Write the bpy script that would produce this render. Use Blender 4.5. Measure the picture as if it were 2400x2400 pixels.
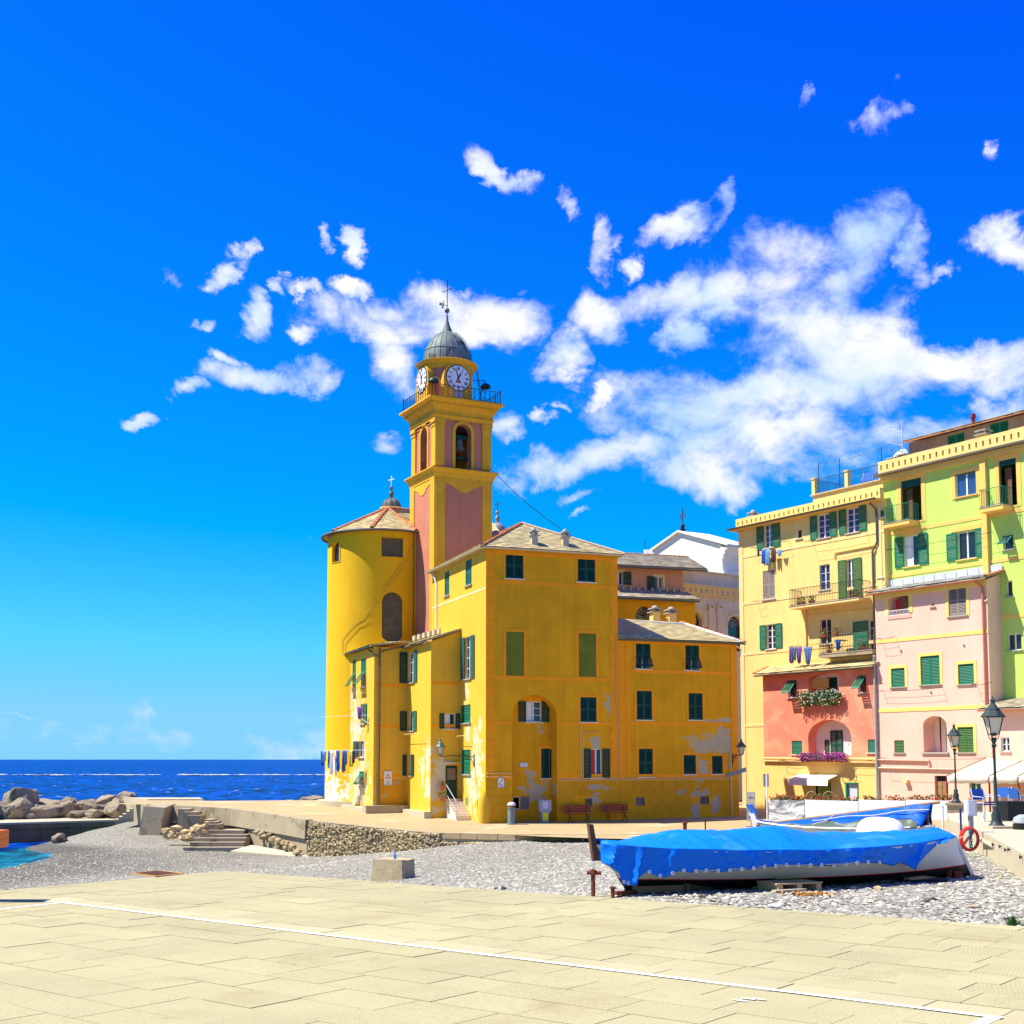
import bpy, bmesh, math, random
import numpy as np
from mathutils import Vector, Matrix, noise
from mathutils.geometry import delaunay_2d_cdt
random.seed(7); np.random.seed(7)
R = math.radians
sc = bpy.context.scene
for o in list(bpy.data.objects): bpy.data.objects.remove(o)
col = sc.collection
# ------------------------------------------------------------------ camera
EZ = 1.65                      # eye height above the plaza (z = 0)
FPX = 3000.0                   # focal length in photo pixels (photo 2400 wide)
TILT = R(5.0); HOR = 1780.0
PV = HOR - FPX*math.tan(TILT)
cam = bpy.data.cameras.new('camera'); camo = bpy.data.objects.new('camera', cam); col.objects.link(camo)
cam.sensor_width = 36; cam.lens = 36*FPX/2400; cam.shift_y = (PV-1200)/2400
cam.clip_start = .1; cam.clip_end = 90000
camo.location = (0, 0, EZ); camo.rotation_euler = (R(90)+TILT, 0, 0)
sc.camera = camo
# ------------------------------------------------------------------ light
sc.view_settings.view_transform = 'Standard'; sc.view_settings.look = 'None'
sc.view_settings.gamma = 1; sc.view_settings.use_curve_mapping = False
sc.view_settings.exposure = 0.88
SUNEL = R(57); SUNDIR = Vector((-1, .0, 0)).normalized()
SUNV = Vector((SUNDIR.x*math.cos(SUNEL), SUNDIR.y*math.cos(SUNEL), math.sin(SUNEL)))
sl = bpy.data.lights.new('sun', 'SUN'); sl.energy = 5.0; sl.angle = R(.5); sl.color = (1, .94, .82)
so = bpy.data.objects.new('sun', sl); col.objects.link(so); so.location = (-40, 0, 60)
so.rotation_euler = (-SUNV).to_track_quat('-Z', 'Y').to_euler()

def ray(px, py):
    zc = (PV-py)/FPX; xc = (px-1200)/FPX
    y = math.cos(TILT)-math.sin(TILT)*zc; z = math.sin(TILT)+math.cos(TILT)*zc
    return Vector((xc/y, 1, z/y))
def at(px, py, D): r = ray(px, py)*D; r.z += EZ; return r
def ath(px, py, h):            # point on the level h metres below the eye
    r = ray(px, py); return at(px, py, h/-r.z)

world = bpy.data.worlds.new('World'); sc.world = world; world.use_nodes = True
def build_world():
    nt = world.node_tree; nt.nodes.clear(); N = nt.nodes; L = nt.links
    out = N.new('ShaderNodeOutputWorld'); bg = N.new('ShaderNodeBackground')
    sky = N.new('ShaderNodeTexSky'); sky.sky_type = 'NISHITA'; sky.sun_disc = False
    sky.sun_elevation = SUNEL; sky.sun_rotation = math.atan2(SUNV.x, SUNV.y)
    sky.air_density = 1.0; sky.dust_density = 0; sky.ozone_density = 3.0
    tc = N.new('ShaderNodeTexCoord'); d = tc.outputs['Generated']
    def m(op, a, b=None, c=None, clamp=False):
        n = N.new('ShaderNodeMath'); n.operation = op; n.use_clamp = clamp
        for i, x in enumerate((a, b, c)):
            if x is None: continue
            if isinstance(x, (int, float)): n.inputs[i].default_value = x
            else: L.new(x, n.inputs[i])
        return n.outputs[0]
    # deepen the blue the way the photograph's processing does
    spc = N.new('ShaderNodeSeparateColor'); L.new(sky.outputs[0], spc.inputs[0]); cmb = N.new('ShaderNodeCombineColor')
    L.new(m('ADD', m('MINIMUM', m('MULTIPLY', m('MAXIMUM', m('SUBTRACT', spc.outputs[0], 2.6), 0.), .34), 1.3), .005), cmb.inputs[0])
    L.new(m('MINIMUM', m('MULTIPLY', m('SUBTRACT', spc.outputs[1], .98), .74), 3.6), cmb.inputs[1])
    L.new(m('MINIMUM', m('MULTIPLY_ADD', spc.outputs[2], .11, 4.9), 5.6), cmb.inputs[2])
    # clouds: (px, py, rx, ry, angle, weight) in photo/1.2422, turned into sky directions
    blobs = [(1330,562,170,42,-3,1),(1470,515,115,75,0,1),(1600,480,70,95,35,1),(1540,610,150,80,0,1),(1660,690,170,62,12,1),
     (1830,690,150,48,0,1),(1600,735,150,45,0,.8),(1330,755,200,62,0,1),(1440,835,270,62,-3,1),(1200,850,115,42,0,1),(1610,815,110,42,0,.9),
     (1320,890,110,40,10,.8),(1035,885,85,36,-8,1),(975,915,45,22,0,.7),(905,600,130,52,0,1.1),(720,615,120,42,8,1),(1050,672,50,34,-25,1),
     (1115,600,48,45,-20,1),(760,715,70,50,30,.9),(945,790,48,28,20,.9),(480,702,90,28,-5,1),(565,695,55,30,10,.9),(352,736,42,13,0,1),
     (425,495,30,30,0,1),(480,575,22,34,0,.9),(283,808,32,14,0,1),(670,545,40,17,0,1),(675,467,18,24,0,.9),(577,615,22,15,20,.8),
     (585,556,25,11,25,.8),(435,665,30,10,10,.8),(390,606,20,9,0,.7),(315,520,16,13,0,.5),(530,540,12,12,0,.5),(622,467,9,12,0,.5),(947,325,62,20,38,.95),(1055,397,14,36,-25,.8),
     (1140,460,24,48,5,1),(1290,432,75,26,-10,.95),(1355,425,22,45,25,.8),(1288,625,40,38,0,1),(1200,487,26,19,0,.9),(1665,208,50,34,-35,.9),
     (1520,187,20,14,-40,.6),(1725,465,30,50,0,.85),(1775,498,22,15,0,.7),(1895,480,60,38,20,1),(1690,600,40,60,0,.6),(1775,795,95,36,0,1),(1900,772,45,32,0,.9),(1100,938,45,10,0,.7),
     (1115,971,18,7,0,.7),(1030,781,18,11,0,.8),(1120,735,30,17,0,.9),(712,825,42,17,20,.8),(1880,312,11,18,20,.6),(1060,757,14,8,0,.5),(985,530,14,10,0,.5),(880,530,14,9,0,.5),
     (100,1385,460,22,0,.30),(520,1392,330,20,0,.26),(30,1345,45,5,0,.45),(585,1352,40,5,0,.45),(460,1425,260,12,0,.26)]
    def fbm(scale, det, rough, dist, vec, out_='Fac'):
        n = N.new('ShaderNodeTexNoise'); n.inputs['Scale'].default_value = scale; n.inputs['Detail'].default_value = det
        n.inputs['Roughness'].default_value = rough; n.inputs['Distortion'].default_value = dist; L.new(vec, n.inputs['Vector']); return n.outputs[out_]
    wv = N.new('ShaderNodeVectorMath'); wv.operation = 'MULTIPLY_ADD'; wv.inputs[1].default_value = (.095, .095, .078); wv.inputs[2].default_value = (-.0475, -.0475, -.039)
    L.new(fbm(13, 8, .62, .25, d, 'Color'), wv.inputs[0])
    wd = N.new('ShaderNodeVectorMath'); wd.operation = 'ADD'; L.new(d, wd.inputs[0]); L.new(wv.outputs[0], wd.inputs[1]); dw = wd.outputs[0]
    f = None
    c0 = Vector((0, 1, 0))
    for (x, y, rx, ry, ang, w) in blobs:
        px, py = x*1.2422, y*1.2422
        c = ray(px, py).normalized(); e = .01
        a = R(ang)
        u = (ray(px+10*math.cos(a), py+10*math.sin(a)).normalized()-c).normalized()
        v = c.cross(u).normalized(); u = v.cross(c).normalized()
        k = 1.2422/FPX*(c.dot(c0))*1.36
        def dot(vec):
            n = N.new('ShaderNodeVectorMath'); n.operation = 'DOT_PRODUCT'; n.inputs[1].default_value = vec; L.new(dw, n.inputs[0]); return n.outputs['Value']
        p_, q_ = dot(u/(rx*k)), dot(v/(ry*k))
        fi = m('MULTIPLY_ADD', m('MULTIPLY_ADD', q_, q_, m('MULTIPLY', p_, p_)), -w, w)
        f = fi if f is None else m('MAXIMUM', f, fi)
    # fair-weather clouds go on in the rest of the sky, cover raised there to brighten shaded walls
    sep = N.new('ShaderNodeSeparateXYZ'); L.new(d, sep.inputs[0])
    gn = N.new('ShaderNodeTexNoise'); gn.inputs['Scale'].default_value = 4.0; gn.inputs['Detail'].default_value = 3
    L.new(d, gn.inputs['Vector'])
    away = m('MULTIPLY_ADD', sep.outputs['Y'], -3.5, 2.9, True)        # 0 inside the pictured part, 1 beyond it
    g = m('MULTIPLY', m('SUBTRACT', gn.outputs['Fac'], .525), 5.0)
    g = m('SUBTRACT', g, m('MULTIPLY', m('SUBTRACT', 1.0, away), 3.0))
    f = m('MAXIMUM', f, g)
    f = m('MAXIMUM', f, -.6)
    mpz = N.new('ShaderNodeMapping'); mpz.inputs['Scale'].default_value = (1, 1, 1.35); L.new(d, mpz.inputs['Vector'])
    n1 = fbm(17, 7, .6, .3, mpz.outputs[0])
    dens = m('ADD', m('MULTIPLY', m('SUBTRACT', n1, .5), 4.3), m('MULTIPLY', f, 1.3))
    mr = N.new('ShaderNodeMapRange'); mr.interpolation_type = 'SMOOTHSTEP'
    mr.inputs['From Min'].default_value = .06; mr.inputs['From Max'].default_value = 1.6
    L.new(dens, mr.inputs['Value'])
    # inner shading of the cloud
    sh = fbm(11, 4, .55, .2, mpz.outputs[0])
    cr = N.new('ShaderNodeValToRGB'); cr.color_ramp.elements[0].position = .34; cr.color_ramp.elements[1].position = .58
    cr.color_ramp.elements[0].color = (3.0, 4.2, 5.5, 1); cr.color_ramp.elements[1].color = (5.7, 5.75, 5.8, 1)
    L.new(sh, cr.inputs[0])
    mix = N.new('ShaderNodeMixRGB'); L.new(mr.outputs[0], mix.inputs[0]); L.new(cmb.outputs[0], mix.inputs[1]); L.new(cr.outputs[0], mix.inputs[2])
    bg.inputs['Strength'].default_value = .1
    L.new(mix.outputs[0], bg.inputs['Color']); L.new(bg.outputs[0], out.inputs['Surface'])
build_world()
world.cycles.sampling_method = 'MANUAL'; world.cycles.sample_map_resolution = 256
# ------------------------------------------------------------------ helpers
class MB:
    def __init__(s): s.v = []; s.f = []; s.mi = []; s.m = 0
    def face(s, pts):
        b = len(s.v); s.v += [tuple(p) for p in pts]; s.f.append(tuple(range(b, b+len(pts)))); s.mi.append(s.m)
    def grid(s, rows, closed=False):
        b = len(s.v); n = len(rows[0])
        for r in rows: s.v += [tuple(p) for p in r]
        for i in range(len(rows)-1):
            for j in range(n if closed else n-1):
                k = (j+1) % n
                s.f.append((b+i*n+j, b+i*n+k, b+(i+1)*n+k, b+(i+1)*n+j)); s.mi.append(s.m)
    def prism(s, base, ext):
        base = [Vector(p) for p in base]; top = [p+Vector(ext) for p in base]; n = len(base); b = len(s.v)
        s.v += [tuple(p) for p in base+top]
        s.f.append(tuple(range(b+n-1, b-1, -1))); s.f.append(tuple(range(b+n, b+2*n)))
        for i in range(n): j = (i+1) % n; s.f.append((b+i, b+j, b+n+j, b+n+i))
        s.mi += [s.m]*(n+2)
    def obox(s, o, a, b, c):      # corner + three edge vectors
        o = Vector(o); a = Vector(a); b = Vector(b); c = Vector(c)
        s.prism([o, o+a, o+a+b, o+b], c)
    def box(s, c, size, rz=0):
        cs, sn = math.cos(rz), math.sin(rz); sx, sy, sz = size
        a = Vector((cs*sx, sn*sx, 0)); b = Vector((-sn*sy, cs*sy, 0)); o = Vector(c)-a/2-b/2-Vector((0, 0, sz/2))
        s.obox(o, a, b, (0, 0, sz))
    def tube(s, pts, r, n=6, cap=True):
        pts = [Vector(p) for p in pts]; rows = []
        rr = r if isinstance(r, (list, tuple)) else [r]*len(pts)
        prev = None
        for i, p in enumerate(pts):
            t = (pts[min(i+1, len(pts)-1)]-pts[max(i-1, 0)]).normalized()
            if prev is None:
                x = t.cross(Vector((0, 0, 1)))
                if x.length < .01: x = t.cross(Vector((0, 1, 0)))
            else: x = prev-t*prev.dot(t)
            x.normalize(); prev = x; y = t.cross(x)
            rows.append([p+(x*math.cos(2*math.pi*k/n)+y*math.sin(2*math.pi*k/n))*rr[i] for k in range(n)])
        s.grid(rows, True)
        if cap: s.face(rows[0][::-1]); s.face(rows[-1])
    def lathe(s, c, prof, n=24, a0=0, a1=2*math.pi, sq=None):
        c = Vector(c); rows = []; full = abs(a1-a0-2*math.pi) < 1e-4
        m_ = n if full else n+1
        for r, z in prof:
            rows.append([c+Vector((r*math.cos(a0+(a1-a0)*k/n), r*math.sin(a0+(a1-a0)*k/n), z)) for k in range(m_)])
        s.grid(rows, full)
    def ico(s, c, r, sub=1, jit=0, scale=(1, 1, 1)):
        bm = bmesh.new(); bmesh.ops.create_icosphere(bm, subdivisions=sub, radius=1)
        b = len(s.v); c = Vector(c)
        for v in bm.verts:
            k = r*(1+random.uniform(-jit, jit)); s.v.append((c.x+v.co.x*k*scale[0], c.y+v.co.y*k*scale[1], c.z+v.co.z*k*scale[2]))
        for f in bm.faces: s.f.append(tuple(b+v.index for v in f.verts)); s.mi.append(s.m)
        bm.free()
    def poly(s, loops, fn):       # flat polygon with holes; fn maps (s, z) to 3-D
        flat = []; ed = []
        for l in loops:
            b0 = len(flat); flat += [Vector((p[0], p[1])) for p in l]; ed += [(b0+i, b0+(i+1) % len(l)) for i in range(len(l))]
        vs, _, fs, *_r = delaunay_2d_cdt(flat, ed, [], 0, 1e-5)
        def inp(c, l):
            r = False
            for i in range(len(l)):
                x0, y0 = l[i][0], l[i][1]; x1, y1 = l[(i+1) % len(l)][0], l[(i+1) % len(l)][1]
                if (y0 > c.y) != (y1 > c.y) and c.x < (x1-x0)*(c.y-y0)/(y1-y0)+x0: r = not r
            return r
        b = len(s.v); s.v += [tuple(fn(p.x, p.y)) for p in vs]
        for t in fs:
            c = sum((vs[i] for i in t), Vector((0, 0)))/len(t)
            if inp(c, loops[0]) and not any(inp(c, l) for l in loops[1:]): s.f.append(tuple(b+i for i in t)); s.mi.append(s.m)
    def mesh(s, name, mats, smooth=False, fix=True, off=None):
        me = bpy.data.meshes.new(name)
        v = s.v if off is None else [(p[0]-off[0], p[1]-off[1], p[2]-off[2]) for p in s.v]
        me.from_pydata(v, [], s.f)
        for m_ in (mats if isinstance(mats, (list, tuple)) else [mats]): me.materials.append(m_)
        if len(me.materials) > 1: me.polygons.foreach_set('material_index', s.mi)
        if fix:
            bm = bmesh.new(); bm.from_mesh(me); bmesh.ops.remove_doubles(bm, verts=bm.verts, dist=1e-5)
            bmesh.ops.recalc_face_normals(bm, faces=bm.faces); bm.to_mesh(me); bm.free()
        if smooth:
            me.polygons.foreach_set('use_smooth', [True]*len(me.polygons))
            try: me.set_sharp_from_angle(angle=R(40))
            except Exception: pass
        me.update(); return me
    def build(s, name, mats, parent=None, smooth=False, fix=True, loc=None):
        me = s.mesh(name, mats, smooth, fix, loc)
        o = bpy.data.objects.new(name, me); col.objects.link(o)
        if loc is not None: o.location = loc
        if parent is not None: link(o, parent)
        return o
WORLD = {}
def link(o, parent):
    o.parent = parent
    p = parent; L = Vector((0, 0, 0))
    while p is not None:
        L += Vector(p.location) if p.parent is None else Vector((0, 0, 0)); p = p.parent
    if parent.parent is None: o.matrix_parent_inverse = Matrix.Translation(-Vector(parent.location))
    else: o.matrix_parent_inverse = Matrix.Translation(-Vector(parent.location))
    return o
def tag(o, label=None, cat=None, group=None, kind=None):
    if label: o['label'] = label
    if cat: o['category'] = cat
    if group: o['group'] = group
    if kind: o['kind'] = kind
    return o
def thing(name, label, cat, loc, group=None):
    o = bpy.data.objects.new(name, None); col.objects.link(o); o.location = loc; o.empty_display_size = .3
    return tag(o, label, cat, group)
def copy_tree(o, dloc=None, parent=None):
    c = o.copy(); col.objects.link(c)
    if parent is not None: c.parent = parent
    for ch in list(o.children): copy_tree(ch, None, c)
    return c
# ------------------------------------------------------------------ materials
def mat(name, c, rough=.7, var=.12, vs=1.5, bump=.0, bs=8., c2=None, c2t=.62, c2s=.8, metal=0., spots=(), spotc=(.42, .39, .35), island=0., objr=0., spec=.3, det=6, streak=0., c2w=.03):
    m = bpy.data.materials.new(name); m.use_nodes = True; nt = m.node_tree; N = nt.nodes; L = nt.links
    b = N['Principled BSDF']; b.inputs['Roughness'].default_value = rough; b.inputs['Metallic'].default_value = metal
    b.inputs['Specular IOR Level'].default_value = spec
    geo = N.new('ShaderNodeNewGeometry'); pos = geo.outputs['Position']
    if objr: tcn = N.new('ShaderNodeTexCoord')
    def noi(s, d=6, w=0):
        n = N.new('ShaderNodeTexNoise'); n.inputs['Scale'].default_value = s; n.inputs['Detail'].default_value = d
        n.inputs['Roughness'].default_value = .62; n.inputs['Distortion'].default_value = w; L.new(pos, n.inputs['Vector']); return n.outputs['Fac']
    def ma(op, a, bb, cl=False):
        n = N.new('ShaderNodeMath'); n.operation = op; n.use_clamp = cl
        for i, x in enumerate((a, bb)):
            if isinstance(x, (int, float)): n.inputs[i].default_value = x
            else: L.new(x, n.inputs[i])
        return n.outputs[0]
    def mix(fac, a, bb, typ='MIX'):
        n = N.new('ShaderNodeMixRGB'); n.blend_type = typ
        for i, x in enumerate((fac, a, bb)):
            if isinstance(x, (int, float)): n.inputs[i].default_value = x
            elif isinstance(x, tuple): n.inputs[i].default_value = (*x, 1)
            else: L.new(x, n.inputs[i])
        return n.outputs[0]
    colr = tuple(c)
    if var:
        f = noi(vs, det); k = ma('MULTIPLY_ADD', f, 1.0); k.node.inputs[1].default_value = var*2.4; k.node.inputs[2].default_value = 1-var*1.2
        colr = mix(1.0, colr, k, 'MULTIPLY')
    if streak:
        mp = N.new('ShaderNodeMapping'); mp.inputs['Scale'].default_value = (2.2, 2.2, .16); L.new(pos, mp.inputs['Vector'])
        n_ = N.new('ShaderNodeTexNoise'); n_.inputs['Scale'].default_value = 1.6; n_.inputs['Detail'].default_value = 6; n_.inputs['Roughness'].default_value = .7; L.new(mp.outputs[0], n_.inputs['Vector'])
        r_ = N.new('ShaderNodeMapRange'); r_.inputs['From Min'].default_value = .42; r_.inputs['From Max'].default_value = .75; r_.inputs['To Min'].default_value = 1.0; r_.inputs['To Max'].default_value = 1-streak*1.6; L.new(n_.outputs['Fac'], r_.inputs['Value'])
        n2_ = noi(.55, 7, .5); r2_ = N.new('ShaderNodeMapRange'); r2_.inputs['From Min'].default_value = .35; r2_.inputs['From Max'].default_value = .68; r2_.inputs['To Min'].default_value = 1-streak; r2_.inputs['To Max'].default_value = 1+streak*.6; L.new(n2_, r2_.inputs['Value'])
        colr = mix(1.0, mix(1.0, colr, r_.outputs[0], 'MULTIPLY'), r2_.outputs[0], 'MULTIPLY')
    if island or objr:
        if island: rnd = geo.outputs['Random Per Island']
        else: oi = N.new('ShaderNodeObjectInfo'); rnd = oi.outputs['Random']
        a = island or objr
        k = ma('MULTIPLY_ADD', rnd, 1.0); k.node.inputs[1].default_value = 2*a; k.node.inputs[2].default_value = 1-a
        colr = mix(1.0, colr, k, 'MULTIPLY')
    if c2 is not None:
        f = noi(c2s, 8, .4); t = N.new('ShaderNodeMapRange'); t.inputs['From Min'].default_value = c2t; t.inputs['From Max'].default_value = c2t+c2w
        L.new(f, t.inputs['Value']); colr = mix(t.outputs[0], colr, tuple(c2))
    if spots:                      # places where the plaster has come off
        f = None
        for (p, sx, sy, sz) in spots:
            mp = N.new('ShaderNodeMapping'); mp.vector_type = 'TEXTURE'; mp.inputs['Location'].default_value = p; mp.inputs['Scale'].default_value = (sx, sy, sz)
            L.new(pos, mp.inputs['Vector']); ln = N.new('ShaderNodeVectorMath'); ln.operation = 'LENGTH'; L.new(mp.outputs[0], ln.inputs[0])
            g = ma('SUBTRACT', 1.0, ln.outputs['Value']); f = g if f is None else ma('MAXIMUM', f, g)
        f = ma('MAXIMUM', f, -1.0)
        nn = noi(1.9, 8, .6); q = ma('ADD', f, ma('MULTIPLY', ma('SUBTRACT', nn, .5), 4.2))
        t = N.new('ShaderNodeMapRange'); t.inputs['From Min'].default_value = .36; t.inputs['From Max'].default_value = .46; L.new(q, t.inputs['Value'])
        sc_ = mix(noi(6, 5), tuple(x*.75 for x in spotc), tuple(min(1, x*1.25) for x in spotc))
        colr = mix(t.outputs[0], colr, sc_)
    if isinstance(colr, tuple): b.inputs['Base Color'].default_value = (*colr, 1)
    else: L.new(colr, b.inputs['Base Color'])
    if bump:
        bn = N.new('ShaderNodeBump'); bn.inputs['Strength'].default_value = min(1, bump); bn.inputs['Distance'].default_value = .03
        L.new(noi(bs, 6), bn.inputs['Height']); L.new(bn.outputs[0], b.inputs['Normal'])
    return m
class M: pass
YEL = (.81, .37, .003); ORA = (.95, .33, .003)
M.orange = mat('orange_trim', ORA, .8, .10, 1.2, .25, 14)
M.blindgreen = mat('faded_green_paint', (.16, .17, .015), .85, .5, 1.6, .2, 10)
M.salmonp = mat('rose_plaster', (.52, .165, .085), .85, .16, 1.0, .25, 10)
M.ctan = mat('cream_stone', (.84, .64, .38), .85, .15, 1.5, .3, 6, streak=.055)
M.cwhite = mat('white_plaster', (.82, .78, .66), .85, .08, .8, .2, 6, streak=.055)
M.yell2 = mat('pale_yellow_plaster', (.82, .60, .20), .85, .10, .9, .25, 10, streak=.055)
M.yell2t = mat('pale_yellow_trim', (.82, .58, .24), .85, .08, .9, .2, 10)
M.lime = mat('lime_plaster', (.50, .68, .13), .85, .07, .8, .2, 10, streak=.055)
M.limet = mat('apricot_trim', (.82, .50, .12), .85, .07, .8, .2, 10)
M.pink = mat('pink_plaster', (.82, .50, .38), .85, .06, .8, .2, 10, streak=.055)
M.pinkt = mat('butter_trim', (.82, .60, .16), .85, .06, .8, .2, 10)
M.rose = mat('salmon_plaster', (.78, .24, .14), .85, .25, .7, .3, 8, c2=(.80, .36, .20), c2t=.50, c2s=.7, c2w=.16, streak=.055)
M.brick = mat('weathered_red_plaster', (.42, .2, .13), .9, .35, 1.5, .4, 8)
M.green = mat('green_paint', (.004, .16, .085), .5, .12, 3, .0)
M.dgreen = mat('dark_green_paint', (.002, .055, .035), .5, .12, 3, .0)
M.ogreen = mat('olive_green_paint', (.05, .14, .03), .6, .25, 4)
M.teal = mat('teal_paint', (.01, .13, .12), .5, .15, 4)
M.grey_sh = mat('bleached_grey_wood', (.26, .22, .19), .8, .3, 5)
M.white = mat('white_paint', (.80, .79, .77), .5, .05, 3)
M.glass = mat('window_glass', (.012, .018, .03), .06, .0, spec=.8)
M.bglass = mat('blue_glass', (.02, .06, .2), .05, .0, spec=.9)
M.dark = mat('dark_interior', (.02, .017, .015), .9, .0)
M.warmin = mat('dim_room', (.25, .18, .12), .9, .2)
M.sill = mat('slate_sill', (.38, .35, .30), .8, .2, 4)
M.pale = mat('pale_sill', (.72, .63, .5), .8, .1, 4)
M.slate = mat('roof_slate', (.36, .31, .21), .85, .25, 1.2, .3, 12, island=.28)
M.slate2 = mat('warm_roof_slate', (.50, .41, .20), .85, .22, 1.2, .3, 12, island=.24)
M.terra = mat('terracotta', (.52, .19, .075), .8, .25, 3, .2, 10, objr=.18)
M.gutter = mat('gutter_pale', (.62, .50, .30), .6, .15, 2)
M.gutterd = mat('gutter_copper', (.12, .10, .075), .6, .2, 2)
M.copper = mat('verdigris_copper', (.16, .20, .16), .6, .35, 1.6, .2, 5, c2=(.09, .075, .06), c2t=.56, c2s=1.4)
M.iron = mat('wrought_iron', (.018, .018, .02), .55, .2, 6)
M.lampgreen = mat('lamp_green_iron', (.06, .10, .08), .5, .2, 6)
M.lampdark = mat('lamp_dark_iron', (.03, .045, .038), .5, .2, 6)
M.rust = mat('rusty_iron', (.22, .055, .02), .85, .35, 9, .3, 30)
M.conc = mat('concrete', (.36, .295, .185), .9, .22, .9, .5, 9, c2=(.24, .19, .11), c2t=.58, c2s=.7)
M.concl = mat('pale_concrete', (.48, .41, .27), .9, .16, .9, .4, 9)
M.rubble = mat('rubble_stone', (.36, .28, .15), .9, .3, 1.5, .5, 9, island=.45)
M.rock = mat('boulder_rock', (.27, .22, .14), .9, .4, .9, .8, 5, c2=(.14, .105, .06), c2t=.55, c2s=1.2)
M.wood = mat('red_brown_wood', (.34, .05, .012), .5, .25, 6)
M.oldwood = mat('old_wood', (.30, .17, .07), .8, .3, 5)
M.plank = mat('raw_plank', (.52, .34, .16), .8, .3, 5)
M.brownwood = mat('brown_stem', (.16, .07, .035), .6, .25, 6)
M.board = mat('weathered_board', (.12, .105, .06), .85, .45, 2.5, .3, 9)
M.clock = mat('clock_white', (.78, .76, .74), .5, .0)
M.black = mat('black_paint', (.012, .012, .012), .6, .0)
M.red = mat('red_paint', (.6, .03, .02), .5, .05)
M.bronze = mat('bell_bronze', (.16, .18, .12), .5, .3, 4, metal=.3)
M.grey = mat('grey_metal', (.32, .34, .36), .5, .15, 4)
M.lgrey = mat('light_grey_metal', (.55, .57, .6), .45, .1, 4)
M.yellow = mat('yellow_sticker', (.85, .75, .02), .5, .0)
M.leaf = mat('leaves', (.055, .13, .02), .6, .3, 9, island=.45)
M.fl_white = mat('white_petals', (.8, .8, .74), .6, .05, island=.1)
M.fl_pink = mat('magenta_petals', (.55, .06, .42), .6, .1, island=.3)
M.fl_red = mat('red_petals', (.75, .06, .03), .6, .1, island=.3)
M.pot = mat('clay_pot', (.45, .14, .05), .8, .2, 6)
M.lamp_glass = mat('lantern_glass', (.62, .55, .42), .15, .05, spec=.6)
M.canvas = mat('white_canvas', (.82, .76, .62), .8, .06, 2, .15, 6)
M.darkred = mat('dark_red_pole', (.20, .012, .015), .5, .1)
M.straw = mat('bamboo_blind', (.55, .30, .08), .8, .3, 25)
exec_mats = []
# ------------------------------------------------------------------ facades and windows
Z = Vector((0, 0, 1))
class Fac:
    def __init__(s, P, u):
        s.P = Vector((P[0], P[1])); s.u = Vector(u).normalized(); s.n = Vector((s.u.y, -s.u.x)); s.holes = []
    def sz(s, px, py):
        r = ray(px, py); d = r.x*s.n.x+r.y*s.n.y; t = s.P.dot(s.n)/d
        q = Vector((r.x*t, r.y*t)); return ((q-s.P).dot(s.u), r.z*t+EZ)
    def s_at(s, px): return s.sz(px, HOR)[0]
    def rc(s, x0, y0, x1, y1):
        xm, ym = (x0+x1)/2, (y0+y1)/2
        return [s.sz(x0, ym)[0], s.sz(x1, ym)[0], s.sz(xm, y1)[1], s.sz(xm, y0)[1]]
    def p(s, a, z, d=0.): q = s.P+s.u*a+s.n*d; return Vector((q.x, q.y, z))
    @property
    def U(s): return Vector((s.u.x, s.u.y, 0))
    @property
    def Nn(s): return Vector((s.n.x, s.n.y, 0))
    def off(s, d): f = Fac(s.P+s.n*d, s.u); return f
    def bx(s, mb, s0, s1, z0, z1, d0, d1):
        mb.obox(s.p(s0, z0, d0), s.U*(s1-s0), s.Nn*(d1-d0), Z*(z1-z0))
    def hole(s, r, arch=0., depth=.14, floor=None):
        s0, s1, z0, z1 = r
        if arch:
            c = (s0+s1)/2; w = (s1-s0)/2; k = 14
            lp = [(s0, z0), (s1, z0)]+[(c+w*math.cos(math.pi*i/k), z1-arch+arch*math.sin(math.pi*i/k)) for i in range(k+1)]
        else: lp = [(s0, z0), (s1, z0), (s1, z1), (s0, z1)]
        s.holes.append((lp, depth)); return lp
    def wall(s, mb, outline):
        mb.poly([outline]+[h for h, d in s.holes], lambda a, z: s.p(a, z))
        for lp, d in s.holes:
            n = len(lp)
            for i in range(n):
                a, b = lp[i], lp[(i+1) % n]
                mb.face([s.p(*a), s.p(*b), s.p(*b, -d), s.p(*a, -d)])
def leaf(name, O, U, W, N, w, h, m, parent, mid=.5, pitch=.075, bare=False, th=.035):
    mb = MB(); st = min(.07, w*.16); U = U.normalized(); W = W.normalized(); N = N.normalized(); O = Vector(O)
    def b(u0, u1, v0, v1, d0=0, d1=th): mb.obox(O+U*u0+W*v0+N*d0, U*(u1-u0), W*(v1-v0), N*(d1-d0))
    b(0, st, 0, h); b(w-st, w, 0, h)
    rails = [(0, .10), (h-.09, h)]
    if mid and h > .6: rails.insert(1, (h*mid-.05, h*mid+.05))
    for a, c in rails: b(st, w-st, a, c, .001, th-.001)
    ed = [0]+[x for r_ in rails for x in r_]+[h]
    for (lo, hi) in [(rails[i][1], rails[i+1][0]) for i in range(len(rails)-1)]:
        n = max(2, int((hi-lo)/pitch)); st_ = (hi-lo)/n
        for k in range(n):
            z0 = lo+k*st_
            p = O+U*st+W*(z0+st_*.08)+N*(th*.88)
            mb.obox(p, U*(w-2*st), W*(st_*.62)-N*(th*.72), (W*.008+N*.008))
    return mb.build(name, m, parent, fix=True)
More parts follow.
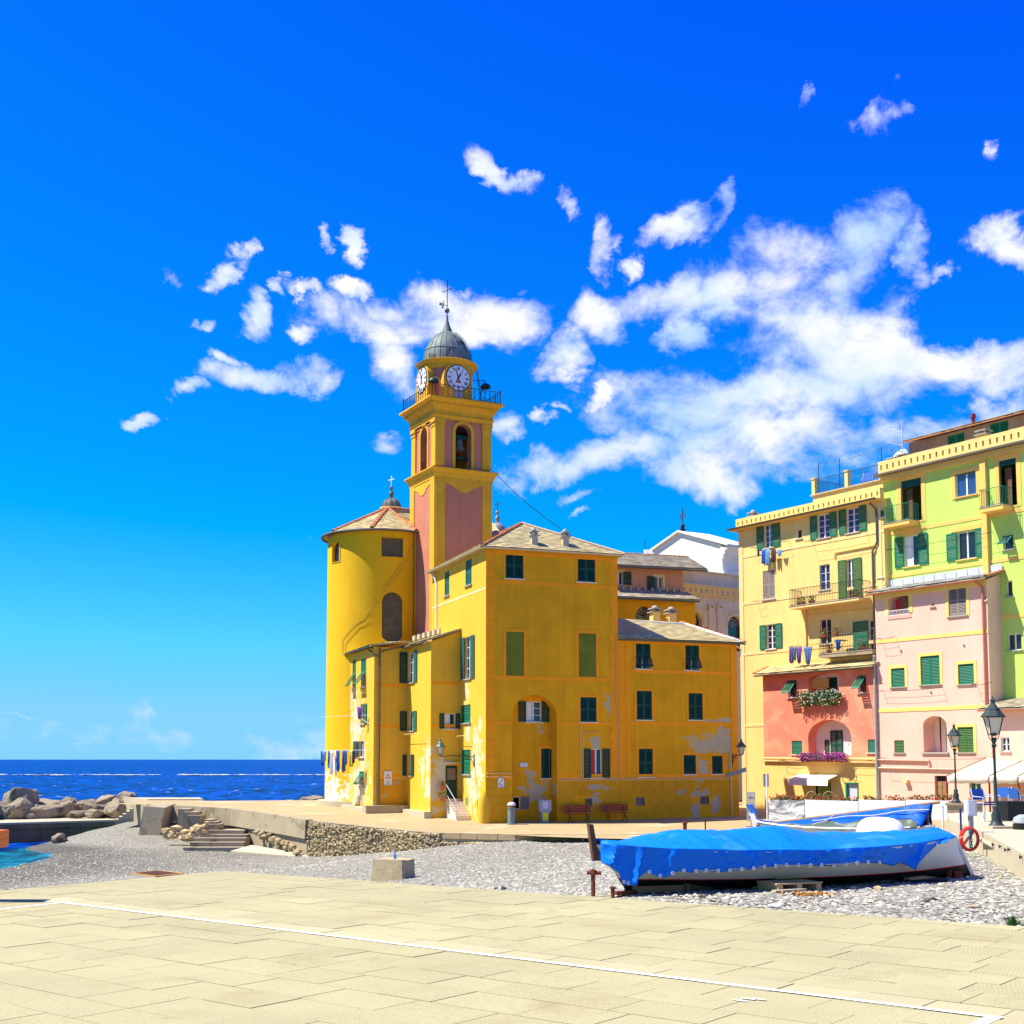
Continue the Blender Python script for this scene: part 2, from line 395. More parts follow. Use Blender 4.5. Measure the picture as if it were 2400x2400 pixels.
def window(B, F, r, shut='--', ms=None, trim=None, tm=.13, sill=M.sill, glass=M.glass, cols=2, rows=3, depth=.14, frame=M.white, bars=False, curtain=None, mid=.5, hole=True, back=True, lw=None, room=None, lpitch=.075, amid=.5, aang=32):
    s0, s1, z0, z1 = r; ms = ms or M.green; w = s1-s0; h = z1-z0; c = (s0+s1)/2
    if hole: F.hole(r, 0, depth)
    mb = MB(); fw = .045
    d0, d1 = -depth-.02, -depth+.035
    closed = shut == 'CC' or shut == 'C'
    if closed: d0, d1 = -depth-.03, -depth+.01
    F.bx(mb, s0, s0+fw, z0, z1, d0, d1); F.bx(mb, s1-fw, s1, z0, z1, d0, d1)
    F.bx(mb, s0+fw, s1-fw, z0, z0+fw, d0, d1-.002); F.bx(mb, s0+fw, s1-fw, z1-fw, z1, d0, d1-.002)
    if not closed and glass:
        for k in range(1, cols): x = s0+w*k/cols; F.bx(mb, x-.04, x+.04, z0+fw, z1-fw, d0, d1+.004)
        for k in range(1, rows):
            z = z0+h*k/rows; F.bx(mb, s0+fw, s1-fw, z-.014, z+.014, d0+.01, d1-.01)
    o = mb.build('window', frame if not closed else ms, B)
    if not closed and glass:
        for k in range(cols):
            mb = MB(); a, b = s0+w*k/cols, s0+w*(k+1)/cols
            F.bx(mb, a+.03, b-.03, z0+.03, z1-.03, d0-.012, d0+.018); mb.build('pane', glass, o)
    if closed or back:
        mb = MB(); F.bx(mb, s0-.02, s1+.02, z0-.02, z1+.02, -depth-.06, -depth-.034)
        if closed or glass: mb.build('backing', M.dark, o)
    if curtain:
        mb = MB(); F.bx(mb, s0+.06, s0+w*.42, z0+.06, z1-.06, d0+.02, d0+.03); mb.build('curtain', curtain, o)
    if trim:
        mb = MB(); t = .022
        F.bx(mb, s0-tm, s0, z0-tm*.4, z1+tm, .001, t); F.bx(mb, s1, s1+tm, z0-tm*.4, z1+tm, .001, t)
        F.bx(mb, s0, s1, z1, z1+tm, .001, t); F.bx(mb, s0, s1, z0-tm*.4, z0-.03, .001, t)
        mb.build('surround', trim, o)
    if sill:
        mb = MB(); F.bx(mb, s0-.09, s1+.09, z0-.055, z0-.001, -depth+.04, .09); mb.build('sill', sill, o)
    lw_ = lw or w/2
    if shut == 'CC':
        leaf('shutter', F.p(s0+.004, z0+.005, -.065), F.U, Z, F.Nn, w/2-.006, h-.01, ms, o, mid, lpitch)
        leaf('shutter', F.p(c+.002, z0+.005, -.065), F.U, Z, F.Nn, w/2-.006, h-.01, ms, o, mid, lpitch)
    elif shut == 'C':
        leaf('shutter', F.p(s0+.004, z0+.005, -.065), F.U, Z, F.Nn, w-.008, h-.01, ms, o, 0, lpitch)
    elif shut == 'AA' or shut == 'A':        # louvres closed above, lower flap pushed out
        zz = z0+h*amid; a = R(aang)
        n_ = 2 if shut == 'AA' else 1
        for k in range(n_):
            a0 = s0+w*k/n_+.004; ww = w/n_-.008
            if z1-zz > .08: leaf('shutter', F.p(a0, zz, -.06), F.U, Z, F.Nn, ww, z1-zz-.005, ms, o, 0, lpitch)
            W = Z*math.cos(a)-F.Nn*math.sin(a); fl = zz-z0
            O = F.p(a0, zz-fl*math.cos(a), -.02+fl*math.sin(a))
            leaf('shutter_flap', O, F.U, W, F.Nn*math.cos(a)+Z*math.sin(a), ww, fl-.01, ms, o, 0, lpitch)
    else:
        tn = .024 if trim else 0
        if shut[0] == 'O': leaf('shutter', F.p(s0-lw_-.01, z0, .03+tn), F.U, Z, F.Nn, lw_, h, ms, o, mid, lpitch)
        if shut[0] == 'C': leaf('shutter', F.p(s0+.004, z0+.005, -.065), F.U, Z, F.Nn, w/2-.006, h-.01, ms, o, mid, lpitch)
        if shut[1] == 'O': leaf('shutter', F.p(s1+.01, z0, .03+tn), F.U, Z, F.Nn, lw_, h, ms, o, mid, lpitch)
        if shut[1] == 'C': leaf('shutter', F.p(c+.002, z0+.005, -.065), F.U, Z, F.Nn, w/2-.006, h-.01, ms, o, mid, lpitch)
        for k, side in enumerate(shut):
            if side == 'H':                  # leaf standing half open
                a = R(62); sg = 1 if k == 0 else -1
                hinge = F.p(s0 if k == 0 else s1, z0, .02)
                U = (F.U*(-sg*math.cos(a))+F.Nn*math.sin(a))
                leaf('shutter', hinge, U, Z, F.Nn*math.cos(a)+F.U*sg*math.sin(a), lw_, h, ms, o, mid, lpitch)
    if bars:
        mb = MB()
        n = max(3, int(w/.13))
        for k in range(1, n): mb.tube([F.p(s0+w*k/n, z0, -.03), F.p(s0+w*k/n, z1, -.03)], .009, 4)
        for k in range(1, 4): mb.tube([F.p(s0, z0+h*k/4, -.03), F.p(s1, z0+h*k/4, -.03)], .009, 4)
        mb.build('window_bars', bars if bars is not True else M.iron, o)
    return o
def slates(mb, eL, eR, rR, rL, course=.30, width=.36, th=.022, jit=.03):
    eL, eR, rR, rL = map(Vector, (eL, eR, rR, rL))
    H = ((rL-eL).length+(rR-eR).length)/2; n = max(2, int(H/course))
    nn = (eR-eL).cross(rL-eL)
    if nn.length < 1e-6: nn = (eR-eL).cross(rR-eR)
    nn.normalize()
    if nn.z < 0: nn = -nn
    for i in range(n):
        t0, t1 = i/n, min(1, (i+1.25)/n)
        a0, b0 = eL.lerp(rL, t0), eR.lerp(rR, t0); a1, b1 = eL.lerp(rL, t1), eR.lerp(rR, t1)
        w = (b0-a0).length; k = max(1, int(w/width)); x = [0]+[min(1, max(0, (j+(.5 if i % 2 else 0)+random.uniform(-.18, .18))/k)) for j in range(1, k)]+[1]
        for j in range(len(x)-1):
            u0, u1 = x[j], x[j+1]
            if u1-u0 < .02/max(w, .1): continue
            g = .006/max(w, .1); lift = nn*(th*1.6+random.uniform(0, .012)); dn = (a0-a1).normalized()*random.uniform(0, jit)
            p = [a0.lerp(b0, u0+g)+lift+dn, a0.lerp(b0, u1-g)+lift+dn, a1.lerp(b1, u1-g)+nn*.006, a1.lerp(b1, u0+g)+nn*.006]
            mb.prism([q for q in p], nn*th)
def ridge_tiles(parent, a, b, r=.11, L=.36, m=None):
    a, b = Vector(a), Vector(b); n = max(1, int((b-a).length/L)); d = (b-a)/n; t = d.normalized()
    x = t.cross(Z).normalized(); up = x.cross(t).normalized()
    mb = MB(); k = 6; rows = []
    for q, rr in ((0, r), (1.12, r*.86)):
        rows.append([d*q+x*rr*math.cos(math.pi*i/k)*1+up*rr*.8*math.sin(math.pi*i/k)+up*(.02*(1-q)) for i in range(k+1)])
    rows2 = [[p-up*.02 for p in rw] for rw in rows]
    mb.grid(rows); mb.grid(rows2); mb.face(rows[0]+rows2[0][::-1])
    me = mb.mesh('ridge_tile', m or M.terra)
    for i in range(n):
        o = bpy.data.objects.new('ridge_tile', me); col.objects.link(o); o.location = a+d*i; link(o, parent)
def rbf(pts):
    P = np.array([(p[0], p[1]) for p in pts]); zv = np.array([p[2] for p in pts]); n = len(P)
    A = np.linalg.norm(P[:, None]-P[None], axis=2); A = np.block([[A, np.c_[P, np.ones(n)]], [np.c_[P, np.ones(n)].T, np.zeros((3, 3))]])
    A[:n, :n] += np.eye(n)*-.3
    w = np.linalg.solve(A, np.r_[zv, 0, 0, 0])
    def f(X, Y):
        X = np.asarray(X, float); Y = np.asarray(Y, float); sh = X.shape; Q = np.c_[X.ravel(), Y.ravel()]
        D = np.linalg.norm(Q[:, None]-P[None], axis=2)
        return (D@w[:n]+np.c_[Q, np.ones(len(Q))]@w[n:]).reshape(sh)
    return f
# ------------------------------------------------------------------ plan of the place
SEA = EZ-5.4
UB = Vector((.936, .351)).normalized()          # along the bench front of the corner house
UL = Vector((.351, -.936)).normalized()         # along the lit left walls, towards the viewer
UR = Vector((.551, -.8345)).normalized()        # along the row of tall houses, towards the viewer
A2 = at(1138, HOR, 66.4).xy
def pz(X, Y): return EZ-3.28+.036*(max(Y, 62)-66.4)-.0
Fb = Fac(A2, UB)                                  # bench front
sB = Fb.s_at(1450); sC = Fb.s_at(1731)
tmp = Fac(A2, -UL); 
def lw_pt(P, px):                                 # walk back along a left wall to a picture column
    f = Fac(P, UL); return (f.P+f.u*f.s_at(px))
def fr_pt(P, px): f = Fac(P, UB); return (f.P+f.u*f.s_at(px))
S2 = lw_pt(A2, 1078); C2 = fr_pt(S2, 1009); S1 = lw_pt(C2, 953); C1 = fr_pt(S1, 875)
E1 = lw_pt(C1, 819); E2 = lw_pt(A2, 1011)
APC = at(889, HOR, 82).xy; APR = 3.42
YP = at(1739, HOR, 82).xy                          # left end of the yellow apartment house
# ------------------------------------------------------------------ sea, beach, promenade, plaza
def water_mat(name, deep, sc_=(1., 1.), rough=.12, bump=1., spec=.25):
    m = bpy.data.materials.new(name); m.use_nodes = True; nt = m.node_tree; N = nt.nodes; L = nt.links; b = N['Principled BSDF']
    b.inputs['Roughness'].default_value = rough; b.inputs['Specular IOR Level'].default_value = spec
    geo = N.new('ShaderNodeNewGeometry'); mp = N.new('ShaderNodeMapping'); mp.inputs['Scale'].default_value = (sc_[0], sc_[1], 1)
    L.new(geo.outputs['Position'], mp.inputs['Vector'])
    n = N.new('ShaderNodeTexNoise'); n.inputs['Scale'].default_value = 1; n.inputs['Detail'].default_value = 7; n.inputs['Roughness'].default_value = .65; n.inputs['Distortion'].default_value = .6
    L.new(mp.outputs[0], n.inputs['Vector'])
    cr = N.new('ShaderNodeValToRGB'); cr.color_ramp.elements[0].position = .42; cr.color_ramp.elements[1].position = .60
    cr.color_ramp.elements[0].color = (*[x*.25 for x in deep], 1); cr.color_ramp.elements[1].color = (*[min(1, x*2.2) for x in deep], 1)
    L.new(n.outputs['Fac'], cr.inputs[0]); L.new(cr.outputs[0], b.inputs['Base Color'])
    bn = N.new('ShaderNodeBump'); bn.inputs['Strength'].default_value = 1; bn.inputs['Distance'].default_value = bump
    L.new(n.outputs['Fac'], bn.inputs['Height']); L.new(bn.outputs[0], b.inputs['Normal'])
    return m
M.sea = water_mat('sea_water', (.0, .030, .20), (.5, .13), .35, .9, .04)
M.pool = water_mat('cove_water', (.0, .11, .15), (.9, .5), .15, .12, .15)
mb = MB()
mb.face([(-60000, 88, SEA), (60000, 88, SEA), (60000, 80000, SEA), (-60000, 80000, SEA)])
mb.face([(-3000, 40, SEA), (-30, 40, SEA), (-30, 88, SEA), (-3000, 88, SEA)])
tag(mb.build('sea', M.sea), kind='structure')
mb = MB(); mb.face([(-30, 40, SEA), (-8, 40, SEA), (-8, 88, SEA), (-30, 88, SEA)])
tag(mb.build('cove_water', M.pool), kind='structure')
# white wake far out
mb = MB()
for k in range(260):
    px = random.uniform(-60, 2500); p = ath(px, 1817+random.gauss(0, .5), 5.4); L_ = random.uniform(.4, 3.2)*(1 if random.random() < .7 else 2); w_ = random.uniform(.5, 1.9)
    n = 7; mb.face([(p.x+L_*math.cos(2*math.pi*i/n)*random.uniform(.7, 1.2), p.y+w_*math.sin(2*math.pi*i/n)*3*random.uniform(.6, 1.2), SEA+.25) for i in range(n)])
for k in range(130):
    px = random.uniform(-60, 1200); p = ath(px, random.uniform(1790, 1880), 5.4); n = 6; L_ = random.uniform(.1, .5)
    mb.face([(p.x+L_*math.cos(2*math.pi*i/n), p.y+L_*1.2*math.sin(2*math.pi*i/n), SEA+.12) for i in range(n)])
tag(mb.build('sea_foam', mat('foam', (.75, .8, .82), .9, 0), fix=False), 'white streak of wake foam across the open sea', 'foam', kind='stuff')

bp = [ath(*q) for q in [(-250,2090,5.3),(0,2085,5.05),(250,2060,5.0),(527,2045,4.9),(800,2070,4.1),(1000,2085,3.35),(1200,2102,2.65),(1400,2118,2.15),(1800,2145,2.05),(2400,2180,1.95),
  (0,2042,5.36),(80,2022,5.38),(136,1999,5.38),(118,1972,5.3),(-60,2030,5.8),(60,1995,5.9),(310,1922,3.95),(200,1955,4.65),(330,1952,4.5),(430,1985,4.95),(560,2000,5.1),(717,2006,5.1),(900,1996,4.5),
  (1100,1978,3.9),(1270,1966,3.6),(1450,1964,3.55),(1700,1968,3.4),(1450,2090,2.08),(1900,2087,2.08),(2255,2052,2.07),(2330,2062,2.05),(2285,1995,2.1),(1800,1990,2.3),(2100,1985,2.2),(700,2035,5.0),(300,2020,5.1),(920,2060,3.7)]]
bp += [Vector((-8, 10, EZ-5)), Vector((3, 8, EZ-2.2)), Vector((12, 10, EZ-1.9)), Vector((-25, 30, EZ-6)), Vector((12, 34, EZ-2.2)), Vector((10, 48, EZ-3.4)), Vector((0, 75, EZ-6)), Vector((15, 70, EZ-5.5)), Vector((9, 58, EZ-4.6)), Vector((15, 52, EZ-4)), Vector((-6, 76, EZ-6)), Vector((4, 66, EZ-5.5)), Vector((15, 84, EZ-6)), Vector((3, 59, EZ-4.6))]
bz = rbf(bp)
xs = np.linspace(-34, 16, 150); ys = np.linspace(9, 84, 210); XX, YY = np.meshgrid(xs, ys); ZZ = bz(XX, YY)
ZZ += np.array([[noise.noise(Vector((x*.9, y*.9, 3)))*.05 for x in xs] for y in ys])
mb = MB(); mb.grid([[(XX[j, i], YY[j, i], ZZ[j, i]) for i in range(len(xs))] for j in range(len(ys))])
def pebble_mat():
    m = bpy.data.materials.new('shingle'); m.use_nodes = True; nt = m.node_tree; N = nt.nodes; L = nt.links; b = N['Principled BSDF']; b.inputs['Roughness'].default_value = .85
    b.inputs['Specular IOR Level'].default_value = .2
    geo = N.new('ShaderNodeNewGeometry'); v = N.new('ShaderNodeTexVoronoi'); v.inputs['Scale'].default_value = 15; L.new(geo.outputs['Position'], v.inputs['Vector'])
    cr = N.new('ShaderNodeValToRGB'); e = cr.color_ramp.elements; e[0].color = (.13, .125, .095, 1); e[1].color = (.40, .38, .30, 1)
    sp = N.new('ShaderNodeSeparateColor'); L.new(v.outputs['Color'], sp.inputs[0]); L.new(sp.outputs[0], cr.inputs[0])
    n = N.new('ShaderNodeTexNoise'); n.inputs['Scale'].default_value = .25; n.inputs['Detail'].default_value = 4; L.new(geo.outputs['Position'], n.inputs['Vector'])
    mx = N.new('ShaderNodeMixRGB'); mx.blend_type = 'MULTIPLY'; mx.inputs[0].default_value = .6; L.new(cr.outputs[0], mx.inputs[1])
    c2 = N.new('ShaderNodeValToRGB'); c2.color_ramp.elements[0].color = (.6, .6, .62, 1); c2.color_ramp.elements[1].color = (1.25, 1.2, 1.12, 1); L.new(n.outputs['Fac'], c2.inputs[0]); L.new(c2.outputs[0], mx.inputs[2])
    # wet stones by the waterline
    sx = N.new('ShaderNodeSeparateXYZ'); L.new(geo.outputs['Position'], sx.inputs[0])
    wr = N.new('ShaderNodeMapRange'); wr.inputs['From Min'].default_value = SEA+.22; wr.inputs['From Max'].default_value = SEA+.42; wr.inputs['To Min'].default_value = .45; L.new(sx.outputs['Z'], wr.inputs['Value'])
    m2 = N.new('ShaderNodeMixRGB'); m2.blend_type = 'MULTIPLY'; m2.inputs[0].default_value = 1; L.new(mx.outputs[0], m2.inputs[1]); L.new(wr.outputs[0], m2.inputs[2])
    L.new(m2.outputs[0], b.inputs['Base Color'])
    bn = N.new('ShaderNodeBump'); bn.inputs['Strength'].default_value = 1; bn.inputs['Distance'].default_value = .05; bn.invert = True
    L.new(v.outputs['Distance'], bn.inputs['Height']); L.new(bn.outputs[0], b.inputs['Normal'])
    return m
tag(mb.build('beach', pebble_mat(), smooth=True, fix=False), kind='structure')
# loose pebbles
def scatter(name, n, region, smin, smax, m, lab):
    T = np.array([(1, 0, 0), (.3, .95, .1), (-.8, .6, 0), (-.8, -.6, -.05), (.3, -.95, .05), (0, 0, .62), (.1, 0, -.5)]); F = [(0, 1, 5), (1, 2, 5), (2, 3, 5), (3, 4, 5), (4, 0, 5)]
    P = []
    while len(P) < n:
        q = region(n)
        P += q
    P = np.array(P[:n]); z = bz(P[:, 0], P[:, 1]) if n < 9000 else np.concatenate([bz(P[i:i+4000, 0], P[i:i+4000, 1]) for i in range(0, n, 4000)])
    s = np.random.uniform(0, 1, n)**2.6*(smax-smin)+smin; a = np.random.uniform(0, 6.28, n); asp = np.random.uniform(.55, 1, n); hh = np.random.uniform(.35, .9, n)
    V = np.empty((n, 7, 3)); ca, sa = np.cos(a), np.sin(a)
    jit = np.random.uniform(.8, 1.2, (n, 7))
    x = T[None, :, 0]*s[:, None]*jit; y = T[None, :, 1]*(s*asp)[:, None]*jit
    V[:, :, 0] = P[:, 0:1]+x*ca[:, None]-y*sa[:, None]; V[:, :, 1] = P[:, 1:2]+x*sa[:, None]+y*ca[:, None]
    V[:, :, 2] = z[:, None]+T[None, :, 2]*(s*hh)[:, None]+(s*.18)[:, None]
    me = bpy.data.meshes.new(name); nf = len(F)
    me.vertices.add(n*7); me.vertices.foreach_set('co', V.ravel())
    fi = (np.array(F)[None]+(np.arange(n)*7)[:, None, None]).reshape(-1)
    me.loops.add(n*nf*3); me.loops.foreach_set('vertex_index', fi); me.polygons.add(n*nf)
    me.polygons.foreach_set('loop_start', np.arange(0, n*nf*3, 3)); me.update(calc_edges=True); me.materials.append(m); me.validate()
    o = bpy.data.objects.new(name, me); col.objects.link(o); tag(o, lab, 'pebbles', kind='stuff'); return o
M.peb = mat('pebble', (.33, .315, .245), .8, .12, 3, island=.55, spec=.2)
def reg_near(n):
    out = []
    for _ in range(n):
        D = 15+20*random.random()**1.3; px = random.uniform(560, 2430); q = ray(px, HOR); out.append((q.x*D, D))
    return out
def reg_far(n):
    out = []
    for _ in range(n):
        D = 32+42*random.random(); px = random.uniform(-20, 1700); q = ray(px, HOR)
        out.append((q.x*D, D))
    return out
scatter('pebbles', 60000, reg_near, .014, .06, M.peb, 'grey and white pebbles of the beach around the boats')
scatter('pebbles', 36000, reg_far, .025, .07, M.peb, 'grey shingle sloping down to the cove below the wall')

# promenade: slightly sloping sheet with its sea wall
M.prom = mat('promenade_paving', (.375, .29, .14), .9, .16, .35, .35, 7, c2=(.47, .39, .23), c2t=.60, c2s=.35)
edge_px = [(262,1884,2.8),(345,1886,2.87),(400,1889,2.9),(545,1897,2.95),(717,1923,3.2),(800,1932,3.27),(900,1942,3.35),(1000,1952,3.4),(1200,1957,3.42),(1400,1958,3.42),(1600,1957,3.4),(1780,1956,3.3),(2000,1956,3.0),(2200,1958,2.55),(2296,1952,2.0)]
EDGE = [ath(*q) for q in edge_px]
pp = EDGE+[Vector((p.x, p.y, pz(p.x, p.y))) for p in [Vector((*q, 0)) for q in (A2, C2, C1, S1)]]
q = Fb.p(sC, 0); pp += [Vector((q.x, q.y, EZ-3.13)), Vector((q.x+4, q.y+1, EZ-3.1)), Vector((17, 55, EZ-2.5)), Vector((16, 40, EZ-1.9)), Vector((30, 50, EZ-2.4)), Vector((28, 75, EZ-3)), Vector((-10, 90, EZ-2.65)), Vector((-24, 86, EZ-2.7)), Vector((20, 95, EZ-3)), Vector((0, 90, EZ-2.8))]
zprom = rbf(pp)
def PZ(x, y): return float(zprom(x, y))
far = [Vector((40, 45, 0)), Vector((40, 120, 0)), Vector((-8, 120, 0)), Vector((*at(755, HOR, 87).xy, 0)), Vector((*at(480, HOR, 86).xy, 0)), Vector((*at(470, HOR, 88).xy, 0)), Vector((*at(345, HOR, 90).xy, 0)), Vector((*at(330, HOR, 84).xy, 0))]
outl = [(p.x, p.y) for p in EDGE]+[(p.x, p.y) for p in far]
bm = bmesh.new(); vs = [bm.verts.new((x, y, 0)) for x, y in outl]; f = bm.faces.new(vs)
bmesh.ops.triangulate(bm, faces=bm.faces)
for _ in range(4):
    lg = [e for e in bm.edges if e.calc_length() > 4]
    if lg: bmesh.ops.subdivide_edges(bm, edges=lg, cuts=1)
    bmesh.ops.triangulate(bm, faces=bm.faces)
zz = zprom([v.co.x for v in bm.verts], [v.co.y for v in bm.verts])
for v, z in zip(bm.verts, zz): v.co.z = z
bmesh.ops.recalc_face_normals(bm, faces=bm.faces)
if sum(f.normal.z for f in bm.faces) < 0: bmesh.ops.reverse_faces(bm, faces=bm.faces)
me = bpy.data.meshes.new('promenade'); bm.to_mesh(me); bm.free(); me.materials.append(M.prom)
o = bpy.data.objects.new('promenade', me); col.objects.link(o); tag(o, kind='structure')
# ------------------------------------------------------------------ sea wall, quay, steps, boulders
def edge_at(px):
    for i in range(len(edge_px)-1):
        if edge_px[i][0] <= px <= edge_px[i+1][0]:
            t = (px-edge_px[i][0])/(edge_px[i+1][0]-edge_px[i][0]); p = EDGE[i].lerp(EDGE[i+1], t); p.z = PZ(p.x, p.y); return p
    return EDGE[-1].copy()
def outw(px):
    a, b = edge_at(px-4), edge_at(px+4); d = (b-a); d.z = 0; d.normalize(); return Vector((d.y, -d.x, 0))
cw = thing('sea_wall', 'smooth board-marked concrete retaining wall below the promenade beside rubble wall', 'wall', edge_at(560)-Z*2)
def ribbon(mb, pxs, zt, zb, o0, o1, topw=.35):
    A = [edge_at(p)+outw(p)*o0+Z*zt for p in pxs]; Bt = [edge_at(p)+outw(p)*o1+Z*(zb if not callable(zb) else 0) for p in pxs]
    if callable(zb): Bt = [Vector((b.x, b.y, zb(p))) for b, p in zip(Bt, pxs)]
    C = [edge_at(p)-outw(p)*topw+Z*zt for p in pxs]
    mb.grid([C, A, Bt])
mb = MB(); ribbon(mb, list(range(400, 721, 16)), .05, -.95, .10, .14); mb.face([edge_at(720)+outw(720)*.1+Z*.05, edge_at(720)-outw(720)*.35+Z*.05, edge_at(720)-outw(720)*.35-Z*.95, edge_at(720)+outw(720)*.14-Z*.95]); mb.build('upper_course', M.conc, cw)
mb = MB(); ribbon(mb, list(range(400, 725, 16)), -1.0, -3.2, -.02, .06); mb.build('lower_course', M.conc, cw)
rw = thing('rubble_wall', 'rough rubble stone retaining wall below the promenade and the yellow houses', 'wall', edge_at(900)-Z*2)
pxs = list(range(724, 1300, 12))
mb = MB(); ribbon(mb, pxs, .012, -2.4, -.02, .10); mb.build('mortar', M.conc, rw)
mb = MB()
for k in range(2600):
    px = random.uniform(726, 1180 if random.random() < .8 else 1270); o_ = outw(px); p = edge_at(px); zlow = -2.1 if px < 900 else (-1.3 if px < 1100 else -.5)
    zt_ = -.05 if px < 1030 else -.42
    if zlow > zt_-.1: zlow = zt_-.1
    z = random.uniform(zlow, zt_); r_ = random.uniform(.05, .13)
    mb.ico(p+o_*(.03+.02*(-z))+Z*z, r_, 1, .2, (random.uniform(.8, 1.4), random.uniform(.7, 1.2), random.uniform(.5, .8)))
tag(mb.build('rubble', M.rubble, rw, fix=False), kind='stuff')
cp = thing('coping', 'row of warm cut stone coping blocks along the promenade edge', 'coping', edge_at(1300)-Z*.4)
px = 1040; M.cope = mat('coping_stone', (.52, .37, .19), .9, .25, 2, .4, 9, objr=.18)
while px < 2060:
    w = random.choice([34, 42, 48, 38]); a, b = edge_at(px), edge_at(px+w); d = (b-a).normalized()
    mb = MB(); o_ = outw(px+w/2); c0 = a+d*.012
    mb.obox(c0+o_*.06-Z*.24, d*((b-a).length-.024), -o_*.36, Z*(.262+random.uniform(0, .02))); mb.build('coping_block', M.cope, cp); px += w
mb = MB(); ribbon(mb, list(range(1180, 2240, 20)), -.25, -1.6, .02, .10, .2); mb.build('footing', M.concl, cp)

# low quay on the cove with the boulders behind
QZ = EZ-4.1
qa, qb = ath(-80, 1931, 4.1), ath(275, 1921, 4.1)
mb = MB(); n = 18
front = [qa.lerp(qb, i/n) for i in range(n+1)]
back = [p+Vector((.4, 7.5, 0)) for p in front]
mb.grid([[p+Vector((0, 0, 0)) for p in back], [p for p in front]])
mb.grid([[p+Vector((0, -.0, 0)) for p in front], [p+Vector((0, -.05, -.42)) for p in front]])
mb.grid([[p+Vector((0, .12, -.42)) for p in front], [p+Vector((0, .05, -2.2)) for p in front]])
mb.grid([[p+Vector((0, -.05, -.42)) for p in front], [p+Vector((0, .12, -.42)) for p in front]])
qd = mb.build('face', mat('stained_concrete', (.20, .15, .085), .9, .4, .7, .5, 8, streak=.2)); qt = thing('quay', 'low concrete quay along the cove in front of the boulders', 'quay', front[9]-Z*2); link(qd, qt)
mb = MB(); mb.grid([[p+Z*.004 for p in back], [p+Z*.004+Vector((0, -.06, 0)) for p in front], [p-Z*.12+Vector((0, -.06, 0)) for p in front]]); mb.build('deck', M.concl, qt)
# pier block and its steps
pr = thing('pier', 'concrete pier end with steps down to the low quay', 'pier', ath(320, 1920, 4.1))
p0 = at(262, HOR, 86).xy; p1 = at(352, HOR, 80.5).xy
zt_ = EZ-2.87
mb = MB()
ps = [at(345, HOR, 80.3), at(352, HOR, 90.5), at(305, HOR, 90.5), at(318, HOR, 84)]
mb.prism([Vector((p.x, p.y, zt_-2.2)) for p in ps], (0, 0, 2.2)); mb.build('pier_block', M.conc, pr)
mb = MB()
ps = [at(348, HOR, 86.5), at(480, HOR, 86.5), at(468, HOR, 90.2), at(290, HOR, 90.2)]
mb.prism([Vector((p.x, p.y, zt_-1.2)) for p in ps], (0, 0, 1.42)); mb.build('raised_slab', M.concl, pr)
for k in range(7):
    t = k/6; x = 343-t*50; D = 85.0; w = .42
    a = at(x, HOR, D); h0 = EZ-4.1; top = zt_-(k+0)*(zt_-QZ)/7
    mb = MB(); mb.box((a.x-.35, a.y+.5, (top+QZ-.3)/2), (.62, 1.5, top-QZ+.3), .25); mb.build('step', M.concl, pr)
# slanting buttress
mb = MB(); a = at(372, HOR, 79.5); zb = EZ-4.35
mb.prism([(a.x-.95, a.y-.8, zb-.5), (a.x+.35, a.y-.8, zb-.6), (a.x+.55, a.y+.9, zb-.4), (a.x-.5, a.y+.9, zb-.4)], (.22, .35, 2.0))
tag(mb.build('buttress', M.conc), 'slanted dark concrete buttress at the end of the pier', 'buttress')
# flight of worn steps down to the shingle
st = thing('beach_steps', 'worn concrete steps going down from the promenade to the shingle', 'steps', ath(520, 1990, 5.0))
for k, (x0, x1, y, D) in enumerate([(418,442,1896,76.5),(430,462,1903,76),(440,470,1911,75.6),(478,497,1921,75.2),(480,506,1926,74.8),(487,512,1932,74.4),(470,572,1946,74),(460,578,1956,73.4),(452,576,1964,72.8),(446,572,1974,72.2),(430,575,1986,71.5)]):
    a, b = at(x0, y, D), at(x1, y, D); d = b-a
    mb = MB(); mb.obox(Vector((a.x, a.y-.1, a.z-1.0)), (d.x, d.y, 0), (0, 1.3+.06*k, 0), (0, 0, 1.0)); mb.build('step', M.conc, st)
mb = MB()
A_, B_, C_ = at(545, 1976, 72.5), at(720, 2004, 67.6), at(560, 1993, 70)
mb.prism([at(540, 1993, 70.4)-Z*.6, at(735, 2009, 67)-Z*.6, at(712, 2000, 68.2)-Z*.6, at(590, 1979, 71.4)-Z*.6], (0, 0, .57)); mb.build('ramp', M.concl, st)
for k in range(60):
    t = random.random(); x = 600+105*t+random.uniform(-8, 8); y = 1946+48*t+random.uniform(-6, 6); p = at(x, y, 73-5.2*t-.3)
    if k < 26:
        mb = MB(); mb.ico(p-Z*.05, random.uniform(.10, .22), 1, .25, (1.3, 1, .7)); o = mb.build('broken_stone', M.rubble, st, fix=False)
# rubble stones heaped beside the steps
rk = 0
for k in range(44):
    x = random.uniform(392, 492); t = (x-392)/100; y = random.uniform(1947-22*t, 1962+4*t); p = at(x, y, 74.5-1.2*t)
    mb = MB(); mb.ico((0, 0, 0), random.uniform(.14, .34), 1, .28, (1.2, 1, .75)); o = mb.build('rubble_stone', M.cope, loc=None, fix=False); o.location = p
    tag(o, 'ochre broken stone in the heap beside the beach steps', 'stone', 'ochre stones heaped by the steps')
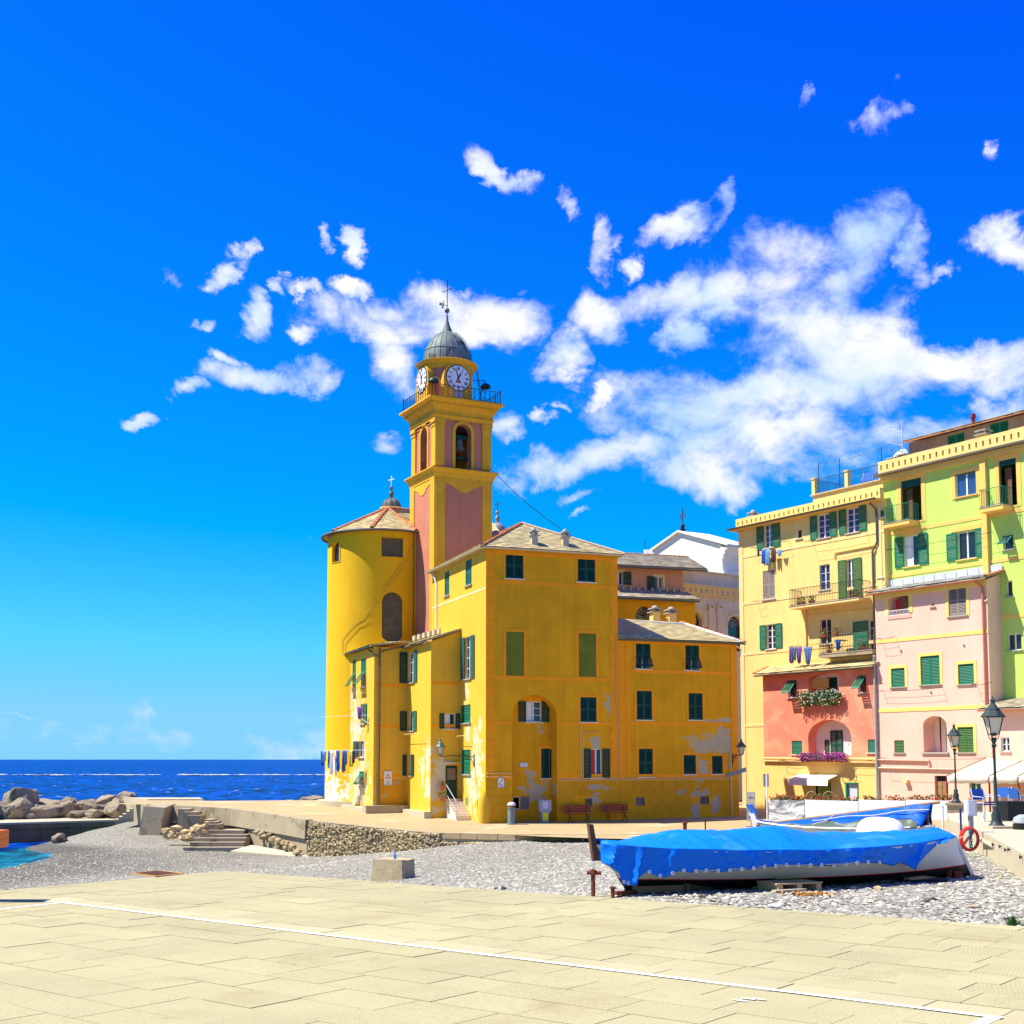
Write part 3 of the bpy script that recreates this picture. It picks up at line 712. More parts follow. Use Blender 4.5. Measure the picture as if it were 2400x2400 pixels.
# boulders
def boulder(c, r, sc, label, m=M.rock, seed=0, sub=4, rz=0, group=None, name='boulder'):
    bm = bmesh.new(); bmesh.ops.create_icosphere(bm, subdivisions=sub, radius=1)
    cuts = []
    rnd = random.Random(seed)
    for _ in range(17):
        v = Vector((rnd.gauss(0, 1), rnd.gauss(0, 1), rnd.gauss(0, .8))).normalized(); cuts.append((v, rnd.uniform(.55, .85)))
    for v in bm.verts:
        p = v.co.copy()
        for nrm, d in cuts:
            e = p.dot(nrm)-d
            if e > 0: p -= nrm*e*.92
        p *= 1+.14*noise.noise(p*1.9+Vector((seed, 0, 0)))+.07*noise.noise(p*4.5+Vector((seed, 3, 0)))+.03*noise.noise(p*10+Vector((seed, 6, 0)))
        v.co = Vector((p.x*sc[0], p.y*sc[1], p.z*sc[2]))*r
    me = bpy.data.meshes.new(name); bm.to_mesh(me); bm.free(); me.materials.append(m)
    me.polygons.foreach_set('use_smooth', [True]*len(me.polygons)); me.set_sharp_from_angle(angle=R(14))
    o = bpy.data.objects.new(name, me); col.objects.link(o); o.location = c; o.rotation_euler[2] = rz
    return tag(o, label, 'boulder', group)
for k, (x, y, D, r, sc, lab, grp) in enumerate([(52,1890,92.5,1.75,(1,.9,1.05),'tallest pale rounded boulder rising above the breakwater',None),
  (38,1902,89.5,1.25,(1.1,.8,.8),'broad smooth boulder leaning in front of the tallest boulder',None),(2,1905,90,.9,(1,1,1),None,1),(112,1908,90.5,1.25,(1.5,.8,.52),'long flat-topped boulder with pale upper face on the breakwater',None),
  (88,1898,92.5,.9,(1.1,1,.9),None,1),(128,1890,94,1.15,(1.5,1,.6),None,1),(158,1892,93.5,1.3,(1.2,1,.62),None,1),(180,1900,93.5,.9,(1.3,1,.6),None,1),(192,1908,90.5,.85,(1.7,.8,.42),None,1),
  (160,1902,91.2,.75,(.8,1,1),None,1),(218,1893,93,1.0,(1.3,1,.7),None,1),(240,1884,94.5,.8,(1,1,1),None,1),(258,1880,93.5,1.15,(1.5,1,.62),'dark wedge-shaped boulder beside the pier steps',None),(245,1900,91.5,.9,(1.2,1,.8),None,1),
  (272,1898,90,1.15,(1.35,.8,.72),'tan boulder with a white streak at the foot of the pier steps',None),(292,1880,92,1.0,(1.2,1,.75),None,1),(290,1890,90.8,.8,(1,1,.9),None,1),(224,1908,90,.6,(1.4,1,.6),None,1),(70,1912,89.2,.5,(1.4,1,.6),None,1),(-20,1898,92,1.2,(1,1,1),None,1)]):
    boulder(at(x, y, D), r, sc, lab or 'brown breakwater boulder piled behind the low quay', seed=k*7+3, rz=k*1.3, group='breakwater boulders' if grp else None)
boulder(at(728, 1866, 140)-Z*.6, 1.3, (1.3, .8, .55), 'dark rock just breaking the sea surface beyond the promenade', seed=91)
boulder(at(140, 1962, 79)-Z*.1, .5, (1.3, .8, .7), 'small pale rock at the water edge against the quay', seed=92)
for o in bpy.data.objects:
    if o.name.startswith('boulder') and o.location.z < SEA+.3 and o.location.z > SEA-1.0: o.location.z = max(o.location.z, SEA+.1)

# ------------------------------------------------------------------ plaza
pc = ath(527, 2041, EZ); pr_ = ath(2440, 2175, EZ); pl = ath(-60, 2092, EZ)
e1 = Vector((.797, -.604, 0)).normalized(); e2 = Vector((.604, .797, 0)).normalized()
M.slab = mat('paving_slab', (.37, .335, .17), .85, .17, .55, .0, objr=.05, streak=0., c2=(.32, .28, .135), c2t=.54, c2s=.9, c2w=.14, spec=.25)
def slab_relief(m):
    nt = m.node_tree; N = nt.nodes; L = nt.links; b = N['Principled BSDF']
    geo = N.new('ShaderNodeNewGeometry'); oi = N.new('ShaderNodeObjectInfo')
    mp = N.new('ShaderNodeMapping'); L.new(geo.outputs['Position'], mp.inputs['Vector'])
    cb = N.new('ShaderNodeCombineXYZ'); r = N.new('ShaderNodeMath'); r.operation = 'MULTIPLY'; r.inputs[1].default_value = .8; L.new(oi.outputs['Random'], r.inputs[0])
    r2 = N.new('ShaderNodeMath'); r2.operation = 'ADD'; r2.inputs[1].default_value = .3; L.new(r.outputs[0], r2.inputs[0]); L.new(r2.outputs[0], cb.inputs['Z']); L.new(cb.outputs[0], mp.inputs['Rotation'])
    w = N.new('ShaderNodeTexWave'); w.inputs['Scale'].default_value = 9.5; w.inputs['Distortion'].default_value = 5.0; w.inputs['Detail'].default_value = 2; w.inputs['Detail Scale'].default_value = 1.6
    L.new(mp.outputs[0], w.inputs['Vector'])
    n = N.new('ShaderNodeTexNoise'); n.inputs['Scale'].default_value = 45; n.inputs['Detail'].default_value = 5; L.new(geo.outputs['Position'], n.inputs['Vector'])
    a = N.new('ShaderNodeMath'); a.operation = 'MULTIPLY_ADD'; a.inputs[1].default_value = .3; L.new(w.outputs['Fac'], a.inputs[0]); L.new(n.outputs['Fac'], a.inputs[2])
    bn = N.new('ShaderNodeBump'); bn.inputs['Strength'].default_value = .5; bn.inputs['Distance'].default_value = .010
    L.new(a.outputs[0], bn.inputs['Height']); L.new(bn.outputs[0], b.inputs['Normal'])
    # dark stretched flecks in the slab colour, in patches
    mp2 = N.new('ShaderNodeMapping'); mp2.inputs['Scale'].default_value = (1, 2.6, 1); L.new(mp.outputs[0], mp2.inputs['Vector'])
    n3 = N.new('ShaderNodeTexNoise'); n3.inputs['Scale'].default_value = 21; n3.inputs['Detail'].default_value = 3; n3.inputs['Distortion'].default_value = .8; L.new(mp2.outputs[0], n3.inputs['Vector'])
    r3 = N.new('ShaderNodeMapRange'); r3.inputs['From Min'].default_value = .54; r3.inputs['From Max'].default_value = .72; r3.inputs['To Min'].default_value = 1.03; r3.inputs['To Max'].default_value = .70; L.new(n3.outputs['Fac'], r3.inputs['Value'])
    n4 = N.new('ShaderNodeTexNoise'); n4.inputs['Scale'].default_value = .8; n4.inputs['Detail'].default_value = 5; L.new(geo.outputs['Position'], n4.inputs['Vector'])
    r4 = N.new('ShaderNodeMapRange'); r4.inputs['From Min'].default_value = .38; r4.inputs['From Max'].default_value = .62; L.new(n4.outputs['Fac'], r4.inputs['Value'])
    mk = N.new('ShaderNodeMixRGB'); mk.inputs[1].default_value = (1, 1, 1, 1); L.new(r4.outputs[0], mk.inputs[0]); L.new(r3.outputs[0], mk.inputs[2])
    src = b.inputs['Base Color'].links[0].from_socket; mm = N.new('ShaderNodeMixRGB'); mm.blend_type = 'MULTIPLY'; mm.inputs[0].default_value = 1; L.new(src, mm.inputs[1]); L.new(mk.outputs[0], mm.inputs[2]); L.new(mm.outputs[0], b.inputs['Base Color'])
slab_relief(M.slab)
M.slab_s = mat('smooth_border_slab', (.415, .37, .20), .8, .10, .8, .15, 30, objr=.05, spec=.25)
M.joint = mat('joint_mortar', (.25, .21, .11), .95, .3, 4)
plaza_poly = [pc, pr_, Vector((9, 4, 0)), Vector((3, -3, 0)), Vector((-9, -3, 0)), Vector((-12, 9, 0)), pl]
mb = MB(); mb.prism([Vector((p.x, p.y, -3.9)) for p in plaza_poly], (0, 0, 3.893))
plz = tag(mb.build('plaza', M.joint), kind='structure')
def inside(p, poly, marg=0):
    c = False; n = len(poly)
    for i in range(n):
        a, b = poly[i], poly[(i+1) % n]
        if (a.y > p.y) != (b.y > p.y) and p.x < (b.x-a.x)*(p.y-a.y)/(b.y-a.y)+a.x: c = not c
    return c
def clip(poly, a, b):          # keep the part of poly left of a->b (2-D)
    out = []; d = b-a
    def side(p): return d.x*(p.y-a.y)-d.y*(p.x-a.x)
    n = len(poly)
    for i in range(n):
        p, q = poly[i], poly[(i+1) % n]; sp, sq = side(p), side(q)
        if sp >= 0: out.append(p)
        if (sp >= 0) != (sq >= 0): out.append(p.lerp(q, sp/(sp-sq)))
    return out
l0, l1 = ath(145, 2116, EZ), ath(2330, 2385, EZ)       # painted line
LN = Vector((-(l1-l0).y, (l1-l0).x, 0)).normalized()
e1 = (l1-l0).normalized(); e2 = LN if LN.y > 0 else -LN
border = (l0.dot(e2)-.05, l0.dot(e2)+.36)
slabs = []
def row(v0, v1, L_, off, smooth):
    u = -16+off
    while u < 14:
        w = L_*random.uniform(.97, 1.03) if smooth else L_*random.choice([.8, .95, 1, 1.05, 1.15, 1.3])
        g = .0035
        q = [e1*(u+g)+e2*(v0+g), e1*(u+w-g)+e2*(v0+g), e1*(u+w-g)+e2*(v1-g), e1*(u+g)+e2*(v1-g)]
        u += w
        c = (q[0]+q[2])/2
        if c.y < 6.5 or c.y > 20 or abs(c.x)/max(c.y, .1) > .8: continue
        poly = [Vector((p.x, p.y, 0)) for p in q]
        if not any(inside(p, plaza_poly) for p in poly): continue
        for i in range(len(plaza_poly)):
            a, b = plaza_poly[i], plaza_poly[(i+1) % len(plaza_poly)]
            mid_ = (a+b)/2; 
            if (b-a).cross(Vector((0, 8, 0))-a).z < 0: a, b = b, a
            poly = clip(poly, a, b)
            if len(poly) < 3: break
        if len(poly) < 3: continue
        slabs.append((poly, smooth, c))
v = border[0]; row(border[0], border[1], .53, 0, True)
v = border[1]; k = 0
while v < 24: w = random.choice([.40, .44, .48]); row(v, v+w, .56, (k*.27) % .5, False); v += w; k += 1
v = border[0]; k = 0
while v > -8: w = random.choice([.42, .46, .50]); row(v-w, v, .62, (k*.31) % .6, False); v -= w; k += 1
slabs.sort(key=lambda s: (abs(s[2].x)/s[2].y > .46, s[2].y))
bulk = MB()
for i, (poly, sm, c) in enumerate(slabs):
    h = random.uniform(-.003, .002)
    if i < 300:
        mb = MB(); mb.prism([p-c+Vector((0, 0, -.04)) for p in poly], (0, 0, .04+h))
        o = mb.build('slab', M.slab_s if sm else M.slab); o.location = (c.x, c.y, 0); link(o, plz)
    else: bulk.prism([p+Vector((0, 0, -.04)) for p in poly], (0, 0, .04+h))
if bulk.v: tag(bulk.build('slabs', M.slab, plz), kind='stuff')
M.line = mat('white_road_paint', (.80, .79, .74), .7, .08, 6, c2=(.62, .55, .38), c2t=.70, c2s=5)
mb = MB()
def strip(a, b, w):
    d = (b-a).normalized(); n = Vector((-d.y, d.x, 0))*w/2; k = max(1, int((b-a).length/.3))
    pts = [a.lerp(b, i/k) for i in range(k+1)]
    mb.grid([[p+n*random.uniform(.9, 1.08)+Z*.006 for p in pts], [p-n*random.uniform(.9, 1.08)+Z*.006 for p in pts]])
strip(l0-e1*.03, l1+e1*.05, .066); strip(l1+e1*.0-Z*.001, l1-e2*3-Z*.001, .09); ll = ath(-60, 2138, EZ); strip(l0-Z*.001, ll-Z*.001, .062)
for (x, y) in [(1732, 2346), (1752, 2342), (1776, 2343)]:
    p = ath(x, y, EZ); strip(p-e1*.05, p+e1*.06, .035)
tag(mb.build('painted_line', M.line, fix=False), 'white line painted across the stone paving', 'marking')
# grate in the paving
M.grate = mat('dark_rust', (.055, .018, .008), .85, .3, 8)
gt = thing('drain_grate', 'rusty rectangular drain grate with an orange frame set in the paving', 'grate', ath(365, 2050, EZ))
gp = [ath(308, 2049, EZ), ath(370, 2042, EZ), ath(432, 2049, EZ), ath(365, 2056, EZ)]
mb = MB(); mb.m = 0
for i in range(4):
    a, b = gp[i], gp[(i+1) % 4]; c = sum(gp, Vector())/4
    mb.prism([a+Z*.004, b+Z*.004, b+(c-b)*.13+Z*.004, a+(c-a)*.13+Z*.004], (0, 0, .012))
mb.build('frame', mat('rust_frame', (.55, .26, .06), .8, .3, 8), gt)
mb = MB(); c = sum(gp, Vector())/4; q = [p+(c-p)*.13+Z*.005 for p in gp]; mb.face(q); mb.build('pit_shade', M.dark, gt)  # flat dark sheet painted for the shade under the bars
for k in range(1, 12):
    mb = MB(); t = k/12; a, b = q[0].lerp(q[1], t), q[3].lerp(q[2], t); mb.tube([a+Z*.009, b+Z*.009], .008, 4); mb.build('bar', M.grate, gt)
# ------------------------------------------------------------------ yellow plaster with its bare patches
def spot(F, px, py, rx, rz, d=0.):
    s_, z = F.sz(px, py); p = F.p(s_, z, d); return (p, rx, rx, rz)
F2 = Fac(A2, UL); Fw2 = Fac(C2, UL); Fw1 = Fac(C1, UL); G2 = Fac(C2, UB); G1 = Fac(C1, UB)
sp = [spot(Fb, 1700, 1740, 1.2, 1.5), spot(Fb, 1655, 1745, 1.5, .9), spot(Fb, 1640, 1790, .6, 1.1), spot(Fb, 1270, 1850, 1.3, .7, -.6), spot(Fb, 1285, 1700, .3, .8, -.6), spot(Fb, 1255, 1815, .8, .4, -.6),
      spot(Fb, 1240, 1905, .9, .6), spot(Fb, 1392, 1845, .9, .25), spot(Fb, 1395, 1875, .5, .5), spot(Fb, 1395, 1742, .5, .4), spot(Fb, 1640, 1860, 1.6, .35), spot(Fb, 1680, 1885, .5, .9),
      spot(Fb, 1430, 1650, .35, .8), spot(Fb, 1690, 1690, 1.1, .3), spot(Fb, 1635, 1900, .5, .8),
      spot(F2, 1118, 1790, 1.1, 2.2), spot(F2, 1110, 1850, 1.3, 1.6), spot(F2, 1098, 1720, .6, 1.2), spot(F2, 1095, 1620, .5, 1.0), spot(F2, 1125, 1690, .4, 1.2),
      spot(G2, 1040, 1810, 1.0, 1.1), spot(G2, 1020, 1850, .6, 1.6), spot(Fw2, 990, 1800, 1.0, 1.0), spot(Fw2, 1003, 1770, .6, 1.4), spot(Fw2, 1000, 1840, .6, 1.0),
      spot(Fw1, 840, 1850, 3.4, 1.6), spot(Fw1, 835, 1700, 2.0, 2.0), spot(Fw1, 850, 1770, 1.4, 1.6), spot(Fw1, 830, 1640, 1.4, 1.3), spot(Fw1, 850, 1660, .9, .6)]
aps = []
for px, py, r_, rz in [(780, 1850, 3.0, 1.5), (800, 1845, 2.5, 1.3), (765, 1870, 2, 1.6), (785, 1790, 1.0, .7)]:
    q = at(px, py, 80); aps.append((q, r_, r_, rz))
YPALE = (.80, .475, .03)  # paler yellow paint, a colour of its own
M.yel = mat('ochre_yellow_plaster', YEL, .85, .11, .7, .3, 9, streak=.11, spots=sp, spotc=(.50, .40, .25))
M.yell = mat('light_yellow_plaster', (.80, .45, .03), .85, .11, .7, .3, 9, streak=.06, spots=sp, spotc=(.64, .53, .34))
M.apsey = mat('apse_yellow_plaster', (.85, .47, .002), .85, .09, .5, .25, 8, streak=.06, spots=aps, spotc=(.80, .72, .55))
M.twy = mat('tower_yellow_plaster', (.78, .40, .02), .85, .16, 1.2, .3, 9, streak=.09, c2=(.34, .27, .17), c2t=.70, c2s=1.1)
M.twp = mat('tower_rose_plaster', (.56, .20, .11), .85, .14, 1.0, .3, 9, streak=.09)
gz = pz
# ================================================================== corner house
ch = thing('corner_house', 'tall ochre yellow corner house with orange quoins, arched niche and stepped wings', 'house', (*A2, PZ(*A2)))
GB = PZ(*A2)-.5
# ---- bench front
def band(B, F, s0, s1, z0, z1, m, t=.02, name='string_course'): 
    mb = MB(); F.bx(mb, s0, s1, z0, z1, .001, t); return mb.build(name, m, B)
zt = Fb.sz(1138, 1284)[1]
W = lambda *a, **k: window(ch, Fb, Fb.rc(*a[:4]), *a[4:], **k)
W(1184.6, 1295, 1226.5, 1356, 'CC', M.dgreen, trim=M.orange, sill=M.pale)
W(1353.7, 1304, 1395, 1364, 'CC', M.dgreen, trim=M.orange, sill=M.pale)
W(1360, 1634, 1398, 1692, 'CC', M.dgreen, trim=M.orange, sill=M.pale)
W(1385, 1755, 1411, 1823, 'OO', M.dgreen, sill=M.pale, lw=.44, cols=2, rows=1, curtain=M.red, mid=0)
for q in ((1186, 1481, 1228, 1583.5), (1356, 1484.5, 1397, 1586)):       # painted blind windows
    r_ = Fb.rc(*q); mb = MB(); Fb.bx(mb, r_[0], r_[1], r_[2], r_[3], .001, .008); o = mb.build('blind_window', M.blindgreen, ch)
    n = int((r_[3]-r_[2])/.11); mb = MB()
    for k in range(n):
        for h_ in (0, 1):
            a0 = r_[0]+.08+h_*(r_[1]-r_[0])/2; mb_w = (r_[1]-r_[0])/2-.16
            Fb.bx(mb, a0, a0+mb_w, r_[2]+.08+k*.108, r_[2]+.08+k*.108+.06, .008, .014)
    mb.build('painted_louvres', M.blindgreen, o)
    mb = MB(); t = .024; tm = .15
    Fb.bx(mb, r_[0]-tm, r_[0], r_[2], r_[3]+tm, .001, t); Fb.bx(mb, r_[1], r_[1]+tm, r_[2], r_[3]+tm, .001, t); Fb.bx(mb, r_[0], r_[1], r_[3], r_[3]+tm, .001, t); mb.build('surround', M.orange, o)
# arched niche
ra = Fb.rc(1200, 1629, 1305.5, 1935); arch = Fb.sz(1250, 1629)[1]-Fb.sz(1250, 1678)[1]
lp = Fb.hole([ra[0], ra[1], GB-.1, ra[3]], arch, .8)
Fn = Fb.off(-.8)
window(ch, Fn, Fn.rc(1232.8, 1644, 1269, 1692), 'OO', M.dgreen, sill=M.pale, lw=.42, curtain=M.white, mid=0)
window(ch, Fn, Fn.rc(1268, 1754, 1308, 1824), 'C-', M.dgreen, trim=M.orange, sill=M.pale, cols=2, rows=1, mid=0)
r_ = Fn.rc(1203, 1867, 1220, 1897); window(ch, Fn, r_, '--', glass=None, sill=None)
r_ = Fn.rc(1221, 1867, 1240, 1897); Fn.hole(r_, 0, .06); mb = MB()
for k in range(9): Fn.bx(mb, r_[0], r_[1], r_[2]+k*.075, r_[2]+k*.075+.035, -.03, .005)
mb.build('vent_grille', M.sill, ch)
mb = MB(); Fn.wall(mb, [(ra[0]-.7, GB-.2), (ra[1]+.7, GB-.2), (ra[1]+.7, ra[3]+.2), (ra[0]-.7, ra[3]+.2)]); mb.build('niche_wall', M.yel, ch)
r_ = Fb.rc(1371, 1871, 1388, 1893); window(ch, Fb, r_, '--', sill=None, bars=True, cols=1, rows=1, frame=M.sill)
ap2 = [(0, GB), (sB, GB), (sB, Fb.sz(1450, 1298)[1]), (0, zt)]
mb = MB(); Fb.wall(mb, ap2)
mb.build('front_wall', M.yel, ch)
z1_, z2_, z3_, z4_ = [Fb.sz(1300, y)[1] for y in (1369, 1590, 1695.5, 1820)]
for z in (z1_, z2_): band(ch, Fb, .34, sB-.34, z-.10, z+.09, M.orange, .018)
band(ch, Fb, .34, ra[0]-.01, z3_-.08, z3_+.09, M.orange, .018); band(ch, Fb, ra[1]+.01, sB-.34, z3_-.08, z3_+.09, M.orange, .018)
band(ch, Fb, .34, ra[0]-.01, z4_-.12, z4_+.12, M.orange, .018); band(ch, Fb, ra[1]+.01, sB-.34, z4_-.12, z4_+.12, M.orange, .018)
band(ch, Fb, .34, sB-.34, zt-.30, zt-.12, M.orange, .016, 'frieze')
# quoins and rusticated blocks
zq = z4_+.15; qh = .445; k = 0
while zq < zt-.1:
    for (a, b) in ((.0, .44+.075*(k % 2)), (sB-.42-.075*((k+1) % 2), sB)):
        mb = MB(); Fb.bx(mb, a+.0+.004, b-.004, zq+.006, min(zq+qh, zt-.13)-.006, .001, .026); mb.build('quoin', M.orange, ch)
    zq += qh; k += 1
M.rust_pl = mat('rusticated_plaster', (.64, .30, .006), .85, .16, 1.0, .3, 9, spots=sp, spotc=(.46, .37, .25))
def rustic(B, F, s0, s1, ztop, zbot, bh=.41, bw=.86, skip=()):
    z = ztop; k = 0
    while z-bh > zbot:
        x = s0-(.45 if k % 2 else 0)
        while x < s1:
            a, b = max(s0, x), min(s1, x+bw); x += bw
            if b-a < .15: continue
            if any(a < q[1] and b > q[0] and z-bh < q[3] and z > q[2] for q in skip): continue
            mb = MB(); F.bx(mb, a+.012, b-.012, z-bh+.012, z-.012, .001, .022); mb.build('block', M.rust_pl, B)
        z -= bh; k += 1
rr = Fb.rc(1366, 1869, 1391, 1896)
rustic(ch, Fb, .02, ra[0]-.03, z4_-.14, GB+.55); rustic(ch, Fb, ra[1]+.05, sB, z4_-.2, GB+.75, skip=[rr])
# swelling foot of the corner
mb = MB(); c = Fb.p(.02, 0, -.26); zf = Fb.sz(1145, 1860)[1]
mb.lathe((c.x, c.y, 0), [(.34, GB), (.34, zf-.8), (.32, zf-.3), (.27, zf-.06), (.2, zf+.1)], 28); mb.build('battered_foot', M.yell, ch, True)
# wall pipes
mb = MB(); zp = Fb.sz(1300, 1829)[1]
mb.tube([Fb.p(ra[1]+.1, zp, .05), Fb.p(sC-.4, zp+.02, .05)], .022, 5); mb.tube([Fb.p(ra[1]+.1, zp+.09, .05), Fb.p(sC-.4, zp+.11, .05)], .016, 5)
x1, x2 = Fb.s_at(1361), Fb.s_at(1366); zz1, zz2 = Fb.sz(1361, 1700)[1], Fb.sz(1366, 1718)[1]
mb.tube([Fb.p(x1, zp+.1, .06), Fb.p(x1, zz1, .06)], .02, 5); mb.tube([Fb.p(x2, zp, .06), Fb.p(x2, zz2, .06), Fb.p(Fb.s_at(1400), zz2, .06), Fb.p(Fb.s_at(1400), zz2-.08, .06)], .02, 5)
mb.tube([Fb.p(.05, Fb.sz(1150, 1812)[1], .05), Fb.p(ra[0]-.02, Fb.sz(1150, 1812)[1], .05)], .022, 5); mb.tube([Fb.p(.05, Fb.sz(1150, 1820)[1], .05), Fb.p(ra[0]-.02, Fb.sz(1150, 1820)[1], .05)], .022, 5)
mb.build('pipes', M.yell2t, ch)
mb = MB(); xr = Fb.s_at(1444); mb.tube([Fb.p(xr, Fb.sz(1444, 1498)[1], .07), Fb.p(xr, Fb.sz(1444, 1650)[1], .07), Fb.p(xr+.12, Fb.sz(1447, 1670)[1], .07), Fb.p(xr+.12, zp+.2, .07)], .014, 5); mb.build('cable', M.sill, ch)
# ---- lit left wall (towards the apse)
Ls = F2.s_at(1011)                        # negative
def L(*a, **k): return window(ch, F2, F2.rc(*a[:4]), *a[4:], **k)
L(1042, 1339, 1053, 1396, 'CC', M.teal); L(1091, 1311, 1105.4, 1371.5, 'CC', M.teal)
L(1090, 1492, 1104, 1591, 'OO', M.teal, lw=.62, rows=4)
L(1079.5, 1652, 1103, 1694.6, 'CC', M.green); L(1081, 1757, 1103, 1814.6, 'CC', M.green)
r_ = F2.rc(1090, 1869, 1097, 1889); F2.hole(r_, 0, .08); mb = MB()
for k in range(9): F2.bx(mb, r_[0], r_[1], r_[2]+k*.055, r_[2]+k*.055+.028, -.03, .004)
mb.build('vent_grille', M.sill, ch)
zl = F2.sz(1011, 1347)[1]
mb = MB(); F2.wall(mb, [(Ls, GB), (0, GB), (0, zt), (Ls, zt)]); mb.build('left_wall', M.yell, ch)
zz = F2.sz(1120, 1385)[1]; band(ch, F2, Ls, -.0, zz-.06, zz+.06, M.yell2t, .012)
# back and right sides close the block
Pb = F2.p(Ls, 0); Pr = Fb.p(sB, 0)
bk = Vector((-UL.x, -UL.y, 0))*(-Ls)
mb = MB(); mb.face([Pr+Z*GB, Pr+bk+Z*GB, Pr+bk+Z*zt, Pr+Z*zt]); mb.face([Pb+Z*GB, Pb+Z*zt, Pr+bk+Z*zt, Pr+bk+Z*GB]); mb.build('rear_wall', M.orange, ch)
# ---- hipped slate roof
rf = MB(); ov = .28; zr = zt+.03
cA = Fb.p(0, zr)-Fb.U*ov+Fb.Nn*ov; cB = Fb.p(sB, zr)+Fb.U*ov+Fb.Nn*ov; cC = Pr+bk+Fb.U*ov-Fb.Nn*ov+Z*zr; cD = Pb-Fb.U*ov-Fb.Nn*ov+Z*zr
mid = (cA+cB+cC+cD)/4; rh = 2.05
rA = Fb.p(3.35, zr+rh, -3.5); rB = Fb.p(sB-3.3, zr+rh, -5.0)
fl = rA+Vector((0, 0, 0)); rB = rA+(bk.normalized())*3.4
rm = MB(); rm.face([cA, cB, rA]); rm.face([cB, cC, rB, rA]); rm.face([cC, cD, rB]); rm.face([cD, cA, rA, rB]); rm.face([cA-Z*.06, cB-Z*.06, cC-Z*.06, cD-Z*.06])
roof = rm.build('roof', M.slate2, ch)
sm = MB(); slates(sm, cA, cB, rA.lerp(rA, 0), rA); slates(sm, cD, cA, rA, rB); tag(sm.build('slates', M.slate2, roof), kind='stuff')
ridge_tiles(roof, rA+Z*.05, cB+Z*.06, .10, .34, mat('pale_ridge_tile', (.62, .44, .25), .8, .2, 4, objr=.12)); ridge_tiles(roof, cA+Z*.06, rA+Z*.05, .12, .34); ridge_tiles(roof, rA+Z*.05, rB+Z*.05, .12, .34)
def gutter(B, a, b, r=.075, m=None, name='gutter', joints=True):
    a, b = Vector(a), Vector(b); d = (b-a).normalized(); x = d.cross(Z).normalized(); k = 6
    mb = MB(); mb.grid([[p+x*r*math.cos(math.pi+math.pi*i/k)+Z*r*math.sin(math.pi+math.pi*i/k) for i in range(k+1)] for p in (a, b)])
    mb.grid([[p+x*r*.85*math.cos(math.pi+math.pi*i/k)+Z*r*.85*math.sin(math.pi+math.pi*i/k) for i in range(k+1)] for p in (a, b)])
    if joints:
        n = max(1, int((b-a).length/.62))
        for j in range(n+1):
            p = a.lerp(b, j/n); mb.grid([[q+x*(r+.012)*math.cos(math.pi+math.pi*i/k)+Z*(r+.012)*math.sin(math.pi+math.pi*i/k) for i in range(k+1)] for q in (p-d*.02, p+d*.02)])
    return mb.build(name, m or M.gutter, B)
gutter(ch, cA+Fb.Nn*.05-Z*.02, cB+Fb.Nn*.05-Z*.02); gutter(ch, cD-Fb.U*.05-Z*.02, cA-Fb.U*.05-Z*.02)
def chimney(B, p, w, h, m, cap=M.sill, name='chimney', rz=.36, dome=True, base=.5):
    p = Vector(p); mb = MB(); mb.box(p+Z*((h-base)/2), (w, w, h+base), rz); o = mb.build(name, m, B)
    mb = MB(); mb.box(p+Z*(h+.02), (w*1.5, w*1.5, .05), rz)
    for sx in (-1, 1):
        for sy in (-1, 1): q = Vector((sx*w*.36, sy*w*.36, 0)); q.rotate(Matrix.Rotation(rz, 3, 'Z')); mb.box(p+q+Z*(h+.12), (w*.22, w*.22, .16), rz)
    mb.box(p+Z*(h+.23), (w*1.35, w*1.35, .06), rz)
    if dome: mb.lathe(p+Z*(h+.26), [(w*.45, 0), (w*.38, .1), (w*.2, .17), (.001, .19)], 10)
    mb.build('chimney_cap', cap, o); return o
def on_roof(F, px, py): return F
def roof_pt(a, b, c, px, py):
    n = (b-a).cross(c-a); r = ray(px, py); o = Vector((0, 0, EZ)); t = n.dot(a-o)/n.dot(r); return o+r*t
for px, py in ((1251, 1276), (1324, 1279)): chimney(roof, roof_pt(cA, cB, rA, px, py)+Z*.05, .34, .42, M.concl)
q = roof_pt(cD, cA, rA, 1118, 1268); mb = MB(); 
hx = Vector((UL.x, UL.y, 0))
mb.obox(q-hx*.6-Z*.6, hx*1.2, -Fb.U*-1.0, Z*1.05); o = mb.build('dormer', M.yell2, roof)
mb = MB(); t_ = q-hx*.75+Z*.42-Fb.U*.15; 
mb.prism([t_, t_+hx*1.5, t_+hx*.75+Z*.45], Fb.U*1.4); mb.build('dormer_roof', M.slate2, o)
# ---- wing 2 (door side) and wing 1
gz2 = PZ(*C2)-.4; gz1 = PZ(*C1)-.4
ez2 = G2.sz(1040, 1487)[1]              # eave heights from the picture
ez1 = Fw1.sz(864, 1530)[1]
e2a, e2b = G2.sz(1009, 1503)[1], G2.sz(1075, 1478)[1]
S2s = G2.s_at(1078)
G2d = G2.rc(1044, 1793, 1075, 1871)
window(ch, G2, [G2d[0], G2d[1], G2d[2], G2d[3]], '--', glass=None, sill=None, back=False, frame=M.orange, depth=.2)
mb = MB(); G2.bx(mb, G2d[0]+.05, G2d[1]-.05, G2d[2], G2d[3]-.04, -.2, -.15); dr = mb.build('door', M.dgreen, ch)
mb = MB(); G2.bx(mb, G2d[0]+.14, G2d[1]-.14, G2d[2]+1.0, G2d[3]-.18, -.152, -.135); mb.build('door_pane', M.warmin, dr)
mb = MB(); G2.bx(mb, G2d[0]-.1, G2d[1]+.02, G2d[3]+.1, G2d[3]+.14, .0, .35); mb.build('door_canopy', M.pale, ch)
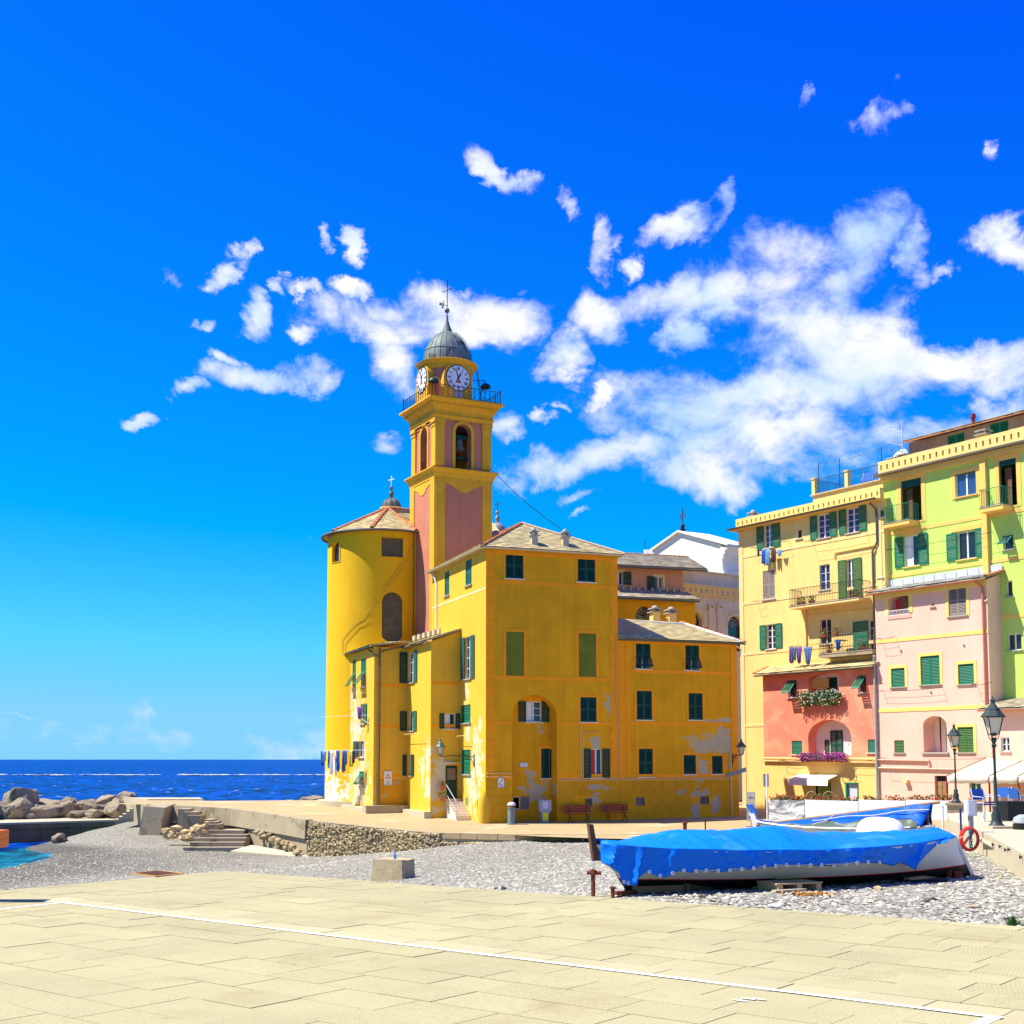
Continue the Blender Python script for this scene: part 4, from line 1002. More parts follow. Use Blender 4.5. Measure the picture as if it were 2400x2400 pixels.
rq = G2.rc(1041, 1672, 1067, 1708); window(ch, G2, rq, 'OO', M.dgreen, lw=.26, rows=1, curtain=M.white, mid=0, sill=M.pale)
mb = MB(); G2.wall(mb, [(0, gz2), (S2s, gz2), (S2s, e2b), (0, e2a)]); mb.build('door_wall', M.yell, ch)
for y in (1601, 1701): zz = G2.sz(1045, y)[1]; band(ch, G2, .01, S2s, zz-.08, zz+.08, M.orange, .014)
s1w = Fw2.s_at(953)
def V(*a, **k): return window(ch, Fw2, Fw2.rc(*a[:4]), *a[4:], **k)
V(957, 1528, 971, 1600, '-O', M.teal, lw=.62); V(957, 1667, 970, 1713, '-O', M.green, lw=.6, rows=1); V(957, 1768, 965, 1818, '-O', M.dgreen, lw=.5, rows=1, cols=1)
e3a = Fw2.sz(953, 1510)[1]
mb = MB(); Fw2.wall(mb, [(s1w, gz2), (0, gz2), (0, e2a), (s1w, e2a)]); mb.build('wing_left_wall', M.yell, ch)
S1s = G1.s_at(953)
e1z = G1.sz(900, 1516)[1]
for q in ((936, 1529, 954, 1601), (937, 1667, 953, 1713), (943, 1769, 956, 1818)):
    r_ = G1.rc(*q); leaf('shutter', G1.p(r_[0], r_[2], .03), G1.U, Z, G1.Nn, min(r_[1], S1s-.02)-r_[0], r_[3]-r_[2], M.dgreen, ch, 0)  # shade on this wall is put into the leaves' darker green
mb = MB(); G1.wall(mb, [(0, gz1), (S1s, gz1), (S1s, e2a), (0, e1z)]); mb.build('wing_front_wall', M.yell, ch)
for y in (1606, 1702, 1818): zz = G1.sz(915, y)[1]; band(ch, G1, .12, S1s, zz-.08, zz+.08, M.orange, .012)
rustic(ch, G1, .2, S1s-.03, G1.sz(915, 1822)[1]-.1, gz1+.6)
s0w = Fw1.s_at(819)
def U_(*a, **k): return window(ch, Fw1, Fw1.rc(*a[:4]), *a[4:], **k)
U_(826, 1546, 834, 1614, 'AA', M.green, sill=M.sill); U_(846, 1543, 858, 1610, 'AA', M.green, sill=M.sill, aang=38)
U_(845, 1650, 855, 1697, '-O', M.green, rows=1, lw=.55); U_(840, 1737, 853, 1775, 'O-', M.dgreen, rows=1, lw=1.1); U_(842, 1808, 853, 1843, 'A', M.green, sill=M.sill, amid=.8)
mb = MB(); Fw1.wall(mb, [(s0w-.8, gz1), (0, gz1), (0, e1z), (s0w-.8, e1z)]); mb.build('wing_end_wall', M.yell, ch)
# shed roofs of the wings
def shed(name, pts, m=M.slate2):
    a, b, c, d = map(Vector, pts); mb = MB(); mb.prism([a, b, c, d], (0, 0, .05)); o = mb.build(name, m, ch); s_ = MB(); slates(s_, a+Z*.05, b+Z*.05, c+Z*.05, d+Z*.05, .28, .34); tag(s_.build('slates', m, o), kind='stuff'); return o
Pw1 = Fw1.p(s0w-.8, e1z)
a = Fw1.p(s0w-.9, e1z+.02)-Fb.U*.25; b = G1.p(-.25, e1z+.02, .2); c = G1.p(S1s+.2, e2a+.35, .1); d = Fw1.p(s0w-.9, e1z+.85)+Fb.U*2.2
shed('wing_roof', (a, b, c, d)); gutter(ch, a-Fb.U*.05, b-Fb.U*.05, .06, M.lampgreen, joints=False)
a = Fw2.p(s1w-2.8, e2a+.02)-Fb.U*.22; b = G2.p(-.22, e2a+.02, .22); c = G2.p(S2s+.05, e2b+.05, .22); d = Vector((*S2, 0))+Vector((-UL.x, -UL.y, 0))*(7.5)+Z*(e2b+.1)
shed('wing_roof', (a, b, c, d)); gutter(ch, a-Fb.U*.03, b-Fb.U*.03, .06, M.gutterd, joints=False)
for k in range(6):
    q = at(972+k*11.5, 1496-k*3.4, 76.5-k*.5); mb = MB(); mb.box(q, (.16, .5, .3), .36); mb.build('roof_stop', M.concl, ch)
mb = MB(); x = G1.s_at(887); zz = e1z-.05
mb.tube([G1.p(x, zz, .12), G1.p(x, gz1+.4, .12)], .055, 7); mb.tube([G1.p(S1s-.05, G1.sz(950, 1512)[1], .1), G1.p(x, zz-.25, .1)], .045, 6); mb.tube([Fw1.p(-.9, e1z-.1, .12), G1.p(-.1, e1z-.45, .15), G1.p(x, e1z-.6, .12)], .045, 6); mb.build('drainpipe', M.gutterd, ch)
mb = MB(); x = F2.s_at(1024); mb.tube([F2.p(Ls+.3, F2.sz(1013, 1345)[1], .2), F2.p(x-.2, F2.sz(1024, 1356)[1], .12), F2.p(x, F2.sz(1024, 1375)[1], .09), F2.p(x, F2.sz(1024, 1475)[1], .09)], .05, 7); mb.build('drainpipe', M.white, ch)
# base plinths along the wings
mb = MB(); zg = PZ(*C1)
o1 = Fw1.p(s0w-1.5, zg-.4, .55); o2 = G1.p(-.55, zg-.4, .45); o3 = G1.p(S1s-.1, zg-.4, .45)
mb.obox(Fw1.p(s0w-1.0, zg-.5, 0), Fw1.U*(-s0w+1.0+.45), Fw1.Nn*.55, Z*.78); mb.build('plinth', M.concl, ch)
mb = MB(); mb.obox(G1.p(-.55, zg-.5, .0), G1.U*(S1s+.55-.01), G1.Nn*.6, Z*.92); mb.build('plinth', M.conc, ch)
mb = MB(); zg = PZ(*C2); mb.obox(Fw2.p(s1w+.62, zg-.5, 0), Fw2.U*(-s1w-.62+.2), Fw2.Nn*.4, Z*.85); mb.build('plinth', M.concl, ch)
# door steps
stp = thing('door_steps', 'short flight of stone steps with white handrail up to green door', 'steps', G2.p(G2d[0]+.4, PZ(*C2), .8))
zd = G2d[2]; zg = PZ(*C2); n = 7
for k in range(n):
    top = zd-.03-k*(zd-zg-.1)/n; d0, d1 = .0+k*.27, .27+k*.27
    mb = MB(); G2.bx(mb, G2d[0]+.02, G2d[1]+.55, zg-.5, top, d0+.001, d1+.03); mb.build('step', M.pale, stp)
mb = MB(); zr0 = zd+.8
for dx in (0.0,):
    mb.tube([G2.p(G2d[0]-.05, zd+.75, .1), G2.p(G2d[0]-.05, zd+.8, .2), G2.p(G2d[0]+.0, zg+.95, n*.27), G2.p(G2d[0]+.0, zg, n*.27)], .018, 6)
    mb.tube([G2.p(G2d[0]-.05, zd+.35, .1), G2.p(G2d[0]+.0, zg+.45, n*.27)], .014, 6); mb.tube([G2.p(G2d[0]-.04, zd+.8, .2), G2.p(G2d[0]-.04, zd-.1, .2)], .016, 6)
mb.build('handrail', M.lgrey, stp)
def flowers(mb_leaf, mb_fl, c, rx, ry, rz, n, nf, ls=.05, fs=.04, hang=0):
    c = Vector(c)
    for k in range(n):
        p = c+Vector((random.gauss(0, .42)*rx, random.gauss(0, .42)*ry, random.uniform(-hang, 1)*rz)); a = Vector((random.gauss(0, 1), random.gauss(0, 1), random.gauss(0, .8))).normalized()*ls*random.uniform(.6, 1.3)
        b = a.cross(Vector((random.gauss(0, 1), random.gauss(0, 1), random.gauss(0, 1)))).normalized()*ls*.6
        mb_leaf.face([p-a, p+b, p+a, p-b])
    for k in range(nf):
        p = c+Vector((random.gauss(0, .45)*rx, random.gauss(0, .5)*ry, random.uniform(-hang*.9, 1.05)*rz)); mb_fl.ico(p, fs*random.uniform(.7, 1.2), 0 if True else 1, .2)
def pot(label, c, r=.14, h=.22, fl=None, n=70, nf=8, spread=1.5, group=None, tall=.3, m=None):
    t = thing('flower_pot', label, 'flower pot', c, group); mb = MB(); mb.lathe(c, [(.001, 0), (r*.7, 0), (r, h), (r*1.1, h), (r*1.1, h-.04), (r*.85, h-.03), (.001, h-.04)], 12); mb.build('pot', m or M.pot, t)
    a, b = MB(), MB(); flowers(a, b, Vector(c)+Z*h, r*spread, r*spread, tall, n, nf if fl else 0, .05, .03); tag(a.build('plant', M.leaf, t, fix=False), kind='stuff')
    if fl: tag(b.build('blossoms', fl, t, fix=False), kind='stuff')
    return t
pot('terracotta flower box hung high on the door steps handrail', G2.p(G2d[0]-.25, zd+.45, .25), .17, .22, M.fl_red, 60, 5)
pot('lower terracotta flower box hung on the door steps handrail', G2.p(G2d[0]-.3, zd-.15, .4), .17, .22, None, 60, 0)
# ================================================================== low annex house
ax = thing('annex_house', 'lower ochre yellow house with orange corner strips joined to the corner house', 'house', Fb.p(sB+3.8, PZ(*Fb.p(sB+3.8, 0).xy)))
Fa = Fac(Fb.p(sB, 0, -.02).xy, UB); La = sC-sB
GBa = PZ(*Fa.p(La, 0).xy)-.5
zta = Fa.sz(1590, 1505)[1]
W = lambda *a, **k: window(ax, Fa, Fa.rc(*a[:4]), *a[4:], **k)
W(1490, 1507, 1524.5, 1567.5, 'AA', M.dgreen, trim=M.orange, sill=M.pale, tm=.12); W(1606, 1511.6, 1638.5, 1571, 'AA', M.dgreen, trim=M.orange, sill=M.pale, tm=.12)
W(1492, 1619, 1528, 1687, 'CC', M.dgreen, trim=M.orange, sill=M.pale); W(1613.6, 1624.6, 1647, 1687, 'CC', M.dgreen, trim=M.orange, sill=M.pale)
W(1497, 1754.6, 1530, 1821, 'CC', M.dgreen, trim=M.orange, sill=M.pale); W(1602, 1769.5, 1631, 1814.7, 'C', M.dgreen, trim=M.orange, sill=M.pale); W(1668.5, 1771.6, 1693.7, 1814, 'C', M.dgreen, trim=M.orange, sill=M.pale)
rg = [Fa.rc(1490, 1868, 1511.7, 1889), Fa.rc(1641, 1866, 1662, 1886)]
for r_ in rg: window(ax, Fa, r_, '--', sill=None, bars=True, cols=1, rows=1, glass=M.bglass, frame=M.sill)
mb = MB(); Fa.wall(mb, [(0, GBa), (La, GBa), (La, zta), (0, zta)]); mb.build('front_wall', M.yel, ax)
for (y0, y1) in ((1571, 1579), (1692, 1699), (1814, 1824)):
    z0, z1 = Fa.sz(1590, y1)[1], Fa.sz(1590, y0)[1]; band(ax, Fa, .75, La-.42, z0, z1, M.orange, .018)
band(ax, Fa, .42, La-.42, zta-.16, zta-.02, M.orange, .017, 'frieze')
zq = Fa.sz(1590, 1824)[1]; k = 0
while zq < zta-.05:
    for (a, b) in ((.02, .44), (.46, .74), (La-.42, La)):
        mb = MB(); Fa.bx(mb, a, b-.004, zq+.006, min(zq+.445, zta-.03)-.006, .001, .026); mb.build('quoin', M.orange, ax)
    zq += .445; k += 1
rustic(ax, Fa, .02, La-.02, Fa.sz(1590, 1830)[1], GBa+.75, skip=rg)
Er = Fa.p(La, 0); bkv = -Fa.Nn*7.0
mb = MB(); mb.face([Er+Z*GBa, Er+bkv+Z*GBa, Er+bkv+Z*zta, Er+Z*zta]); mb.face([Fa.p(0, GBa)+bkv, Fa.p(0, zta)+bkv, Er+bkv+Z*zta, Er+bkv+Z*GBa]); mb.build('side_wall', M.orange, ax)
eL = Fa.p(-.02, zta+.06, .32); eR = Fa.p(La+.35, zta+.06, .32); rL = Fa.p(-.02, zta+1.62, -3.6); rR = Fa.p(La-1.6, zta+1.5, -3.6); kL = Fa.p(-.02, zta+.06, -7.2); kR = Fa.p(La+.35, zta+.06, -7.2)
mb = MB(); mb.face([eL, eR, rR, rL]); mb.face([rL, rR, kR, kL]); mb.face([eR, kR, rR]); mb.face([eL, kL, kR, eR]); mb.face([eL, rL, kL]); roof = mb.build('roof', M.slate2, ax)
s_ = MB(); slates(s_, eL, eR, rR, rL, .28, .36); slates(s_, eR, kR, rR, rR, .3, .36); tag(s_.build('slates', M.slate2, roof), kind='stuff')
ridge_tiles(roof, eR+Z*.03, rR+Z*.05, .1, .34)
gutter(ax, eL+Fa.Nn*.05-Z*.03, eR+Fa.Nn*.05-Z*.03, .08, M.lampgreen, joints=False)
mb = MB()
for (o1, o2, zz) in ((.25, .1, .1), (.45, .35, .22)):
    mb.tube([rL+Vector((0, 0, -.42+zz))-Fa.Nn*-.4, rR+Vector((0, 0, -.32+zz))+Fa.Nn*.5, eR+Z*.22-Fa.U*.5-Fa.Nn*.3, eR-Fa.U*.2+Z*.05], .06, 6)
mb.build('roof_pipe', M.lgrey, ax)
for px, py in ((1535, 1457), (1573, 1460)): chimney(roof, at(px, py, 77.5), .48, .55, M.yell2, rz=.36)
mb = MB(); q = at(1610, 1478, 75.5); mb.box(q-Z*.2, (1.3, 1.0, .6), .36); o = mb.build('skylight_box', M.orange, roof); mb = MB(); mb.box(q+Z*.16, (2.1, 1.4, .08), .36); mb.build('skylight_roof', M.terra, o)
mb = MB(); x = Fa.s_at(1712); mb.tube([Fa.p(x, GBa+.5, .06), Fa.p(x, Fa.sz(1712, 1760)[1], .06)], .03, 6); mb.build('drainpipe', M.pale, ax); mb = MB(); mb.tube([Fa.p(La-.1, zta-.1, .15), Fa.p(La+.2, zta-.3, .1), Fa.p(La+.2, zta-.7, .0), Fa.p(La+.05, zta-.9, -.1)], .05, 6); mb.build('drainpipe', M.pale, ax)

# ================================================================== church: apse, nave, front, lantern domes
cz0 = EZ-3.4
cu = thing('church', 'basilica with rounded yellow apse, slate roofs, white gable and cream stone front', 'church', (APC.x, APC.y, EZ-2.7))
ez = at(889, 1243, 82-APR).z
mb = MB(); c = Vector((APC.x, APC.y, 0))
a0, a1 = R(150), R(375)
nseg = 60; ang = [a0+(a1-a0)*i/nseg for i in range(nseg+1)]
def apang(px):      # angle on the apse seen at a picture column
    best = None
    for i in range(2000):
        a = R(150)+R(225)*i/2000; x, y = c.x+APR*math.cos(a), c.y+APR*math.sin(a)
        q = 1200+FPX*x/y*1.0
        nx = math.cos(a)*x+math.sin(a)*y
        if nx < 0 and (best is None or abs(q-px) < best[0]): best = (abs(q-px), a)
    return best[1]
mb.lathe(c, [(APR-.5, cz0), (APR, cz0), (APR, ez), (APR-.5, ez), (APR-.5, cz0)], 96)
apw = mb.build('apse_wall', M.apsey, cu, True)
cutters = []
def ap_patch(px0, py0, px1, py1, m, name, d=.05, arch=0, frame=None, both=False):
    A0, A1 = apang(px0), apang(px1); am = (A0+A1)/2; p = c+Vector((math.cos(am), math.sin(am), 0))*APR
    f = Fac(p.xy, Vector((-math.sin(am), math.cos(am))) if (-math.sin(am)) > 0 else Vector((math.sin(am), -math.cos(am))))
    hw = APR*abs(math.sin((A1-A0)/2)); z1 = f.sz((px0+px1)/2, py0)[1]; z0 = f.sz((px0+px1)/2, py1)[1]
    k = 12
    if arch: out = [(-hw, z0), (hw, z0)]+[(hw*math.cos(math.pi*i/k), z1-hw+hw*math.sin(math.pi*i/k)) for i in range(k+1)]
    else: out = [(-hw, z0), (hw, z0), (hw, z1), (-hw, z1)]
    if both: out = [(hw*math.cos(math.pi+math.pi*i/k), z0+hw*.7+hw*.7*math.sin(math.pi+math.pi*i/k)) for i in range(k+1)]+[(hw*math.cos(math.pi*i/k), z1-hw+hw*math.sin(math.pi*i/k)) for i in range(k+1)]
    return f, out, hw, z0, z1
for q in ((891, 1260, 942, 1305, M.board, 0, False), (893, 1387, 942, 1505, M.board, 1, True), (775, 1270, 792, 1318, M.glass, 1, False)):
    f, out, hw, z0, z1 = ap_patch(*q[:4], q[4], 'x', arch=q[5], both=q[6]); dd = APR*(1-math.cos(math.asin(min(.99, hw/APR))))
    cm = MB(); cm.prism([f.p(a, z, -1.2) for a, z in out], f.Nn*2.2); cutters.append(cm)
    mb = MB(); mb.prism([f.p(a*1.03, z, -dd-.34) for a, z in out], f.Nn*.16); w_ = mb.build('apse_window', q[4], cu)
    mb = MB(); n = len(out)          # flat raised band following the round wall
    def cyl(a, z, e): an = math.asin(max(-.98, min(.98, a/APR))); return f.p(0, z)-f.Nn*APR+(f.Nn*math.cos(an)+f.U*math.sin(an))*(APR+e)
    o2 = [(a*1.16, (z-(z0+z1)/2)*1.06+(z0+z1)/2) for a, z in out]
    for i in range(n):
        j = (i+1) % n; k_ = 4
        A_ = [Vector(out[i]).lerp(Vector(out[j]), t/k_) for t in range(k_+1)]; B_ = [Vector(o2[i]).lerp(Vector(o2[j]), t/k_) for t in range(k_+1)]
        mb.grid([[cyl(*v_, -.05) for v_ in A_], [cyl(*v_, .035) for v_ in A_], [cyl(*v_, .035) for v_ in B_], [cyl(*v_, -.01) for v_ in B_]])
    mb.build('surround', M.apsey, w_)
    if q[4] is M.board:
        for k in range(1, 6 if q[6] else 1):
            zz = z0+(z1-z0)*k/6; mb = MB(); f.bx(mb, -hw*.97, hw*.97, zz, zz+.035, -dd-.185, -dd-.16); mb.build('board_batten', M.board, w_)
for cm in cutters:                # cut the window openings into the round wall
    co = cm.build('cutter', M.apsey); md = apw.modifiers.new('cut', 'BOOLEAN'); md.object = co; md.solver = 'EXACT'
    bpy.context.view_layer.update(); me = bpy.data.meshes.new_from_object(apw.evaluated_get(bpy.context.evaluated_depsgraph_get()))
    apw.modifiers.clear(); apw.data = me; bpy.data.objects.remove(co)
apw.data.name = 'apse_wall'
def on_apse(px, py, e=.03):
    a = apang(px); p = c+Vector((math.cos(a), math.sin(a), 0))*(APR+e); p.z = at(px, py, p.y).z; return p
for k, ln in enumerate((((802,1530),(802,1498),(829,1462),(846,1448),(857,1425),(877,1401),(888,1397)), ((808,1540),(808,1508),(840,1465),(849,1460),(866,1433),(882,1413),(888,1411)), ((889,1382),(918,1352),(966,1272)), ((889,1392),(925,1356),(966,1285)))):
    pts = []
    for (x0, y0), (x1, y1) in zip(ln, ln[1:]): pts += [on_apse(x0+(x1-x0)*t/4, y0+(y1-y0)*t/4) for t in range(4)]
    mb = MB(); mb.tube(pts+[on_apse(*ln[-1])], .010, 5); mb.build('wall_cable', M.oldwood, cu)
# apse roof: faceted half cone
apx = Vector((APC.x+.35, APC.y+.4, at(892, 1190, 82).z)); ovr = APR+.32; fac_ang = [R(150), R(195), R(232), R(270), R(312), R(360)]
rim = [c+Vector((ovr*math.cos(a), ovr*math.sin(a), ez+.05)) for a in [R(150)+R(215)*i/48 for i in range(49)]]
mb = MB()
for i in range(48): mb.face([rim[i], rim[i+1], apx])
ri = apx+Vector((6.5, 3.2, .05))
mb.face([rim[48], ri+Vector((1, -4, -1.9)), ri, apx]); mb.face([apx, ri, ri+Vector((-1, 6, -2)), rim[0]])
rfo = mb.build('apse_roof', M.slate2, cu)
s_ = MB()
for i in range(0, 48, 4): slates(s_, rim[i], rim[i+4], apx, apx, .26, .3)
slates(s_, rim[48], ri+Vector((1, -4, -1.9)), ri, apx, .28, .34); tag(s_.build('slates', M.slate2, rfo), kind='stuff')
for i in (16, 26, 36): ridge_tiles(rfo, rim[i]+Z*.06, apx+Z*.08, .13, .36)
ridge_tiles(rfo, apx+Z*.05, ri+Z*.05, .12, .36)
mb = MB(); mb.tube([p+(p-Vector((c.x, c.y, p.z))).normalized()*.06-Z*.04 for p in rim], .075, 7); mb.build('gutter', M.gutterd, cu)
mb = MB(); q = at(969, 1245, 79.5); mb.tube([q, Vector((q.x, q.y, at(969, 1490, 79.4).z))], .06, 7); mb.build('drainpipe', M.gutterd, cu)
mb = MB(); mb.lathe(c, [(APR, EZ-3.3), (APR+.5, EZ-3.3), (APR+.5, EZ-2.55), (APR, EZ-2.55)], 60, a0, a1); mb.build('apse_plinth', M.concl, cu)
def lantern(B, p, r, hd, m, cross, drumh=.5, drumm=None, ribs=12, crossm=None):
    p = Vector(p); mb = MB(); mb.lathe(p, [(r*.98, -drumh), (r*.98, 0), (r*1.2, .02), (r*1.2, .1), (r, .12)], 24); o = mb.build('lantern_drum', drumm or M.yell2, B, True)
    mb = MB(); pf = [(r*math.cos(t), .1+hd*math.sin(t)) for t in [R(90)*i/8 for i in range(8)]]; zt_ = .1+hd
    mb.lathe(p, pf+[(r*.2, zt_), (r*.2, zt_+.25), (r*.28, zt_+.27), (r*.28, zt_+.35), (r*.1, zt_+.5), (.04, zt_+.6)], 24); mb.ico(p+Z*(zt_+.72), .14, 2)
    for k in range(ribs):
        a = 2*math.pi*k/ribs; mb.tube([p+Vector((r_*1.01*math.cos(a), r_*1.01*math.sin(a), z)) for r_, z in pf], .03, 4, False)
    mb.build('lantern_dome', m, o, True)
    mb = MB(); b = p+Z*(zt_+.8); mb.tube([b, b+Z*cross], .03, 5); mb.tube([b+Z*cross*.68-Vector((cross*.22, .1, .05)), b+Z*cross*.68+Vector((cross*.22, -.1, .05))], .03, 5)
    for q in (b+Z*cross, b+Z*cross*.68-Vector((cross*.22, .1, .05)), b+Z*cross*.68+Vector((cross*.22, -.1, .05))): mb.ico(q, .055, 1)
    mb.build('cross', crossm or M.iron, o); return o
lantern(cu, at(917, 1194, 90), .68, .72, mat('grey_lead', (.12, .12, .10), .6, .3, 2), .75, crossm=M.white)
lantern(cu, at(1166, 1252, 88), .62, .72, mat('pale_lead', (.26, .25, .27), .5, .2, 2), .7, drumh=1.6, drumm=M.orange, ribs=0)
# nave: upper slate roof, rose clerestory, lower roof, aisle wall
dN = Vector((1, .33, 0)).normalized(); nN = Vector((dN.y, -dN.x, 0))
Fnv = Fac(at(1441, HOR, 88).xy, dN.xy)
def nvp(px, py, d=0): s0_, z = Fnv.sz(px, py); return Fnv.p(s0_, z, d)
zc1 = Fnv.sz(1500, 1338)[1]; zc0 = Fnv.sz(1500, 1381)[1]; LN_ = Fnv.s_at(1575)
for q in ((1441, 1340, 1460, 1370), (1535, 1352, 1553, 1383)): window(cu, Fnv, Fnv.rc(*q), '-O' if q[0] < 1500 else 'O-', M.dgreen, glass=M.glass, trim=M.yell2, tm=.16, rows=1, lw=.6)
mb = MB(); Fnv.wall(mb, [(-1, zc0-1.5), (LN_+1, zc0-1.5), (LN_+1, zc1+.5), (-1, zc1+.5)]); mb.build('clerestory_wall', mat('rose_clerestory', (.62, .27, .13), .85, .12, 1.5, .2), cu)
a = nvp(1436, 1322, .5); b = nvp(1640, 1348, .5); b2 = nvp(1668, 1352, .5)
a = Fnv.p(-1, zc1+.2, .6); b = Fnv.p(Fnv.s_at(1655), zc1+.2, .6); fk = Fnv.off(-5); cR = fk.p(fk.s_at(1618), fk.sz(1520, 1303)[1]); cL = fk.p(-1.5, cR.z)
mb = MB(); mb.prism([a, b, cR, cL], (0, 0, .06)); nr = mb.build('nave_roof', M.slate, cu); s_ = MB(); slates(s_, a+Z*.06, b+Z*.06, cR+Z*.06, cL+Z*.06, .34, .42); tag(s_.build('slates', M.slate, nr), kind='stuff'); ridge_tiles(nr, cL+Z*.08, cR+Z*.08, .1, .4)
gutter(cu, a-Z*.02, b-Z*.02, .1, M.gutterd, joints=False)
a = Fnv.p(-1, zc0-.9, 1.9); b = Fnv.p(LN_+1.3, zc0-.9, 1.9); cR = Fnv.p(LN_+1.3, zc0-.12, .02); cL = Fnv.p(-1, zc0-.12, .02)
mb = MB(); mb.prism([a, b, cR, cL], (0, 0, .06)); nr = mb.build('aisle_roof', M.slate, cu); s_ = MB(); slates(s_, a+Z*.06, b+Z*.06, cR+Z*.06, cL+Z*.06, .3, .36); tag(s_.build('slates', M.slate, nr), kind='stuff')
gutter(cu, a-Z*.02, b-Z*.02, .09, M.lampgreen, joints=False)
for k in range(9): mb = MB(); q = Fnv.p(.6+k*.55, zc0-.02, .2); mb.box(q, (.12, .3, .22), .3); mb.build('roof_stop', M.concl, cu)
Fai = Fnv.off(1.5); 
r_ = Fai.rc(1490, 1421, 1532, 1470); Fai.hole(r_, (r_[1]-r_[0])*.5, .3); mb = MB(); Fai.bx(mb, r_[0]-.1, r_[1]+.1, r_[2]-.1, r_[3]+.1, -.35, -.3); w_ = mb.build('lunette', M.glass, cu)
mb = MB()
cx, cz = (r_[0]+r_[1])/2, r_[3]-(r_[1]-r_[0])*.5
for k in range(1, 6): t = math.pi*k/6; mb.tube([Fai.p(cx, cz, -.28), Fai.p(cx+math.cos(t)*1.2, cz+math.sin(t)*1.2, -.28)], .02, 4)
mb.build('glazing_bars', M.iron, w_)
mb = MB(); Fai.wall(mb, [(-1, zc0-6), (LN_+1.2, zc0-6), (LN_+1.2, zc0-.92), (-1, zc0-.92)]); mb.build('aisle_wall', M.yel, cu)
# cream stone front
dF = Vector((.817, .577)); Ff = Fac(at(1568, HOR, 92).xy, dF)
Lf = 14; ztf = Ff.sz(1568, 1330)[1]; zco = Ff.sz(1568, 1365)[1]
for (x0, y0, x1, y1) in ((1602, 1430, 1646, 1492), (1706, 1444, 1742, 1495)):
    r_ = Ff.rc(x0, y0, x1, y1); r_[2] -= 1.0; Ff.hole(r_, (r_[1]-r_[0])*.5, .35); mb = MB(); Ff.bx(mb, r_[0]-.1, r_[1]+.1, r_[2]-.1, r_[3]+.1, -.42, -.36); w_ = mb.build('lunette', M.glass, cu)
    cx, cz, rr_ = (r_[0]+r_[1])/2, r_[3]-(r_[1]-r_[0])*.5, (r_[1]-r_[0])*.5
    mb = MB()
    for k in range(1, 6): t = math.pi*k/6; mb.tube([Ff.p(cx, cz, -.33), Ff.p(cx+math.cos(t)*rr_, cz+math.sin(t)*rr_, -.33)], .022, 4)
    for q in (.45, .75): mb.tube([Ff.p(cx+math.cos(R(180)*k/12)*rr_*q, cz+math.sin(R(180)*k/12)*rr_*q, -.33) for k in range(13)], .022, 4)
    mb.build('glazing_bars', M.sill, w_)
    mb = MB(); mb.tube([Ff.p(cx+math.cos(R(180)*k/16)*rr_*1.2, cz+math.sin(R(180)*k/16)*rr_*1.2, .02) for k in range(17)], .11, 6); mb.build('archivolt', M.ctan, w_)
mb = MB(); Ff.wall(mb, [(0, EZ-3.6), (Lf, EZ-3.6), (Lf, ztf), (0, ztf)])
mb.face([Ff.p(0, EZ-3.6), Ff.p(0, ztf), Ff.p(0, ztf, -1.2), Ff.p(0, EZ-3.6, -1.2)]); mb.face([Ff.p(0, ztf), Ff.p(Lf, ztf), Ff.p(Lf, ztf, -1.2), Ff.p(0, ztf, -1.2)]); mb.build('facade_wall', M.ctan, cu)
mb = MB(); 
for (z0, z1, d) in ((zco-.12, zco, .55), (zco-.32, zco-.121, .4), (zco-.75, zco-.6, .18), (zco-.6, zco-.321, .25), (ztf-.12, ztf+.02, .12), (zco-1.9, zco-1.78, .1)): Ff.bx(mb, -d*.8, Lf, z0, z1, -.3, d)
mb.build('cornice', mat('ochre_cornice', (.80, .58, .24), .85, .15, 1.5, .3), cu)
for k in range(15): mb = MB(); x = .35+k*.55; Ff.bx(mb, x, x+.24, zco-.55, zco-.325, .25, .40); mb.build('bracket', M.ctan, cu)
for px in (1590, 1670, 1690):
    s0_ = Ff.s_at(px); zc_ = Ff.sz(px, 1425)[1]; mb = MB(); Ff.bx(mb, s0_-.28, s0_+.28, zc_-5, zc_, .0, .14); o = mb.build('pilaster', M.ctan, cu)
    mb = MB(); Ff.bx(mb, s0_-.36, s0_+.36, zc_+.12, zc_+.2, 0, .24)
    for sg in (-1, 1): mb.tube([Ff.p(s0_+sg*(.27-.13*math.exp(-t*.22)*0)+sg*.0+math.cos(t)*.13*(1-t/14), zc_+math.sin(t)*.13*(1-t/14), .18) for t in [i*.6 for i in range(18)]], .03, 5)
    mb.build('volute_capital', M.ctan, o)
mb = MB()
for px in (1600, 1640, 1685, 1720):
    s0_ = Ff.s_at(px); zz = Ff.sz(px, 1402)[1]; mb.tube([Ff.p(s0_-.6+1.2*t, zz-.35*math.sin(math.pi*t)+.1*abs(math.sin(9*t)), .02) for t in [i/14 for i in range(15)]], .045, 5)
mb.build('garland', M.ctan, cu)
